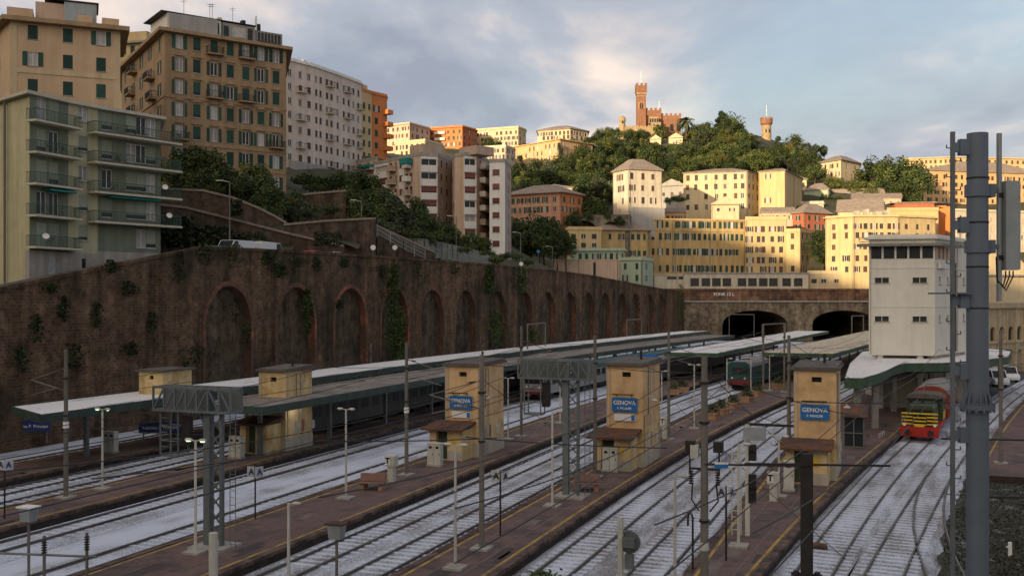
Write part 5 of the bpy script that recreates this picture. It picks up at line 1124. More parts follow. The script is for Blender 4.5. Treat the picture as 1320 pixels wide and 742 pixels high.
# ================================================================== STATION OBJECTS
# ---- stair and lift towers on the platforms
def stair_tower(t, n, H, label, sign=True, mat_up='hut_orange', w=2.5, L=5.0, porch=True):
    p = TN(t, n); r = thing('stair_tower', label, 'stair tower', (p.x, p.y, .55), -HD, group='stair towers on the platforms')
    b = MB(); x = w/2; zb = 2.55
    facade(b, (-x,0), (x,0), zb, H, [(w*.42, w*.66, H-.75, H-.42)], .25); facade(b, (x,0), (x,L), zb, H, [], .2)
    facade(b, (x,L), (-x,L), zb, H, [], .2); facade(b, (-x,L), (-x,0), zb, H, [], .2)
    b.build('upper_wall', M[mat_up], r, fix=False)
    b = MB(); b.box(-x-.02, x+.02, -.02, L+.02, .0, zb); b.build('lower_wall', M['hut_yellow'], r)
    b = MB(); b.box(-x-.05, x+.05, -.05, L+.05, 0, .95); b.build('plinth', M['hut_base'], r)
    b = MB(); b.box(-x+.05, x-.05, .26, .3, H-.8, H-.4); b.build('vent', M['black'], r)
    b = MB(); b.box(-x-.22, x+.22, -.22, L+.22, H, H+.16); b.prism([(-x-.1,-.1),(x+.1,-.1),(x+.1,L+.1),(-x-.1,L+.1)], H+.16, [H+.2,H+.2,H+.34,H+.34]); b.build('roof', M['roof_tar'], r)
    b = MB(); b.tube([(x*.3, L*.6, H), (x*.3, L*.6, H+.9)], .09, 6); b.build('vent_pipe', M['metal_dark'], r)
    if porch:
        q = MB(); facade(q, (-x-.35,-1.9), (x-.35,-1.9), 0, 2.1, [(.5, 1.35, .02, 2.0)], .5); q.box(-x-.35, -x-.31, -1.9, 0, 0, 2.1); q.box(x-.4, x-.35, -1.9, 0, 0, 2.1); q.build('porch', M['hut_yellow'], r, fix=False)
        q = MB(); q.box(-x-.38, -x+.12, -1.95, -1.9, 0, .7); q.build('porch_plinth', M['hut_base'], r); q = MB(); q.box(-x+1.03, x-.32, -1.95, -1.9, 0, .7); q.build('porch_plinth', M['hut_base'], r)
        q = MB(); q.box(-x+.1, -x+1.05, -1.45, -1.4, 0.02, 2.0); q.build('door', M['loco_dark'], r)
        q = MB(); q.prism([(-x-.75,-2.5),(x-.1,-2.5),(x-.1,.0),(-x-.75,.0)], [2.1,2.1,2.42,2.42], [2.22,2.22,2.56,2.56]); q.build('awning', M['brick_red'] if False else M['rust'], r)
        q = MB(); q.box(-x+1.3, -x+1.62, -1.97, -1.91, 1.15, 1.6); q.build('phone_box', M['loco_yellow'], r)
    if sign:
        s_ = MB(); zc = H-2.6; W, hh = .86, .46
        pts = []
        for cx, cy, a0 in ((W-.1, hh-.1, 0), (-W+.1, hh-.1, 90), (-W+.1, -hh+.1, 180), (W-.1, -hh+.1, 270)):
            for k in range(4): a = R(a0+30*k); pts.append((cx+.1*math.cos(a), zc+cy+.1*math.sin(a)))
        s_.profile(pts, -.16, -.06); sg = s_.build('station_sign', M['sign_blue'], r)
        s_ = MB(); pts2 = [(a*1.05, zc+(b_-zc)*1.07) for a, b_ in pts]; s_.profile(pts2, -.1, -.03); s_.build('sign_border', M['galv'], sg)
        put('lettering', text_mesh('GENOVA', .37, M['sign_white'], .01, .008), sg, (0, -.18, zc+.13)); put('lettering', text_mesh('P. PRINCIPE', .19, M['sign_white'], .01, .005), sg, (0, -.18, zc-.24))
        l_ = MB(); l_.bar((-.5,-.1,zc+.55),(-.5,-.6,zc+.72),.04); l_.bar((.5,-.1,zc+.55),(.5,-.6,zc+.72),.04); l_.bar((-.75,-.6,zc+.72),(.75,-.6,zc+.72),.09,.07); l_.build('sign_lamp', M['metal_dark'], r)
        if sign != 2:
          t_ = MB(); t_.box(-.72,.74,-.12,-.04,zc-1.08,zc-.62); tt = t_.build('notice_board', M['sign_white'], r)
          t_ = MB(); t_.box(.46,.7,-.135,-.121,zc-1.04,zc-.68); t_.build('notice_symbol', M['sign_blue'], tt)
        l_ = MB(); l_.tube([(x,.6,H-2.1),(x+.5,.6,H-2.0),(x+.62,.6,H-2.15)], .03, 6); l_.lathe([(.05,.12),(.24,0),(.22,-.03)], 10, (x+.62,.6,H-2.3)); l_.build('wall_lamp', M['lamp_white'], r)
    if porch:
        for y0_, w_, m__ in ((1.2,.45,'curtain'),(2.0,.45,'poster')): q = MB(); q.box(x+.021,x+.04,y0_,y0_+w_,1.2,2.1); q.build('poster', M[m__], r)
        q = MB(); q.box(x+.02,x+.16,3.3,3.75,1.3,1.9); q.build('meter_box', M['lamp_white'], r)
        q = MB(); q.box(-x-.03,-x+.03,-.03,.03,zb,H-.1); q.build('corner_stain', M['hut_base'], r)
        q = MB(); q.tube([(x+.03,.25,0),(x+.03,.25,3.4),(x+.03,1.4,3.4),(x+.03,1.4,H-.2)], .025, 5); q.build('conduit', M['metal_pole'], r)
    c = MB(); c.tube([(-x+.2,-.04,2.6),(-x+.2,-.04,H-.1)], .03, 5); c.tube([(x+.03,2,0),(x+.03,2,H-.3)], .05, 5); c.build('pipe', M['hut_base'], r)
    return r
M['poster'] = mat('poster', (.25,.10,.08), .6, .5, 4)
M['rust'] = mat('rust', (.15,.06,.03), .95, .35, 2.5, dark=(.07,.05,.045), dscale=1.2, damt=.7)
stair_tower(66, -29.2, 6.45, 'leftmost tall orange stair tower with a blue sign, left of the middle one')
stair_tower(66, -17.2, 6.75, 'middle tall orange stair tower with a blue sign, between the two others')
stair_tower(65.5, -4.9, 6.8, 'rightmost tall orange stair tower with a blue sign, left of the red and yellow engine', 2)
stair_tower(63.6, -43.5, 5.85, 'plain yellow stair tower poking through the brown canopy roof', False, 'hut_yellow', w=2.3, L=3.6)
q = TN(63, -54.2); r = thing('roof_hut', 'plain yellow hut standing on the snowy canopy roof near the brick wall', 'hut', (q.x, q.y, 4.405), -HD)
b = MB(); facade(b, (-1.15,0), (1.15,0), 0, 1.75, [(1.0,1.4,1.15,1.45)], .2); facade(b, (1.15,0), (1.15,3.4), 0, 1.75, [], .2); facade(b, (1.15,3.4), (-1.15,3.4), 0, 1.75, [], .2); facade(b, (-1.15,3.4), (-1.15,0), 0, 1.75, [], .2); b.build('wall', M['hut_yellow'], r, fix=False)
b = MB(); b.box(-1.1,1.1,.21,.25,1.1,1.5); b.build('vent', M['black'], r)
b = MB(); b.box(-1.4,1.4,-.25,3.65,1.75,1.9); b.build('roof', M['roof_tar'], r)

# ---- poles
def pix(u, vt, vb, z=.55):
    p = G(u, vb, z); d = p.y; return p, HC+(HZ-vt)/F*d
def pole(name, label, cat, u, vt, vb, r0, r1, z=.55, m_='metal_pole', group=None, base=True, arms=(), n=8):
    p, zt = pix(u, vt, vb, z); root = thing(name, label, cat, tuple(p), -HD, group)
    b = MB(); b.tube([(0,0,-.05),(0,0,zt-p.z)], [r0, r1], n); b.build('post', M[m_], root)
    if base: b = MB(); b.prism([(-.42,-.42),(.42,-.42),(.42,.42),(-.42,.42)], -.02, .1); b.build('footing', M['concrete'], root)
    return root, zt-p.z
def cat_arm(root, h, side, z=None, reach=2.6):
    """registration arm with insulators for the contact wire"""
    z = z or h*.72; s = side; b = MB()
    b.tube([(0,0,z),(s*reach,0,z+.55)], .035, 6); b.tube([(0,0,z+1.3),(s*reach,0,z+.55)], .025, 6); b.tube([(s*reach*.25,0,z+.15),(s*reach*.95,0,z-.3)], .025, 6)
    b.build('cantilever_arm', M['metal_pole'], root)
    i_ = MB()
    for zz, xx in ((z+.07, s*.35), (z+1.22, s*.35)): 
        for k in range(4): i_.lathe([(.05,0),(.11,.02),(.05,.05)], 8, (xx+s*k*.08, 0, zz-.02+k*.012*(1 if zz < z+.5 else -1)))
    i_.build('insulator', M['metal_dark'], root)
CP = 'catenary poles along the tracks'
cat_list = [
 ('brown catenary pole with pale band standing alone on the wall side platform', 85, 450, 641, .14, .10, .55),
 ('grey catenary pole on the platform left of the leftmost orange sign tower', 524, 441, 612, .14, .10, .55),
 ('grey catenary pole in front of the leftmost orange sign tower', 621, 457, 707, .14, .11, .55),
 ('tall thin catenary pole behind the cage of the second gantry', 672, 420, 562, .13, .10, .55),
 ('catenary pole close to the left side of the middle orange sign tower', 767, 432, 615, .14, .10, .55),
 ('catenary pole just right behind the middle orange sign tower', 862, 427, 566, .13, .10, .55),
 ('catenary pole between the green engine and the potted bushes', 984, 417, 503, .14, .10, .55),
 ('catenary pole close to the left side of the rightmost orange sign tower', 1017, 432, 612, .14, .10, .55),
 ('thin catenary pole rising between the two right hand canopies', 1011, 417, 505, .12, .09, .55),
 ('thin catenary pole rising behind the long snowy canopy in front of the first blind arch', 327, 433, 505, .13, .1, .0),
 ('thin catenary pole rising behind the left end of the snowy canopy', 159, 440, 535, .13, .1, .0),
 ('brown catenary pole right of the big grey mast', 1290, 425, 597, .14, .10, .55),
 ('thin catenary pole standing over the brown canopy below the fourth blind arch', 478, 442, 512, .13, .1, .0),
]
for i, (lb, u, vt, vb, r0, r1, z) in enumerate(cat_list):
    r_, h = pole('catenary_pole', lb, 'catenary pole', u, vt, vb, r0, r1, z, group=CP)
    if i not in (9, 10, 12): cat_arm(r_, h, 1 if i % 2 else -1)
    if i in (0, 1): 
        b = MB(); b.lathe([(.165,0),(.16,.35)], 10); b.build('band', M['sign_white'], r_, (0,0,h*.47))
    cl = MB(); cl.lathe([(.19,0),(.19,.1)], 8, (0,0,h*.8)); cl.lathe([(.18,0),(.18,.08)], 8, (0,0,h*.55)); cl.build('clamp', M['metal_dark'], r_)
# catenary portals above the canopies
def goal(label, u0, u1, vt, vb, vb2, z=3.0):
    a, zt = pix(u0, vt, vb, z); c, _ = pix(u1, vt, vb2, z); r_ = thing('catenary_portal', label, 'catenary portal', (a.x, a.y, 0), group='catenary portals')
    b = MB(); b.bar((0,0,0),(0,0,zt),.2); b.build('post', M['metal_pole'], r_); b = MB(); b.bar((c.x-a.x,c.y-a.y,0),(c.x-a.x,c.y-a.y,zt),.2); b.build('post', M['metal_pole'], r_)
    b = MB(); b.bar((0,0,zt),(c.x-a.x,c.y-a.y,zt),.16,.22); b.build('beam', M['metal_pole'], r_)
goal('small catenary portal over the canopies in front of the middle blind arches', 680, 703, 418, 462, 457)
goal('small catenary portal over the canopies near the right end of the brick wall', 808, 827, 412, 442, 440)
goal('catenary portal over the tan roofed canopy before the tunnels', 1098, 1113, 407, 437, 436)
goal('catenary portal between the two canopies in front of the left tunnel', 983, 1012, 418, 450, 447)
goal('catenary portal standing at the left tunnel mouth', 940, 972, 405, 437, 437, .2)

# ---- lamp posts
def lamp(label, u, vt, vb, heads=2, lit=None, m_='lamp_white', z=.55, r=.07):
    root, h = pole('lamp_post', label, 'lamp post', u, vt, vb, r, r*.75, z, m_, 'platform lamp posts', base=True, n=8)
    for s in ((-1, 1) if heads == 2 else (1,)):
        b = MB(); b.tube([(0,0,h-.05),(s*.3,0,h+.04)], .025, 6); b.sphere((s*.38,0,h+.02), .2, .12, .07, 10, 6); hd = b.build('lamp_head', M[m_], root)
        g_ = MB(); g_.sphere((s*.38,0,h-.02), .14, .09, .06, 10, 6); g_.build('diffuser', M[lit or 'curtain'], hd)
for a in [
 ('double lamp post with greenish light on the wall side platform', 132, 527, 630, 2, 'lamp_green'),
 ('double lamp post with greenish light in front of the first grey gantry', 252, 567, 712, 2, 'lamp_green'),
 ('plain lamp post with small box head at the bottom left of the middle platform', 372, 648, 748, 1, None),
 ('white double lamp post left of the bench on the left platform', 446, 527, 642, 2, None),
 ('white double lamp post in front of the leftmost orange sign tower', 587, 573, 732, 2, None),
 ('white double lamp post right behind the leftmost orange sign tower', 655, 487, 566, 2, None),
 ('white lamp post close to the left side of the second gantry post', 712, 530, 652, 1, None),
 ('white lamp post behind the second gantry', 722, 480, 545, 2, None),
 ('white lamp post on the platform in front of the green engine', 895, 470, 552, 2, None),
 ('cream lamp post beside the tall foreground mast', 870, 613, 748, 1, None),
 ('cream lamp post in front of the signal ladder', 952, 572, 704, 1, None),
 ('white lamp post standing among the bushes in pots', 937, 462, 531, 1, None),
 ('white lamp post right behind the last potted bush', 968, 458, 508, 2, None),
 ('white lamp post between the signal ladder and the rightmost orange tower', 1004, 562, 640, 2, None),
 ('white lamp post close right of the middle orange sign tower', 853, 478, 540, 1, None),
 ('thin lamp post before the white control tower canopy', 992, 458, 503, 1, None),
]: lamp(*a)

# ---- gantry masts with cage
def gantry(label, u, vt, vb):
    p, zt = pix(u, vt, vb); h = zt-p.z; r = thing('signal_gantry', label, 'signal gantry', tuple(p), -HD, 'grey lattice signal gantries')
    b = MB(); b.bar((-.34,0,0),(-.34,0,h),.34,.34); b.build('post', M['metal_grey'], r)
    b = MB(); b.bar((.38,0,0),(.38,0,h-.9),.14,.2)
    k = 0; z = .3
    while z < h-1.4: b.bar((-.3,-.02,z),(.36,-.02,z+.7),.06); b.bar((.36,.04,z),(-.3,.04,z+.7),.06); z += .7
    b.build('lattice', M['metal_grey'], r)
    b = MB(); x0, x1 = -3.1, 1.15; zt0, zt1 = h-1.05, h; 
    for y in (-.42, .42):
        b.bar((x0,y,zt0),(x1,y,zt0),.11); b.bar((x0,y,zt1),(x1,y,zt1),.11); n = 7
        for i in range(n+1): x = x0+(x1-x0)*i/n; b.bar((x,y,zt0),(x,y,zt1),.08)
        for i in range(n): xa, xb = x0+(x1-x0)*i/n, x0+(x1-x0)*(i+1)/n; b.bar((xa,y,zt0 if i < n*.6 else zt1),(xb,y,zt1 if i < n*.6 else zt0),.07)
    for i in range(8): x = x0+(x1-x0)*i/7; b.bar((x,-.42,zt0),(x,.42,zt0),.07); b.bar((x,-.42,zt1),(x,.42,zt1),.07)
    b.build('truss_arm', M['metal_grey'], r)
    b = MB(); b.box(x0,x1,-.4,.4,zt0-.05,zt0+.02); b.box(.0,x1,.36,.40,zt0,zt1); b.box(x0,-.6,.37,.40,zt0+.03,zt1-.03); b.build('walkway', M['metal_grey'], r)
    b = MB()
    for x in (-2.75,-1.75):
        for y in (-.35,.35): b.bar((x,y,zt0-2.1),(x,y,zt0),.06)
    for z in (zt0-2.05, zt0-1.4, zt0-.75): 
        for y in (-.35,.35): b.bar((-2.75,y,z),(-1.75,y,z),.045)
        for x in (-2.75,-1.75): b.bar((x,-.35,z),(x,.35,z),.045)
    for i in range(6): b.bar((-2.75,-.35,zt0-2.0+i*.33),(-2.35,-.35,zt0-2.0+i*.33),.035)
    b.box(-2.78,-1.72,-.38,.38,zt0-2.12,zt0-2.07); b.build('ladder_cage', M['metal_grey'], r)
    s = MB(); s.box(-1.72,-1.3,-.12,.12,zt0-1.6,zt0-.3); s.box(-1.74,-1.28,-.16,-.12,zt0-1.65,zt0-.25); s.build('signal_head', M['metal_dark'], r)
    s = MB(); s.tube([(.75,.1,.0),(.75,.1,h-1)], .02, 5); s.tube([(1.05,.1,0),(1.05,.1,h-1)], .02, 5)
    for i in range(int((h-1)/.35)): s.bar((.75,.1,.2+i*.35),(1.05,.1,.2+i*.35),.02)
    s.build('ladder', M['metal_grey'], r)
    f = MB(); f.tube([(-.9,0,zt0),(-.6,0,zt0-.5),(-.42,0,zt0-1.3)], .09, 6); f.build('brace', M['metal_grey'], r)
    b = MB(); b.prism([(-.9,-.8),(.9,-.8),(.9,.8),(-.9,.8)], -.02, .12); b.build('footing', M['concrete'], r)
gantry('grey lattice signal gantry in the left foreground with a greenish lamp beside it', 277, 500, 705)
gantry('grey lattice signal gantry between the two left orange sign towers', 737, 464, 640)

# ---- platform furniture
def cabinet(label, u, v, n=2, w=.5, h=1.5):
    p = G(u, v); r = thing('cabinet', label, 'cabinet', tuple(p), -HD, 'pale trackside cabinets')
    b = MB(); b.box(-n*w/2-.05, n*w/2+.05, -.28, .28, 0, .12); b.build('base', M['concrete'], r)
    for k in range(n):
        x = -n*w/2+k*w; b = MB(); b.box(x+.015, x+w-.015, -.24, .24, .12, h); b.box(x-.005, x+w+.005, -.27, .27, h, h+.06); c = b.build('cabinet_box', M['lamp_white'], r)
        b = MB(); b.box(x+.15, x+w-.15, -.262, -.241, h-.3, h-.14); b.box(x+w-.12, x+w-.08, -.265, -.241, h*.5, h*.5+.14); b.build('handle', M['black'], c)
cabinet('double pale cabinet left of the leftmost orange tower door', 561, 600); cabinet('pale cabinet left of the middle orange tower door', 787, 607)
cabinet('single narrow cabinet left of the rightmost orange tower door', 1017, 632, 1, .6, 1.7); cabinet('double pale cabinet under the canopy on the wall side', 143, 583); cabinet('double pale cabinet left of the plain yellow stair tower', 305, 590)
def bench(label, u, v):
    p = G(u, v); r = thing('bench', label, 'bench', tuple(p), -HD+R(12), 'brown double benches')
    for s in (-1, 1):
        b = MB(); b.hexa([(-.75,s*.08-.0,.38),(.75,s*.08,.38),(.75,s*.6,.42),(-.75,s*.6,.42),(-.75,s*.08,.45),(.75,s*.08,.45),(.75,s*.6,.49),(-.75,s*.6,.49)]); b.build('seat', M['bench_wood'], r)
        b = MB(); b.hexa([(-.75,s*.03,.5),(.75,s*.03,.5),(.75,s*.09,.5),(-.75,s*.09,.5),(-.75,s*.01+s*-.0,.95),(.75,s*.01,.95),(.75,s*.06,.95),(-.75,s*.06,.95)]); b.build('backrest', M['bench_wood'], r)
    for x in (-.55,.55): b = MB(); b.box(x-.12,x+.12,-.45,.45,0,.37); b.build('leg', M['pot'], r)
bench('brown double bench on the left platform below the T box', 481, 630); bench('brown double bench right of the second gantry post', 757, 631)
def tbox(label, u, v):
    p = G(u, v); r = thing('telephone_pillar', label, 'phone pillar', tuple(p), -HD, 'concrete T phone pillars')
    b = MB(); b.box(-.2,.2,-.2,.2,0,.95); b.build('pillar', M['lamp_white'], r); b = MB(); b.box(-.32,.32,-.26,.26,.95,1.6); h = b.build('phone_box', M['lamp_white'], r)
    b = MB(); b.box(-.3,.02,-.285,-.262,1.05,1.55); pl_ = b.build('sign_plate', M['sign_white'], h); put('lettering', text_mesh('T', .5, M['black'], .008, .02), pl_, (-.14, -.3, 1.3))
tbox('T phone pillar left of the leftmost orange sign tower', 505, 620); tbox('T phone pillar behind the right side of the middle orange tower', 857, 563); tbox('T phone pillar in front of the rightmost orange tower', 997, 645)
def asign(label, u, vt, vb, dark=False):
    p, zt = pix(u, vt, vb); h = zt-p.z; r = thing('letter_sign', label, 'sign', tuple(p), -HD+R(8), 'white A signs on posts')
    b = MB(); b.tube([(0,0,0),(0,0,h)], .045, 6); b.build('post', M['metal_dark'], r)
    for x, rz in ((-.2,0),(.22,1.15)):
        b = MB(); b.box(-.24,.24,-.03,.03,h-.53,h); pl_ = b.build('sign_plate', M['sign_plate'], r, (x,0,0), rz); put('lettering', text_mesh('A', .42, M['sign_navy'] if not dark else M['black'], .008, .012), pl_, (0,-.045,h-.27))
asign('A sign on the left platform right of the first gantry', 329, 601, 668); asign('A sign on a thin post at the middle platform edge', 645, 606, 690, True); asign('A sign on the right platform below the blue plate', 936, 626, 722); asign('A sign at the far left edge of the wall side platform', 6, 592, 668)
def plant_pot(label, u, v, s=1.0):
    p = G(u, v); r = thing('planter', label, 'planter', tuple(p), random.random(), 'bushes in clay planters')
    b = MB(); b.box(-.6*s,.6*s,-.6*s,.6*s,0,.6*s); b.box(-.66*s,.66*s,-.66*s,.66*s,.5*s,.64*s); b.build('pot', M['pot'], r)
    b = MB()
    for _ in range(260):
        a, e_, rr = random.random()*6.28, random.random()*1.5, random.uniform(.3,.8)*s; c = Vector((math.cos(a)*rr*math.cos(e_), math.sin(a)*rr*math.cos(e_), .65*s+rr*1.15*math.sin(e_))); leaf(b, c, .11*s)
    b.build('bush', M['leaf_a'], r, fix=False)
def leaf(b, c, s, mi=0):
    u = Vector((random.gauss(0,1), random.gauss(0,1), random.gauss(0,1))).normalized(); w = u.orthogonal().normalized(); w = w*math.cos(k_ := random.random()*6.28)+u.cross(w)*math.sin(k_)
    v = u.cross(w); s2 = s*random.uniform(.6,1.3); b.face([c-w*s2, c-v*s2*.6, c+w*s2, c+v*s2*.6], mi)
for u, v, lb in ((918,540,'nearest bush in a clay planter behind the foreground mast'),(930,534,'second nearest bush in a clay planter'),(945,526,'third bush in a clay planter from the front, small one'),(963,518,'large round bush in a clay planter left of the biggest one'),(977,510,'biggest dark bush in a clay planter'),(1003,500,'farthest bush in a clay planter near the thin poles'),(880,505,'small planter beside the tracks left of the green engine'),(868,508,'low planter on the left hand platform near the blue board')): plant_pot(lb, u, v, .95)
# kiosk next to rightmost tower, navy station name boards under the canopies, round blue board
p = G(1101, 575); r = thing('kiosk', 'small dark glazed kiosk with sloping roof right of the rightmost orange tower', 'kiosk', tuple(p), -HD)
b = MB(); b.box(-.7,.7,-.6,.9,0,2.3); b.build('body', M['glass'], r); b = MB()
for x in (-.7,0,.7): b.bar((x,-.62,0),(x,-.62,2.35),.08)
for z in (.05,1.1,2.3): b.bar((-.7,-.62,z),(.7,-.62,z),.08)
b.build('frame', M['metal_grey'], r); b = MB(); b.prism([(-1,-1),(1,-1),(1,1.2),(-1,1.2)], [2.3,2.3,3.0,3.0], [2.4,2.4,3.1,3.1]); b.build('roof', M['rust'], r)
for u, v, w_, lb in ((40,549,3.0,'navy blue station name board under the left end of the snowy canopy'),(207,551,3.4,'navy blue station name board behind the first gantry cage')):
    q = P(u, v, 79); s_ = MB(); s_.box(-w_/2,w_/2,-.06,.06,-.42,.42); sg = tag(s_.build('name_board', M['sign_navy'], loc=q, rz=0), lb, 'sign'); put('lettering', text_mesh('Genova P. Principe', .36, M['sign_white'], .008), sg, (0,-.075,0))
    b = MB(); b.bar((-w_*.4,.1,.3),(-w_*.4,.1,-q.z+.5),.1); b.bar((w_*.4,.1,.3),(w_*.4,.1,-q.z+.5),.1); b.build('post', M['metal_pole'], sg)
q = P(836, 468, 110); s_ = MB(); s_.prism([(1.9*math.cos(R(a)), .1) for a in range(0,1)]+[(0,0)], 0, 0) if False else None
s_ = MB(); s_.profile([(-1.2,0),(1.2,0),(1.2,.55),(.8,.9),(-.8,.9),(-1.2,.55)], -.06, .06); sg = tag(s_.build('name_board', M['sign_blue'], loc=(q.x,q.y,q.z+.1)), 'bright blue board showing above the roof of the middle orange tower', 'sign'); b = MB(); b.bar((-.8,.1,.1),(-.8,.1,.55-q.z+.6),.09); b.bar((.8,.1,.1),(.8,.1,.55-q.z+.6),.09); b.build('post', M['metal_pole'], sg)
# signal post with ladder and equipment right of the foreground mast
p = G(967, 690); r = thing('signal_post', 'white signal post with a ladder and dark signal lamps beside the A sign', 'railway signal', tuple(p), -HD)
b = MB(); b.bar((-.12,0,0),(-.12,0,5.3),.2); b.build('post', M['lamp_white'], r)
b = MB()
for x in (-.42,-.85): b.bar((x,-.05,0),(x,-.05,4.2),.05)
for k in range(13): b.bar((-.42,-.05,.25+k*.3),(-.85,-.05,.25+k*.3),.04)
b.build('ladder', M['lamp_white'], r)
for z in (3.6, 1.6, 2.2): b = MB(); b.box(-.05,.3,-.25,.0,z,z+.75); b.lathe([(.02,0),(.1,.02),(.12,.1)], 8, (.12,-.33,z+.45)); b.build('signal_head', M['metal_dark'], r)
b = MB(); b.box(-.3,.7,-.2,.2,4.55,5.15); b.build('equipment_box', M['galv'], r); b = MB(); b.bar((-.4,0,5.3),(2.0,0,5.3),.1,.12); b.build('cross_beam', M['metal_dark'], r)
# blue plate hanging from the dark beam
# ---- foreground masts
p = Vector(((908-660)/F*38, 38, .2)); h = zv(459, 38)-.2
r = thing('catenary_mast', 'tall grey tapered mast in the foreground with a dark cross beam to the brown post', 'mast', tuple(p), -HD)
b = MB(); b.tube([(0,0,-.3),(0,0,h)], [.175,.115], 12); b.build('post', M['metal_pole'], r)
b = MB(); b.lathe([(.165,0),(.162,.3)], 12, (0,0,2.15)); b.build('band', M['lamp_white'], r)
for s in (-1, 1):
    b = MB(); b.bar((s*.1,0,5.2),(s*.55,0,5.2),.08); b.bar((s*.55,0,5.0),(s*.55,0,5.9),.06); 
    for k in range(6): b.lathe([(.05,0),(.12,.03),(.05,.07)], 8, (s*.5,0,4.6+k*.09))
    b.box(min(s*.35,s*.7),max(s*.35,s*.7),-.15,.15,5.85,6.25); b.tube([(s*.45,0,4.6),(s*.5,.1,4.0),(s*.2,0,3.6)], .03, 6); b.build('insulator_bracket', M['metal_dark'], r)
b = MB(); b.box(-.5,-.2,-.2,.1,5.6,6.1); b.build('floodlight', M['lamp_white'], r)
for z in (3.2, 6.9, 8.4): b = MB(); b.lathe([(.2,0),(.2,.09)], 10, (0,0,z)); b.build('clamp', M['metal_dark'], r)
# brown H post with long dark beam
d_ = 30.0; p = Vector(((1040-660)/F*d_, d_, 0)); hp = zv(584, d_)
r = thing('brown_post', 'thick dark brown steel post standing on the right platform end', 'post', tuple(p), -HD)
b = MB(); b.box(-.17,.17,-.15,-.12,0,hp); b.box(-.17,.17,.12,.15,0,hp); b.box(-.03,.03,-.12,.12,0,hp); b.box(-.14,.14,-.12,-.05,0,hp); b.box(-.21,.21,-.19,.19,0,hp*.42); b.build('column', M['metal_dark'], r)
b = MB(); b.bar((-.45,0,hp*.5),(.45,0,hp*.5),.08); b.lathe([(.09,0),(.09,.2)], 8, (-.3,0,hp*.5-.1)); b.lathe([(.09,0),(.09,.2)], 8, (.3,0,hp*.5-.1)); b.build('bracket', M['metal_dark'], r)
zb = zv(597, d_)-0; b = MB(); b.bar((-1.9,-.22,zb+.03),(2.4,-.22,zb-.03),.055,.06); b.build('cross_beam', M['metal_dark'], r, rz=HD)
q = P(930, 598, 33.5); b = MB(); b.box(-.22,.22,-.02,.02,-.13,.0); b.bar((-.15,0,0),(-.15,0,.4),.015); b.bar((.15,0,0),(.15,0,.4),.015); sg = tag(b.build('hanging_plate', M['sign_blue'], loc=q), 'small blue plate with white top hanging from the dark cross wire', 'sign'); b = MB(); b.box(-.22,.22,-.022,.021,.001,.06); b.build('top_band', M['sign_white'], sg)
# the big telecom mast
dm = 21.7; p = Vector(((1260-660)/F*dm, dm, 0)); hm = zv(172, dm)
r = thing('telecom_mast', 'big blue grey steel mast with flange joint in the right foreground', 'mast', tuple(p))
b = MB(); zfl = zv(524, dm); b.tube([(0,0,-.2),(0,0,zfl)], [.235,.228], 28, cap=True); b.build('lower_tube', M['mast_blue'], r, smooth=False)
b = MB(); b.tube([(0,0,zfl+.05),(0,0,hm)], [.225,.215], 28); b.build('upper_tube', M['mast_blue'], r)
b = MB(); b.lathe([(.22,-.05),(.34,-.05),(.34,.0),(.34,.06),(.22,.06)], 28, (0,0,zfl)); 
for k in range(14):
    a = 2*math.pi*k/14; b.bar((.28*math.cos(a),.28*math.sin(a),zfl+.06),(.22*math.cos(a),.22*math.sin(a),zfl+.3),.02,.06)
    a += .2; b.lathe([(.03,-.1),(.03,.1)], 6, (.33*math.cos(a),.33*math.sin(a),zfl))
b.build('flange', M['mast_blue'], r)
for v in (231, 288, 345, 398): b = MB(); b.lathe([(.228,0),(.228,.035)], 28, (0,0,zv(v,dm))); b.build('band', M['metal_dark'], r)
la = MB(); xl = (1228-1260)/F*dm; la.bar((xl,0,0),(xl,0,zv(170,dm)),.075,.09)
z = .5
while z < zv(175,dm): la.bar((xl-.0,-.0,z),(xl+.17,0,z),.022); la.bar((xl+.17,0,z),(xl+.17,0,z+.07),.022); la.bar((xl-.13,0,z+.28),(xl,0,z+.28),.022); la.bar((xl-.13,0,z+.28),(xl-.13,0,z+.35),.022); z += .62
la.build('climbing_ladder', M['metal_grey'], r)
for v in (190, 290, 387, 478, 560):
    b = MB(); zz = zv(v,dm); b.box(xl-.02,-.22,-.05,.05,zz-.1,zz+.1); b.box(-.4,-.2,-.08,.08,zz-.17,zz+.17); b.build('bracket', M['mast_blue'], r)
b = MB(); b.box(xl-.45,xl+.3,-.2,.2,zv(379,dm),zv(377,dm)); b.build('rest_platform', M['metal_grey'], r)
ax = (1288-1260)/F*dm
b = MB(); b.tube([(ax,0,zv(388,dm)),(ax,0,zv(172,dm))], .055, 12); b.build('antenna_pole', M['galv'], r)
for v in (246, 318): 
    b = MB(); zz = zv(v,dm); b.bar((.2,0,zz),(ax,0,zz),.1,.1); b.box(.2,.34,-.12,.12,zz-.14,zz+.14); b.lathe([(.262,-.13),(.262,.13)], 24, (0,0,zz)); b.build('clamp', M['mast_blue'], r)
b = MB(); b.box(ax+.07,ax+.36,-.16,.08,zv(348,dm),zv(234,dm)); b.box(ax+.33,ax+.40,-.12,.06,zv(347,dm),zv(235,dm)); b.build('antenna_panel', M['galv'], r)
for k, x in enumerate((.12,.2,.28)): b = MB(); zz = zv(349,dm); b.tube([(ax+x,-.04,zz),(ax+x,-.04,zz-.12),(ax+x-.05-.05*k,-.04,zz-.32-.05*k),(ax-.07,-.05,zz-.2),(ax-.09,-.06,zz+.3)], .017, 6); b.build('cable', M['black'], r)
for v in (252, 332): b = MB(); b.box(ax-.03,ax+.2,-.06,.06,zv(v,dm)-.05,zv(v,dm)+.05); b.build('panel_bracket', M['metal_dark'], r)
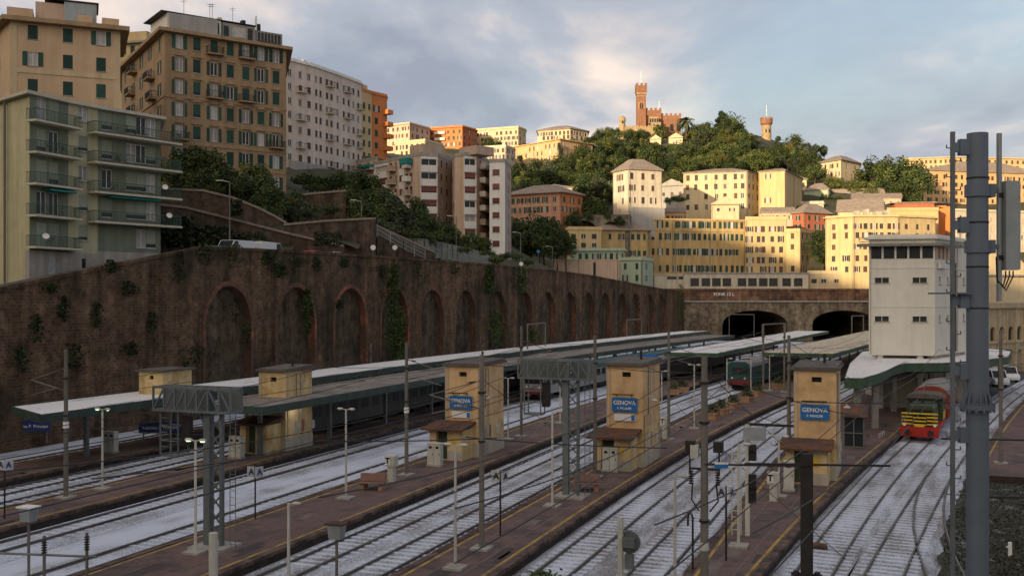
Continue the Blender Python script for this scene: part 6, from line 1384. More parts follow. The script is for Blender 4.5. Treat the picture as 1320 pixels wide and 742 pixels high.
# white post with a round disc, cream post, black hook lamp, bottom-edge equipment
d_ = 37; p = Vector(((800-660)/F*d_, d_, 0)); r = thing('signal_post', 'white post with a round grey disc at the bottom edge', 'railway signal', tuple(p), -HD)
b = MB(); b.bar((0,0,0),(0,0,zv(666,d_)),.17); b.build('post', M['lamp_white'], r); b = MB(); zz = zv(698,d_); b.profile([(.3+.42*math.cos(R(a)), zz+.42*math.sin(R(a))) for a in range(0,360,20)], .1, .15); b.build('disc', M['metal_grey'], r); b = MB(); b.box(.1,.55,-.2,.1,zz-.15,zz+.2); b.box(.2,.5,-.2,.05,zz-.9,zz-.4); b.build('signal_head', M['metal_grey'], r)
p, zt = pix(893, 662, 748, 0.1); r = thing('hook_pole', 'thin black hooked pole left of the A sign near the bottom edge', 'pole', tuple(p), -HD); b = MB(); h = zt-p.z; b.tube([(0,0,0),(0,0,h-.15),(-.05,0,h),(-.16,0,h+.02),(-.2,0,h-.15),(-.2,0,h-.5)], .045, 8); b.build('tube', M['metal_dark'], r)
d_ = 32; p = Vector(((275-660)/F*d_, d_, 0)); r = thing('marker_post', 'short white post at the bottom edge below the first gantry', 'post', tuple(p), -HD); b = MB(); b.tube([(0,0,0),(0,0,zv(686,d_))], .14, 10); b.build('tube', M['lamp_white'], r)
for u, vt, d_, lb, hd in ((434,690,40,'grey box lamp on a short post at the bottom edge',1),(37,668,42,'square lamp box on a post in the bottom left corner',1),(57,690,40,'first thin post with insulators in the bottom left corner',0),(112,686,40,'second thin post with insulators in the bottom left corner',0)):
    p = Vector(((u-660)/F*d_, d_, 0)); h = zv(vt, d_); r = thing('lamp_box_post' if hd else 'insulator_post', lb, 'post', tuple(p), -HD); b = MB(); b.tube([(0,0,0),(0,0,h)], .06, 8); b.build('post', M['metal_pole'], r)
    b = MB()
    if hd: b.hexa([(-.25,-.2,h-.1),(.25,-.2,h-.1),(.25,.2,h-.1),(-.25,.2,h-.1),(-.3,-.25,h+.45),(.3,-.25,h+.45),(.3,.25,h+.45),(-.3,.25,h+.45)]); b.build('lamp_box', M['galv'], r); b = MB(); b.box(-.4,.4,-.3,.3,h+.46,h+.52); b.build('hood', M['snow_roof'] if u < 100 else M['rust'], r)
    else:
        for k in range(6): b.lathe([(.05,0),(.13,.03),(.05,.08)], 8, (0,0,h-.7+k*.1))
        b.build('insulator', M['metal_dark'], r)
p0_, p1_ = P(-10, 712, 40), P(125, 717, 40); b = MB(); b.tube([p0_-p0_, p1_-p0_], .05, 8); tag(b.build('support_tube', M['metal_grey'], loc=p0_), 'horizontal grey tube between the insulator posts in the bottom left corner', 'tube')
for u, v, lb in ((1070,641,'rusty box between the rails, farther of two'),(1057,706,'rusty box between the rails, nearer of two'),(498,627,'dark lid on the snow beside the left bench')):
    q = G(u, v, .16); b = MB(); b.prism([(-.35,-.2),(.35,-.2),(.3,.2),(-.3,.2)], 0, [.14,.14,.2,.2]); b.box(-.1,.1,-.26,-.2,.02,.1); o = tag(b.build('track_box', M['rust'], loc=q, rz=-HD), lb, 'box')
for u, v, lb in ((1103,698,'pale pipe lying across the snow between the two right tracks'),(1128,580,'short white pipe on the snow in front of the shunting engine')):
    q = G(u, v, .06); b = MB(); b.tube([(-1.6,0,.04),(1.6,.1,.05)], .05, 8); tag(b.build('pipe', M['lamp_white'], loc=q, rz=.1), lb, 'pipe')
q = G(1133, 572, .05); r = thing('low_railing', 'low white railing on the snow right of the shunting engine', 'railing', tuple(q), R(60))
b = MB(); b.bar((0,0,.8),(2.4,0,.8),.05); b.bar((0,0,.4),(2.4,0,.4),.04); b.build('rail', M['lamp_white'], r)
for k in range(4): b = MB(); b.bar((k*.8,0,0),(k*.8,0,.82),.06); b.build('post', M['lamp_white'], r)
q = G(1302, 716, .1); r = thing('marker_post', 'short white marker post on the dark verge at the bottom right', 'post', tuple(q)); b = MB(); b.tube([(0,0,0),(0,0,.62)], .09, 8); b.bar((-.18,0,.42),(0,0,.42),.06); b.build('tube', M['sign_white'], r)
# railing / ramp under the left canopy, pump, debris on ballast
for u, v, s in ((432,657,.5),(335,702,.4)): pass

# ---- trains
def coach(name, label, fn, t0, t1, body, roofm, front, z0=.95, H=3.7, win=True, W=2.8, nose=None, loco=False):
    p = TN(t0, fn(t0)); r = thing(name, label, 'train', (p.x, p.y, 0))
    ts = frange(t0, t1, 4); b, rf, un = MB(), MB(), MB()
    sec = [(-W/2, z0), (-W/2, H-.75), (-W/2+.12, H-.3), (-W/2+.5, H-.03), (W/2-.5, H-.03), (W/2-.12, H-.3), (W/2, H-.75), (W/2, z0)]
    def ring(t): return [(*TN(t, fn(t)+x), z) for x, z in sec]
    rings = [ring(t) for t in ts]
    for A, B_ in zip(rings, rings[1:]):
        for k in range(7): (rf if 1 <= k <= 5 else b).face([A[k], A[k+1], B_[k+1], B_[k]])
        un.face([A[0], A[7], B_[7], B_[0]])
    b.face(rings[0]); b.face(rings[-1])
    wput(b, 'body', M[body], r); wput(rf, 'roof', M[roofm], r); wput(un, 'underframe', M['black'], r)
    h = heading(fn, t0+1)-math.pi/2
    # front details in the local frame of the nose
    q = MB(); x = W/2
    q.box(-x+.25, x-.25, -.06, .02, H-1.55, H-.75); q.build('windscreen', M['glass'], r, rz=h)
    q = MB(); q.box(-.05,.05,-.08,.0,H-1.55,H-.75); q.build('windscreen_pillar', M[front], r, rz=h)
    q = MB(); q.box(-x+.02, x-.02, -.12, .02, z0, z0+.62); q.build('front_skirt', M[front], r, rz=h)
    for s in (-1, 1):
        q = MB(); q.tube([(s*.87,0,z0+.1),(s*.87,-.5,z0+.1)], .08, 8); q.tube([(s*.87,-.5,z0+.1),(s*.87,-.56,z0+.1)], .22, 12); q.build('buffer', M['metal_dark'], r, rz=h)
        q = MB(); q.lathe([(.13,-.04),(.13,.04)], 10); o = q.build('headlight', M['sign_white'], r, (0,0,0), h); o.rotation_euler = (R(90),0,h); o.location = Matrix.Rotation(h,3,'Z')@Vector((s*.8,-.1,z0+.85))
    for s in (-1, 1):
        sk = MB(); bog = MB()
        for ta, tb in zip(ts, ts[1:]):
            A, B_ = TN(ta, fn(ta)+s*(W/2+.012)), TN(tb, fn(tb)+s*(W/2+.012)); d = (B_-A)
            if win:
                for k in range(2):
                    a, c = A+d*(.08+.5*k), A+d*(.42+.5*k); sk.face([(a.x,a.y,H-1.75),(c.x,c.y,H-1.75),(c.x,c.y,H-.95),(a.x,a.y,H-.95)])
            elif s > -2:
                for k in range(4): a, c = A+d*(.1+.25*k), A+d*(.2+.25*k); sk.face([(a.x,a.y,H-1.8),(c.x,c.y,H-1.8),(c.x,c.y,H-.9),(a.x,a.y,H-.9)])
        wput(sk, 'side_windows', M['glass'], r, fix=False)
    t = t0+2.2
    while t < t1-1:
        a, c = TN(t-1.3, fn(t-1.3)), TN(t+1.3, fn(t+1.3)); q = MB(); q.bar((a.x,a.y,.62),(c.x,c.y,.62),2.2,.6)
        for tt in (t-.95, t+.95):
            e0, e1 = TN(tt, fn(tt)-.8), TN(tt, fn(tt)+.8); q.tube([(e0.x,e0.y,.72),(e1.x,e1.y,.72)], .43, 14)
        wput(q, 'bogie', M['metal_dark'], r); t += 6.2
    if loco:
        q = MB(); 
        for zz in (0,1): pass
        a = TN(t0+4, fn(t0+4)); q.bar((a.x-.8,a.y,H+.1),(a.x+.8,a.y,H+.1),.1); q.bar((a.x-.8,a.y,H+.1),(a.x-.5,a.y+1,H+.75),.06); q.bar((a.x+.8,a.y,H+.1),(a.x+.5,a.y+1,H+.75),.06); q.bar((a.x-.9,a.y+1,H+.78),(a.x+.9,a.y+1,H+.78),.07); wput(q, 'pantograph', M['metal_dark'], r)
    return r
coach('passenger_train', 'grey passenger train with dark windows standing under the brown canopy', lambda t: Lf['p1l'](t)-1.65, 72, 128, 'coach_grey', 'roof_grey', 'loco_yellow')
coach('passenger_train', 'white train with red nose behind the second gantry', lambda t: Lf['p1r'](t)+1.75, 108, 170, 'coach_white', 'loco_teal', 'train_red')
coach('locomotive', 'dark green electric locomotive with red front between the two right canopies', lambda t: Lf['p3l'](t)-1.65, 129, 172, 'loco_teal', 'roof_grey', 'train_red', H=3.9, win=False, loco=True)
coach('passenger_train', 'dark blue coach under the left side of the green edged canopy', lambda t: Lf['p2l'](t)-1.75, 128, 180, 'coach_grey', 'roof_grey', 'car_dark')
# shunting engine, detailed
fn = Lf['r1']; t0 = 88.0; p = TN(t0, fn(t0)); h = heading(fn, t0+3)-math.pi/2
r = thing('shunting_engine', 'green and yellow striped shunting engine with bright red buffer beam', 'shunter', (p.x, p.y, .1), h)
b = MB(); b.box(-1.45,1.45,-.05,.12,.55,1.35); b.build('buffer_beam', M['red'], r)
b = MB(); b.box(-1.4,1.4,.12,9,.85,1.35); b.build('frame', M['red'], r)
b = MB(); b.box(-1.05,1.05,.7,5.2,1.35,2.75); b.profile([(-1.05,2.75),(1.05,2.75),(.85,3.0),(-.85,3.0)], .7, 5.2); b.build('bonnet', M['loco_dark'], r)
b = MB(); b.box(-.9,.9,.62,.72,1.5,2.7); b.build('radiator', M['black'], r)
b = MB(); b.box(-1.42,1.42,5.2,8.2,1.35,3.2); b.build('cab', M['loco_dark'], r)
b = MB(); pr = [(-1.55,3.2)]+[(1.55*math.cos(R(a)), 3.2+.42*math.sin(R(a))) for a in range(180,-1,-20)]; b.profile(pr[1:], 5.0, 8.5); b.build('cab_roof', M['roof_tar'], r)
for x in (-.8,.8): b = MB(); b.box(x-.45,x+.45,5.14,5.21,2.45,3.05); b.build('cab_window', M['glass'], r)
for z in (1.52,1.8,2.08,2.36):
    b = MB()
    if z < 2.2: b.box(-1.38,-.55,.05,.12,z,z+.11); b.box(.55,1.38,.05,.12,z,z+.11); b.box(-.5,.5,.05,.12,z-.05,z+.06)
    else: b.box(-1.38,1.38,.05,.12,z,z+.12)
    b.build('yellow_rail', M['loco_yellow'], r)
for x in (-1.36,-.5,.5,1.36): b = MB(); b.bar((x,.09,1.35),(x,.09,2.5),.06); b.build('rail_post', M['loco_dark'], r)
for s in (-1,1):
    for k in range(7): b = MB(); b.hexa([(s*1.43,5.25+k*.4,1.45),(s*1.43,5.42+k*.4,1.45),(s*1.45,5.42+k*.4,1.45),(s*1.45,5.25+k*.4,1.45),(s*1.43,5.55+k*.4,2.1),(s*1.43,5.72+k*.4,2.1),(s*1.45,5.72+k*.4,2.1),(s*1.45,5.55+k*.4,2.1)]); b.build('yellow_stripe', M['loco_yellow'], r)
    b = MB(); b.tube([(s*.87,-.05,.95),(s*.87,-.5,.95)], .1, 8); b.tube([(s*.87,-.5,.95),(s*.87,-.57,.95)], .24, 14); b.build('buffer', M['metal_dark'], r)
    b = MB(); b.tube([(s*1.15,.02,1.5),(s*1.15,.12,1.5)], .12, 10); b.build('headlight', M['sign_white'], r)
for y in (1.8,4.4,7.0):
    for s in (-1,1): b = MB(); b.tube([(s*.7,y,.62),(s*.83,y,.62)], .55, 16); b.build('wheel', M['metal_dark'], r)
b = MB(); b.tube([(0,3,2.95),(0,3,3.4)], .12, 8); b.build('exhaust', M['metal_dark'], r)
b = MB(); b.box(-.35,.35,-.09,-.05,1.36,1.5); b.build('coupling_plate', M['loco_yellow'], r)
t0 = 98.2; p = TN(t0, fn(t0)); h = heading(fn, t0+4)-math.pi/2
r = thing('goods_wagon', 'red goods wagon with rounded grey roof coupled behind the shunting engine', 'wagon', (p.x, p.y, .1), h)
b = MB(); b.box(-1.45,1.45,0,12,1.05,3.1); pr = [(1.45*math.cos(R(a)), 3.1+.75*math.sin(R(a))) for a in range(180,-1,-15)]; b.profile(pr, 0, .06); b.build('body', M['wagon_red'], r)
b = MB(); pr2 = [(1.5*math.cos(R(a)), 3.12+.8*math.sin(R(a))) for a in range(180,-1,-15)]; b.profile(pr2, .05, 12.1); b.build('roof', M['roof_grey'], r)
for y in (0.9,3,5.2,8,10.5):
    for s in (-1,1): b = MB(); b.box(min(s*1.46,s*1.5),max(s*1.46,s*1.5),y,y+.1,1.1,3.1); b.build('rib', M['wagon_red'], r)
b = MB(); b.box(-1.2,1.2,.3,11.7,.75,1.05); b.build('underframe', M['metal_dark'], r)
for y in (2,10):
    for s in (-1,1): b = MB(); b.tube([(s*.7,y,.5),(s*.83,y,.5)], .45, 14); b.build('wheel', M['metal_dark'], r)
# ---- road vehicles
def car(label, x, y, z, rz, paint, kind='car', cat='car'):
    r = thing('parked_'+('van' if kind == 'van' else 'car'), label, cat, (x, y, z), rz, 'parked cars and vans')
    L_, W = (5.0, 1.9) if kind == 'van' else (4.1, 1.7)
    if kind == 'van': low = [(-2.5,.35),(2.4,.35),(2.5,.7),(2.4,1.05),(1.7,1.2),(1.05,2.15),(-2.4,2.2),(-2.5,2.0)]; gl = [(1.02,1.25),(1.6,1.25),(1.05,2.05),(.4,2.05),(.4,1.25)]
    else: low = [(-2.0,.32),(2.0,.32),(2.06,.6),(1.95,.82),(1.05,.92),(.35,1.42),(-1.0,1.45),(-1.75,1.0),(-2.05,.9)]; gl = [(-1.5,.98),(.95,.96),(.32,1.36),(-.98,1.38)]
    b = MB(); b.profile(low, -W/2, W/2); b.build('body', M[paint], r)
    b = MB(); b.profile(gl, -W/2-.012, W/2+.012); b.build('windows', M['glass'], r)
    b = MB(); (b.hexa([(1.08,-W/2+.12,2.08),(1.08,W/2-.12,2.08),(1.69,W/2-.12,1.22),(1.69,-W/2+.12,1.22),(1.10,-W/2+.12,2.10),(1.10,W/2-.12,2.10),(1.72,W/2-.12,1.24),(1.72,-W/2+.12,1.24)]) if kind == 'van' else b.hexa([(.37,-W/2+.12,1.38),(.37,W/2-.12,1.38),(1.0,W/2-.12,.95),(1.0,-W/2+.12,.95),(.40,-W/2+.12,1.41),(.40,W/2-.12,1.41),(1.05,W/2-.12,.97),(1.05,-W/2+.12,.97)])); b.build('windscreen', M['glass'], r)
    for sx in (-1.25, 1.3):
        for s in (-1, 1): b = MB(); b.tube([(sx,s*(W/2-.2),.32),(sx,s*(W/2+.02),.32)], .32, 14); b.tube([(sx,s*(W/2+.0),.32),(sx,s*(W/2+.035),.32)], .19, 10, 1); b.build('wheel', [M['tyre'], M['galv']], r)
    for s in (-1, 1): b = MB(); x0 = low[2][0]-.06; b.box(x0-.05,x0+.03,s*W/2*.72-.17,s*W/2*.72+.17,.62,.78); b.build('headlight', M['sign_white'], r)
    return r
for u, d, t_off, paint, kind, lb in ((284,0,4.5,'car_dark','car','small dark car at the left end of the row on the street above the wall'),(301,0,4.5,'car_white','van','white van on the street above the first blind arch'),(318,0,4.6,'car_grey','car','grey car parked right of the white van above the wall'),(345,0,4.6,'car_white','van','white van near the middle of the street above the second blind arch'),(405,0,3.0,'car_red','car','red car behind the parapet right of the long banner'),(425,0,3.0,'car_white','car','white car on the street below the sharp terrace corner'),(530,0,3.2,'car_white','car','white car near the stone flanking wall on the street'),(548,0,3.2,'car_red','car','red car right of the white one by the stone flanking wall')):
    t = wall_t(u); q = TN(t, wall_n(t)-t_off); tt = t*(1+t_off/64); q = TN(tt, wall_n(tt)-t_off); car(lb, q.x, q.y, wall_top(tt)-.83, R(69)+math.pi*(random.random() < .5), paint, kind, 'van' if kind == 'van' else 'car')
for u, v, lb in ((1283,497,'white van parked nearer at the right edge before the station building'),(1297,491,'white van parked farther at the right edge before the station building')):
    q = G(u, v, .05); car(lb, q.x, q.y, .06, R(-95), 'car_white', 'van', 'van')
# banners along the street
for u0, u1, m1, lb in ((318,352,'sign_white','long white banner board along the street above the first arches'),(370,400,'curtain','bluish white banner board left of the sharp terrace corner')):
    t0_, t1_ = wall_t(u0), wall_t(u1); a, c = TN(t0_*1.11, wall_n(t0_*1.11)-7), TN(t1_*1.11, wall_n(t1_*1.11)-7); z = wall_top(t0_); b = MB(); d = c-a; nrm = Vector((d.y,-d.x)).normalized()*.04
    b.hexa([(0,0,0),(d.x,d.y,0),(d.x-nrm.x,d.y-nrm.y,0),(-nrm.x,-nrm.y,0),(0,0,1.35),(d.x,d.y,1.35),(d.x-nrm.x,d.y-nrm.y,1.35),(-nrm.x,-nrm.y,1.35)]); o = tag(b.build('banner', M[m1], loc=(a.x,a.y,z-.1)), lb, 'banner')
    for k in range(4): b = MB(); q = d*(k/3); b.bar((q.x,q.y+.06,-.5),(q.x,q.y+.06,1.5),.07); b.build('post', M['metal_pole'], o)
# fences by the complex
def fence(label, top, ds, hgt=1.6):
    pts = [P(u, v, d) for (u, v), d in zip(top, ds)]; o = pts[0]; r = thing('mesh_fence', label, 'fence', tuple(o)); b = MB(); po = MB()
    for a, c in zip(pts, pts[1:]):
        a_, c_ = a-o, c-o; n = max(2, int((c-a).length/2.2))
        for k in range(n+1): q = a_+(c_-a_)*k/n; po.bar((q.x,q.y,q.z-hgt-.5),(q.x,q.y,q.z+.1),.08)
        m_ = int((c-a).length/.28)
        for k in range(m_+1): q = a_+(c_-a_)*k/m_; b.bar((q.x,q.y,q.z-hgt),(q.x,q.y,q.z),.03+.05*(hgt > 2))
        for f_ in (0,.5,1): b.bar(a_-Vector((0,0,hgt*f_)), c_-Vector((0,0,hgt*f_)), .06)
    po.build('posts', M['galv'], r); b.build('mesh_panel', M['fence_mesh'], r)
fence('pale railing sloping down from the sharp terrace corner', ((486,290),(520,310),(548,323)), (137,142,147), 1.1)
fence('tall pale mesh fence below the brown and white complex', ((525,308),(547,308),(590,317),(635,328)), (150,152,165,180), 2.4)
# street lamps and signs above the wall
for u, vt, vb, d, lb in ((296,234,318,112,'street lamp standing in front of the upper terrace wall'),(466,259,290,136,'street lamp above the sharp terrace corner'),(588,279,330,168,'tall street lamp in front of the brown and white complex'),(671,300,335,190,'street lamp on the street near the far end of the complex'),(712,318,355,220,'dark street lamp at the end of the street above the wall'),(746,315,362,235,'tall dark lamp pole in front of the mint green house'),(796,320,370,245,'dark pole right of the mint green houses')):
    p = P(u, vb, d); zt = zv(vt, d)-p.z; r = thing('street_lamp', lb, 'street lamp', tuple(p), group='street lamps above the wall'); b = MB(); b.tube([(0,0,-1.5),(0,0,zt)], [.1,.07], 7); b.build('post', M['metal_pole'], r); b = MB(); b.tube([(0,0,zt-.05),(-.9,0,zt+.1)], .04, 6); b.box(-1.5,-.7,-.16,.16,zt+.05,zt+.18); b.build('lamp_head', M['lamp_white'], r)
for u, v, d, m1, lb in ((481,319,132,'sign_white','round white road sign at the sharp terrace corner'),(509,319,138,'sign_white','small white road sign post left of the red car'),(694,324,200,'sign_blue','blue road sign on the street at the end of the complex'),(672,340,172,'sign_white','white square sign on the top edge of the big wall')):
    p = P(u, v, d); r = thing('road_sign', lb, 'sign', tuple(p)); b = MB(); b.bar((0,0,-2),(0,0,.35),.07); b.build('post', M['metal_pole'], r); b = MB(); b.profile([(.35*math.cos(R(a)), .35*math.sin(R(a))) for a in range(0,360,30)], -.08, -.04); b.build('sign_plate', M[m1], r)

# ---- overhead wires
def wire(label, a, c, sag=.3, r_=.02, name='overhead_wire', grp='overhead contact wires'):
    a, c = Vector(a), Vector(c); n = 14; b = MB(); pts = [(c-a)*(k/n)-Vector((0,0,sag*4*(k/n)*(1-k/n))) for k in range(n+1)]
    b.tube(pts, r_, 5); tag(b.build(name, M['wire'], loc=a), label, 'wire', grp)
tr = [('p1r',1.75,'over the track beside the brown canopy'),('p2l',-1.75,'left of the leftmost orange sign tower'),('p2r',1.7,'right of the leftmost orange sign tower'),('p3l',-1.65,'left of the middle orange sign tower'),('p3r',1.7,'right of the middle orange sign tower'),('p4l',-1.7,'left of the rightmost orange sign tower'),('r1',0,'above the shunting engine track'),('r2',0,'above the rightmost curving track'),('p0r',1.65,'over the track beside the snowy canopy')]
for k, off, lb in tr:
    for z_, s_, nm in ((5.5,.06,'contact'),(6.8,.9,'carrier')):
        for i, (ta, tb_) in enumerate(((22,64),(64,108),(108,160))):
            a, c = TN(ta, Lf[k](ta)+off), TN(tb_, Lf[k](tb_)+off); wire('thin %s wire %s, %s span' % (nm, lb, ('near','middle','far')[i]), (a.x,a.y,z_), (c.x,c.y,z_), s_)
# cross spans
def cross(label, pts, ds, r_=.03, sag=.1):
    a, c = P(*pts[0], ds[0]), P(*pts[1], ds[1]); wire(label, a, c, sag, r_, 'cross_span_wire', 'cross span wires')
cross('long cross wire in front of the leftmost orange tower from left pole to gantry', ((408,567),(640,564)), (58,50))
cross('cross wire running from the pole in front of the leftmost tower to the right', ((600,563),(860,577)), (50,50))
cross('dark cross wire from the foreground mast to the brown post', ((908,598),(1040,600)), (38,30), .04, 0)
cross('pale cross wire at engine height on the right', ((1020,517),(1250,518)), (60,60), .03)
cross('dark cross wire right of the big mast, upper one', ((1213,565),(1330,567)), (34,34), .035, 0)
cross('dark cross wire right of the big mast, lower one', ((1272,640),(1330,641)), (26,26), .035, 0)
for i, (a, c, da, dc) in enumerate((((530,520),(622,488),66,60),((622,488),(700,540),60,66),((830,470),(1015,550),62,66),((905,470),(1040,600),40,60),((1017,440),(1140,510),70,66),((870,520),(1090,720),70,45),((622,470),(767,470),58,66),((524,470),(672,450),70,80),((150,547),(310,547),72,60),((767,470),(908,480),66,42),((908,480),(1120,540),42,50),((85,545),(262,560),60,50))): cross('diagonal stay wire number'.replace(' number','')+' %s' % ('between the left poles','right of the pole by the leftmost tower','over the middle platform','from the foreground mast','over the rightmost tower','across the right platform','between leftmost and middle tower poles','behind the leftmost tower','under the snowy canopy front','reaching the foreground mast','from mast toward the engine','before the first gantry')[i], (a, c), (da, dc), .018, .15)

# ================================================================== TREES AND CLIMBING PLANTS
random.seed(21)
def crown_mesh(kind, n, seed):
    rnd = random.Random(seed); b = MB(); cl = []
    if kind == 'broad':
        for _ in range(26):
            a, e_ = rnd.random()*6.28, math.asin(rnd.uniform(-.55, 1)); rr = rnd.uniform(.45, .82)
            cl.append((Vector((math.cos(a)*math.cos(e_)*rr, math.sin(a)*math.cos(e_)*rr, math.sin(e_)*rr*.9)), rnd.uniform(.2, .38)))
    elif kind == 'umbrella':
        for _ in range(22):
            a, rr = rnd.random()*6.28, math.sqrt(rnd.random())*.95; cl.append((Vector((math.cos(a)*rr, math.sin(a)*rr, .22*(1-rr*rr)+rnd.uniform(-.06,.06))), rnd.uniform(.16,.26)))
    elif kind == 'cypress':
        for k in range(26): h = k/25; a = rnd.random()*6.28; rr = .2*math.sin(math.pi*min(h*.85+.12,1)); cl.append((Vector((math.cos(a)*rr, math.sin(a)*rr, -1+2.2*h)), .12+.12*math.sin(math.pi*min(h*.9+.08,1))))
    elif kind == 'conifer':
        for k in range(34):
            h = rnd.random(); a = rnd.random()*6.28; rr = (1-h)*.75*math.sqrt(rnd.random())+.05; cl.append((Vector((math.cos(a)*rr, math.sin(a)*rr, -.8+1.9*h)), .14+.14*(1-h)))
    elif kind == 'bush':
        for _ in range(16): a, rr = rnd.random()*6.28, math.sqrt(rnd.random()); cl.append((Vector((math.cos(a)*rr, math.sin(a)*rr*.7, rnd.uniform(-.35,.35)*(1.1-rr))), rnd.uniform(.18,.34)))
    per = n//len(cl)
    for c, r in cl:
        mi = 0 if rnd.random() < .55 else 1
        for _ in range(per):
            d = Vector((rnd.gauss(0,1), rnd.gauss(0,1), rnd.gauss(0,1))).normalized(); q = c+d*r*(rnd.random()**.33)*Vector((1,1,.8)).length/1.62
            nn_ = (d+Vector((rnd.gauss(0,.6), rnd.gauss(0,.6), rnd.gauss(0,.6)+.35))).normalized(); w_ = nn_.orthogonal().normalized(); k = rnd.random()*6.28; w_ = w_*math.cos(k)+nn_.cross(w_)*math.sin(k); v_ = nn_.cross(w_)
            s = rnd.uniform(.035, .075)*(1.0 if kind != 'cypress' else .7); b.face([q-w_*s, q-v_*s*.65, q+w_*s, q+v_*s*.65], mi)
    return b
KINDS = {}
for kind, mats_, n in (('broad', ('leaf_a','leaf_b'), 2600), ('dark', ('leaf_c','leaf_a'), 2600), ('olive', ('leaf_grey','leaf_a'), 2200), ('autumn', ('leaf_d','leaf_b'), 2200), ('umbrella', ('leaf_pine','leaf_pine2'), 2200), ('cypress', ('leaf_pine','leaf_c'), 1600), ('conifer', ('leaf_pine','leaf_pine2'), 2400), ('bush', ('leaf_a','leaf_c'), 1300)):
    base = {'dark':'broad','olive':'broad','autumn':'broad'}.get(kind, kind)
    KINDS[kind] = [crown_mesh(base, n, 100*len(KINDS)+k).mesh('crown', [M[m] for m in mats_], fix=False) for k in range(4 if kind in ('broad','dark') else 2)]
tb_ = MB(); tb_.tube([(0,0,0),(.05,0,.35),(.02,.04,.7),(0,0,1.0)], [.075,.055,.042,.03], 8)
for a in range(5): ca, sa = math.cos(a*1.3), math.sin(a*1.3); tb_.tube([(0,0,.55+.07*a),(ca*.16,sa*.16,.82+.05*a),(ca*.34,sa*.34,1.05+.04*a)], [.03,.02,.008], 5)
TRUNK = tb_.mesh('trunk', M['bark'])
NM = {'broad':'broadleaf_tree','dark':'broadleaf_tree','olive':'broadleaf_tree','autumn':'broadleaf_tree','umbrella':'pine_tree','cypress':'cypress_tree','conifer':'conifer_tree','bush':'bush'}
def tree(kind, x, y, zc, r, label, group, zg=None, sz=1.0):
    zg = terr(x, y) if zg is None else zg; zg = min(zg, zc-r*.7)
    root = thing(NM[kind], label, 'bush' if kind == 'bush' else 'tree', (x, y, zg-.4), random.random()*6.28, group)
    c = put('crown', random.choice(KINDS[kind]), root, (0,0,zc-zg+.4)); c.scale = (r*random.uniform(.92,1.12), r*random.uniform(.92,1.12), r*sz*random.uniform(.85,1.1))
    if kind != 'bush':
        h = zc-zg+.4; t = put('trunk', TRUNK, root, (0,0,0)); w_ = max(r*.9, 2); t.scale = (w_, w_, max(h, .5)*.98)
    return root
def tp(kind, u, v, d, r, label, group, **k):
    q = P(u, v, d); return tree(kind, q.x, q.y, q.z, r, label, group, **k)
# wood on the castle hill
def inpoly(u, v, poly):
    c = False; n = len(poly)
    for i in range(n):
        (x0, y0), (x1, y1) = poly[i], poly[(i+1) % n]
        if (y0 > v) != (y1 > v) and u < (x1-x0)*(v-y0)/(y1-y0)+x0: c = not c
    return c
wood = [(660,262),(664,222),(705,212),(762,184),(788,178),(800,190),(838,190),(856,194),(878,192),(895,185),(912,170),(940,160),(968,180),(982,198),(1000,198),(1012,192),(1028,196),(1050,208),(1054,232),(1036,222),(1012,213),(978,214),(884,219),(880,232),(862,236),(856,212),(822,204),(792,216),(788,262),(786,284),(757,290),(752,246),(735,238),(700,236)]
pts = []; bpoly = [[tuple(p) for p in o] for o in []]
tries = 0
houses = [(o.location.x, o.location.y) for o in C.objects if o.parent is None and o.get('category') in ('apartment building','house') and o.location.y > 310 and 0 < o.location.x < 140]
while len(pts) < 290 and tries < 30000:
    tries += 1; x, y = random.uniform(-5, 200), random.uniform(322, 530); z = terr(x, y); r = random.uniform(3.6, 6.4); zc = z+r*.85
    u, v = 660+F*x/y, HZ-(zc-HC)/y*F
    if not inpoly(u, v, wood): continue
    if any((x-a)**2+(y-b_)**2 < (.62*(r+c))**2 for a, b_, _, c in pts): continue
    if any(abs(x-hx-4) < 11 and abs(y-hy-5) < 11 for hx, hy in houses): continue
    if abs(x-P(840,0,500).x) < 22 and 490 < y < 522: continue
    pts.append((x, y, zc, r))
WL = {'broad':'green broadleaf tree in the wood covering the castle hill','dark':'dark green broadleaf tree in the wood covering the castle hill','olive':'grey green olive toned tree in the castle hill wood','autumn':'rusty brown leaved tree among the castle hill trees','conifer':'dark conifer in the castle hill wood','cypress':'narrow cypress in the castle hill wood'}
for x, y, zc, r in pts:
    k = random.choices(['broad','dark','olive','autumn','conifer','cypress'], [34,34,13,6,10,3])[0]; tree(k, x, y, zc+(r*.3 if k == 'cypress' else 0), r*(1.15 if k == 'cypress' else 1), WL[k], {'broad':'green trees of the castle hill wood','dark':'dark trees of the castle hill wood','olive':'grey green trees of the castle hill wood','autumn':'rusty trees of the castle hill wood','conifer':'conifers of the castle hill wood','cypress':'cypresses of the castle hill wood'}[k])
print('wood trees', len(pts))
for _ in range(900):                                       # low scrub on the open slopes between the houses
    u, d = random.uniform(775, 1200), random.uniform(318, 420); x = (u-660)/F*d; z = terr(x, d); v = HZ-(z-HC)/d*F
    if not (235 < v < 350) or any(abs(x-hx-5) < 9 and abs(d-hy-5) < 10 for hx, hy in houses): continue
    if len([1 for q in pts if q[3] == 1.9]) > 70: break
    if any((x-a)**2+(d-b_)**2 < 9 for a, b_, _, c in pts): continue
    pts.append((x, d, z, 1.9)); tree('bush', x, d, z+.6, random.uniform(1.3, 2.6), 'low green bush on the open slope between the yellow houses', 'bushes between the yellow houses')
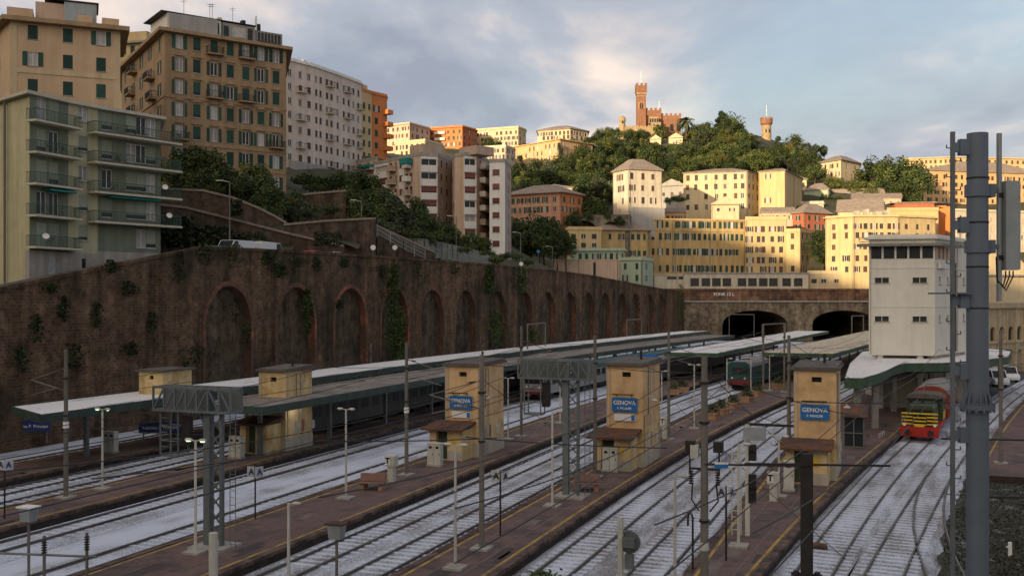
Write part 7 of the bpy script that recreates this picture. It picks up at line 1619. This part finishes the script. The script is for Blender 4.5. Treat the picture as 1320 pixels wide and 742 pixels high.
for u, v, d, r in ((803,181,496,3),(812,184,494,3.4),(822,186,492,3.2),(832,187,490,3),(795,183,497,3.4),(786,182,500,4),(776,184,480,4.5),(772,190,470,4.5),(829,193,484,4),(815,194,482,4),(868,190,486,3),(890,182,492,4),(896,178,494,4),(893,190,486,4),(780,193,470,4.5),(762,192,452,4.5),(885,172,497,2.6),(906,180,495,5)):
    x = (u-660)/F*d; tree('dark' if (u+v) % 3 else 'broad', x, d, terr(x, d)+r*.75, r, 'green tree directly at the foot of the castle walls', 'trees at the foot of the castle')
# ridge trees that stand out
for k, u, v, d, r, lb in (('dark',925,182,500,9,'big dark round tree crown on the ridge left of the round tower, the leftmost'),('dark',945,172,505,10,'broad dark tree on the ridge left of the round tower, the tallest'),('conifer',931,165,510,8,'dark conifer tip sticking out above the ridge trees'),('dark',962,190,500,7,'dark tree just left of the round tower'),('conifer',1003,198,498,7,'layered cedar just right of the round tower'),('broad',1024,193,500,9,'light green tree on the ridge between cedar and umbrella pine'),('umbrella',1049,197,495,8,'umbrella pine with bare branches on the ridge'),('dark',990,207,490,7,'dark tree below the round tower'),('dark',1035,212,480,7,'dark tree below the umbrella pine'),
  ('dark',1128,228,415,9,'large dark tree just right of the square yellow villa'),('dark',1150,226,412,9,'second large dark tree right of the square yellow villa'),('dark',1170,228,418,10,'largest dark tree left of the big orange palazzo'),('dark',1185,238,405,8,'dark tree touching the big orange palazzo'),('broad',1075,240,408,5,'round green bush like tree in front of the square yellow villa'),('broad',1100,246,402,5,'low light green tree below the square yellow villa'),('broad',1120,250,400,6,'light green tree above the long shed roofs'),('dark',1140,250,398,7,'dark tree above the right end of the shed roofs'),('dark',1165,250,400,7,'dark tree in front of the largest one beside the palazzo'),('dark',1062,312,318,6,'tall dark tree squeezed between the two yellow buildings'),('dark',1060,330,316,5,'lower dark tree squeezed between the two yellow buildings'),('olive',1040,235,440,5,'olive tree left of the square yellow villa'),
  ('broad',730,168+23,440,6,'green tree between the skyline houses and the golden palazzo'),('broad',633,192,420,6,'lone green tree on the skyline left of the golden palazzo'),('bush',870,257,352,4,'green garden bush beside the grey annex')):
    tp(k, u, v, d, r, lb, None)
for u, v, d, r in ((668,305,268,5),(685,302,272,6),(702,300,270,6),(718,310,262,5),(675,318,255,5),(695,318,250,5),(712,322,252,4),(660,318,250,4),(730,318,258,4)): tp('dark', u, v, d, r, 'dark green tree in the clump below the pink palazzo', 'dark trees below the pink palazzo')
for u, v, d, r in ((757,282,312,3.2),(770,276,316,4),(782,282,311,3.2),(745,284,314,3.5),(730,270,318,4.5),(738,285,308,3),(765,268,320,5),(800,286,309,2.6)): tp('dark', u, v, d, r, 'dark green shrub tree on top of the stone viaduct', 'shrub trees on the viaduct')
for i, (u, v, d, r, k) in enumerate(((225,222,136,3.2,'broad'),(243,214,138,3.6,'dark'),(262,216,137,3.6,'broad'),(282,232,134,3.2,'dark'),(236,236,131,2.4,'dark'),(258,238,131,2.3,'dark'),(322,232,141,3.6,'broad'),(310,246,136,2.6,'dark'),(336,246,138,3,'dark'),(350,262,136,2.6,'dark'),(366,270,140,2.6,'autumn'),(298,246,133,2.3,'dark'),(375,262,143,2.6,'dark'),(328,260,134,2.2,'bush'),(346,272,133,2.0,'bush'),(276,246,131,1.8,'bush'))):
    tp(k, u, v, d, r, {'broad':'green leafy tree in the garden in front of the ornate brown building','dark':'dark leafy tree in the garden in front of the ornate brown building','autumn':'reddish shrub tree at the end of the upper terrace wall','bush':'low bush on top of the upper terrace wall'}[k], {'broad':'green garden trees by the brown building','dark':'dark garden trees by the brown building','bush':'bushes on the upper terrace wall'}.get(k))
for i, (u, v, d, r, k) in enumerate(((470,246,172,3.8,'dark'),(452,262,156,3.5,'dark'),(488,266,165,4,'dark'),(510,282,158,4,'olive'),(530,278,172,3.6,'dark'),(548,294,165,3.4,'dark'),(566,300,170,3,'dark'),(500,300,150,3,'olive'),(530,304,152,2.8,'bush'),(478,285,152,3.5,'dark'),(555,306,155,2.6,'bush'),(605,315,178,3.0,'broad'),(618,318,180,2.6,'broad'),(640,335,172,1.8,'bush'),(395,232,178,3.4,'bush'),(425,236,180,3.4,'bush'),(408,242,165,2.6,'bush'),(440,238,182,3,'dark'),(386,278,140,2.4,'olive'),(400,274,142,2.2,'olive'),(425,270,146,2,'bush'),(460,238,190,3,'dark'),(580,308,172,2.6,'dark'),(512,284,176,3.2,'dark'),(600,322,162,1.6,'bush'),(628,326,165,1.4,'bush'),(658,330,178,2,'bush'),(680,338,190,1.6,'bush'))):
    tp(k, u, v, d, r, {'broad':'bright green round tree at the foot of the middle complex block','dark':'dark tree in the clump between the terrace corner and the complex','olive':'grey green tree above the sharp terrace corner','bush':'low green bush on the left hand terraces'}[k], {'broad':'bright green round trees','dark':'dark trees before the brown and white complex','olive':'grey green trees above the terrace corner','bush':'bushes on the left hand terraces'}[k])
for u, d in ((755,246),(768,248),(778,250),(788,251),(797,252),(806,253)): tp('bush', u, 364, d, 1.3, 'small clipped bush along the end of the street above the wall', 'clipped bushes at the wall end')
# palm beside the castle
q = P(884, 156, 488); r = thing('palm_tree', 'tall palm beside the castle on the hilltop', 'tree', (q.x, q.y, q.z-14))
b = MB(); b.tube([(0,0,0),(.3,0,7),(0,0,14)], [.6,.45,.45], 8); b.build('trunk', M['bark'], r)
b = MB()
for k in range(46):
    a, up = k*2.4, random.uniform(-.5, 1.2); d = Vector((math.cos(a), math.sin(a), 0)); L_ = random.uniform(4.5,6); pv = None
    for j in range(7):
        s = j/6; p_ = d*L_*s*math.cos(up*.6)+Vector((0,0,14+L_*(math.sin(up)*s-.75*s*s)))
        if pv is not None:
            w_ = d.cross(Vector((0,0,1)))*(.55*math.sin(math.pi*(s*.9+.08))+.05); dr_ = Vector((0,0,-.25)); b.face([pv, p_, p_+w_+dr_, pv+w_+dr_], k % 2); b.face([pv, p_, p_-w_+dr_, pv-w_+dr_], k % 2)
        pv = p_
b.build('crown', [M['leaf_grey'], M['leaf_a']], r, fix=False)
# ivy and weeds on walls
def ivy(label, shape, n, s, m_=('ivy','ivy2'), group=None, name='ivy', thick=.35, cat='climbing plant'):
    pts = []; 
    for _ in range(n):
        p_, nr = shape(); pts.append(p_+nr*random.uniform(.02, thick))
    o = pts[0].copy(); b = MB()
    for p_ in pts: leaf(b, p_-o, s, 0 if random.random() < .6 else 1)
    ob = b.build(name, [M[k] for k in m_], loc=o, fix=False); return tag(ob, label, cat, group)
wn = Vector((CH, -SH, 0))
def on_wall(u, v0, v1, wu):
    t = wall_t(u); y = wpos(t, 0, 0)[1]; z0, z1 = zv(v1, y), zv(v0, y); hw = wu/F*y/ math.sin(HD-math.atan((u-660)/F))*.5
    def f():
        z = random.uniform(z0, z1); k = .45+.55*math.sin(math.pi*(z-z0)/(z1-z0)); return Vector(wpos(t+random.gauss(0, hw*.6)*k, random.uniform(-.15,0), z)), wn
    return f
for u, v0, v1, w_, n, lb in ((506,340,470,20,900,'thick dark ivy hanging over the fourth blind arch'),(515,400,470,12,400,'lower ivy clump inside the fourth blind arch'),(628,342,378,12,350,'bright ivy hanging from the wall top over the seventh arch'),(640,400,445,18,450,'ivy clump low on the wall by the seventh arch'),(672,345,378,12,330,'bright ivy hanging over the eighth arch'),(394,372,430,9,300,'dark ivy in the right half of the second arch'),(684,425,440,14,180,'small ivy clump just above the canopies'),(876,366,418,9,420,'bright ivy in the corner between brick wall and tunnel portal')):
    ivy(lb, on_wall(u, v0, v1, w_), n, .22, name='ivy')
for i, (u, v, w_, h_) in enumerate(((262,328,12,14),(300,330,14,14),(228,345,12,20),(340,332,12,10),(352,345,10,14),(362,350,16,8),(402,344,8,14),(490,350,10,14),(160,372,16,12),(120,400,9,20),(50,420,10,20),(76,395,9,20),(235,480,9,14),(250,455,10,12),(380,338,14,8),(446,338,8,7),(540,345,8,10),(580,346,8,8),(300,400,7,16),(312,430,7,20),(440,392,5,7),(90,460,14,16),(200,415,10,16),(170,450,14,14),(30,460,12,18),(140,345,8,8),(60,372,8,8))):
    ivy('dark weeds growing out of the brick retaining wall', on_wall(u+random.uniform(-6,6), v-h_*random.uniform(.5,1.2), v+h_*random.uniform(.4,1.1), w_*random.uniform(1.2,2.2)), 110, .17, ('scrub','ivy'), 'weeds on the brick wall', 'weeds', .25, 'weeds')
def blob(u0, u1, v0, v1, d):
    def f(): 
        p_ = P(random.uniform(u0,u1), random.uniform(v0,v1), d+random.uniform(-1.5,1.5)); return p_, Vector((0,-1,0))
    return f
for u0, u1, v0, v1, d, n, lb in ((208,250,280,318,113,1100,'dark scrub on the bank right of the green apartment block'),(250,300,292,316,114,800,'dark scrub on the bank above the parked cars'),(300,345,300,316,117,400,'thin scrub on the bank behind the white vans'),(405,440,300,316,124,220,'weeds at the foot of the sharp terrace wall'),(296,312,258,278,119,200,'shrub clinging to the slope between the two terrace walls')):
    ivy(lb, blob(u0,u1,v0,v1,d), n, .3, ('scrub','leaf_c'), None, 'scrub', .3, 'scrub')
ivy('bright green ivy falling down the castle wall', blob(842,858,160,205,493), 700, .55, ('ivy2','leaf_b'), None, 'ivy', .5)
for i, (u, v) in enumerate(((700,744),(692,749),(1005,575))): 
    q = G(u, v, .1); ivy('green weed tuft by the track near the bottom edge' if i < 2 else 'weed tuft at the platform edge by the rightmost tower', lambda: (q+Vector((random.gauss(0,.3), random.gauss(0,.3), abs(random.gauss(0,.12)))), Vector((0,0,1))), 70, .1, ('ivy2','ivy'), 'weed tufts by the tracks' if i < 2 else None, 'weeds', .1, 'weeds')

def blade(): 
    for _ in range(60):
        u, v = random.uniform(1215, 1345), random.uniform(585, 748); ok_ = u > np.interp(v, [585,600,620,640,660,690,745], [1300,1272,1246,1232,1224,1218,1214])
        if ok_: break
    q = G(u, v, .05); return q, Vector((0, 0, 1))
ivy('rough dark grass and weeds on the verge at the bottom right', blade, 5200, .075, ('scrub','verge'), None, 'grass', .16); o = [o for o in C.objects if o.name == 'grass'][0]; o['kind'] = 'stuff'
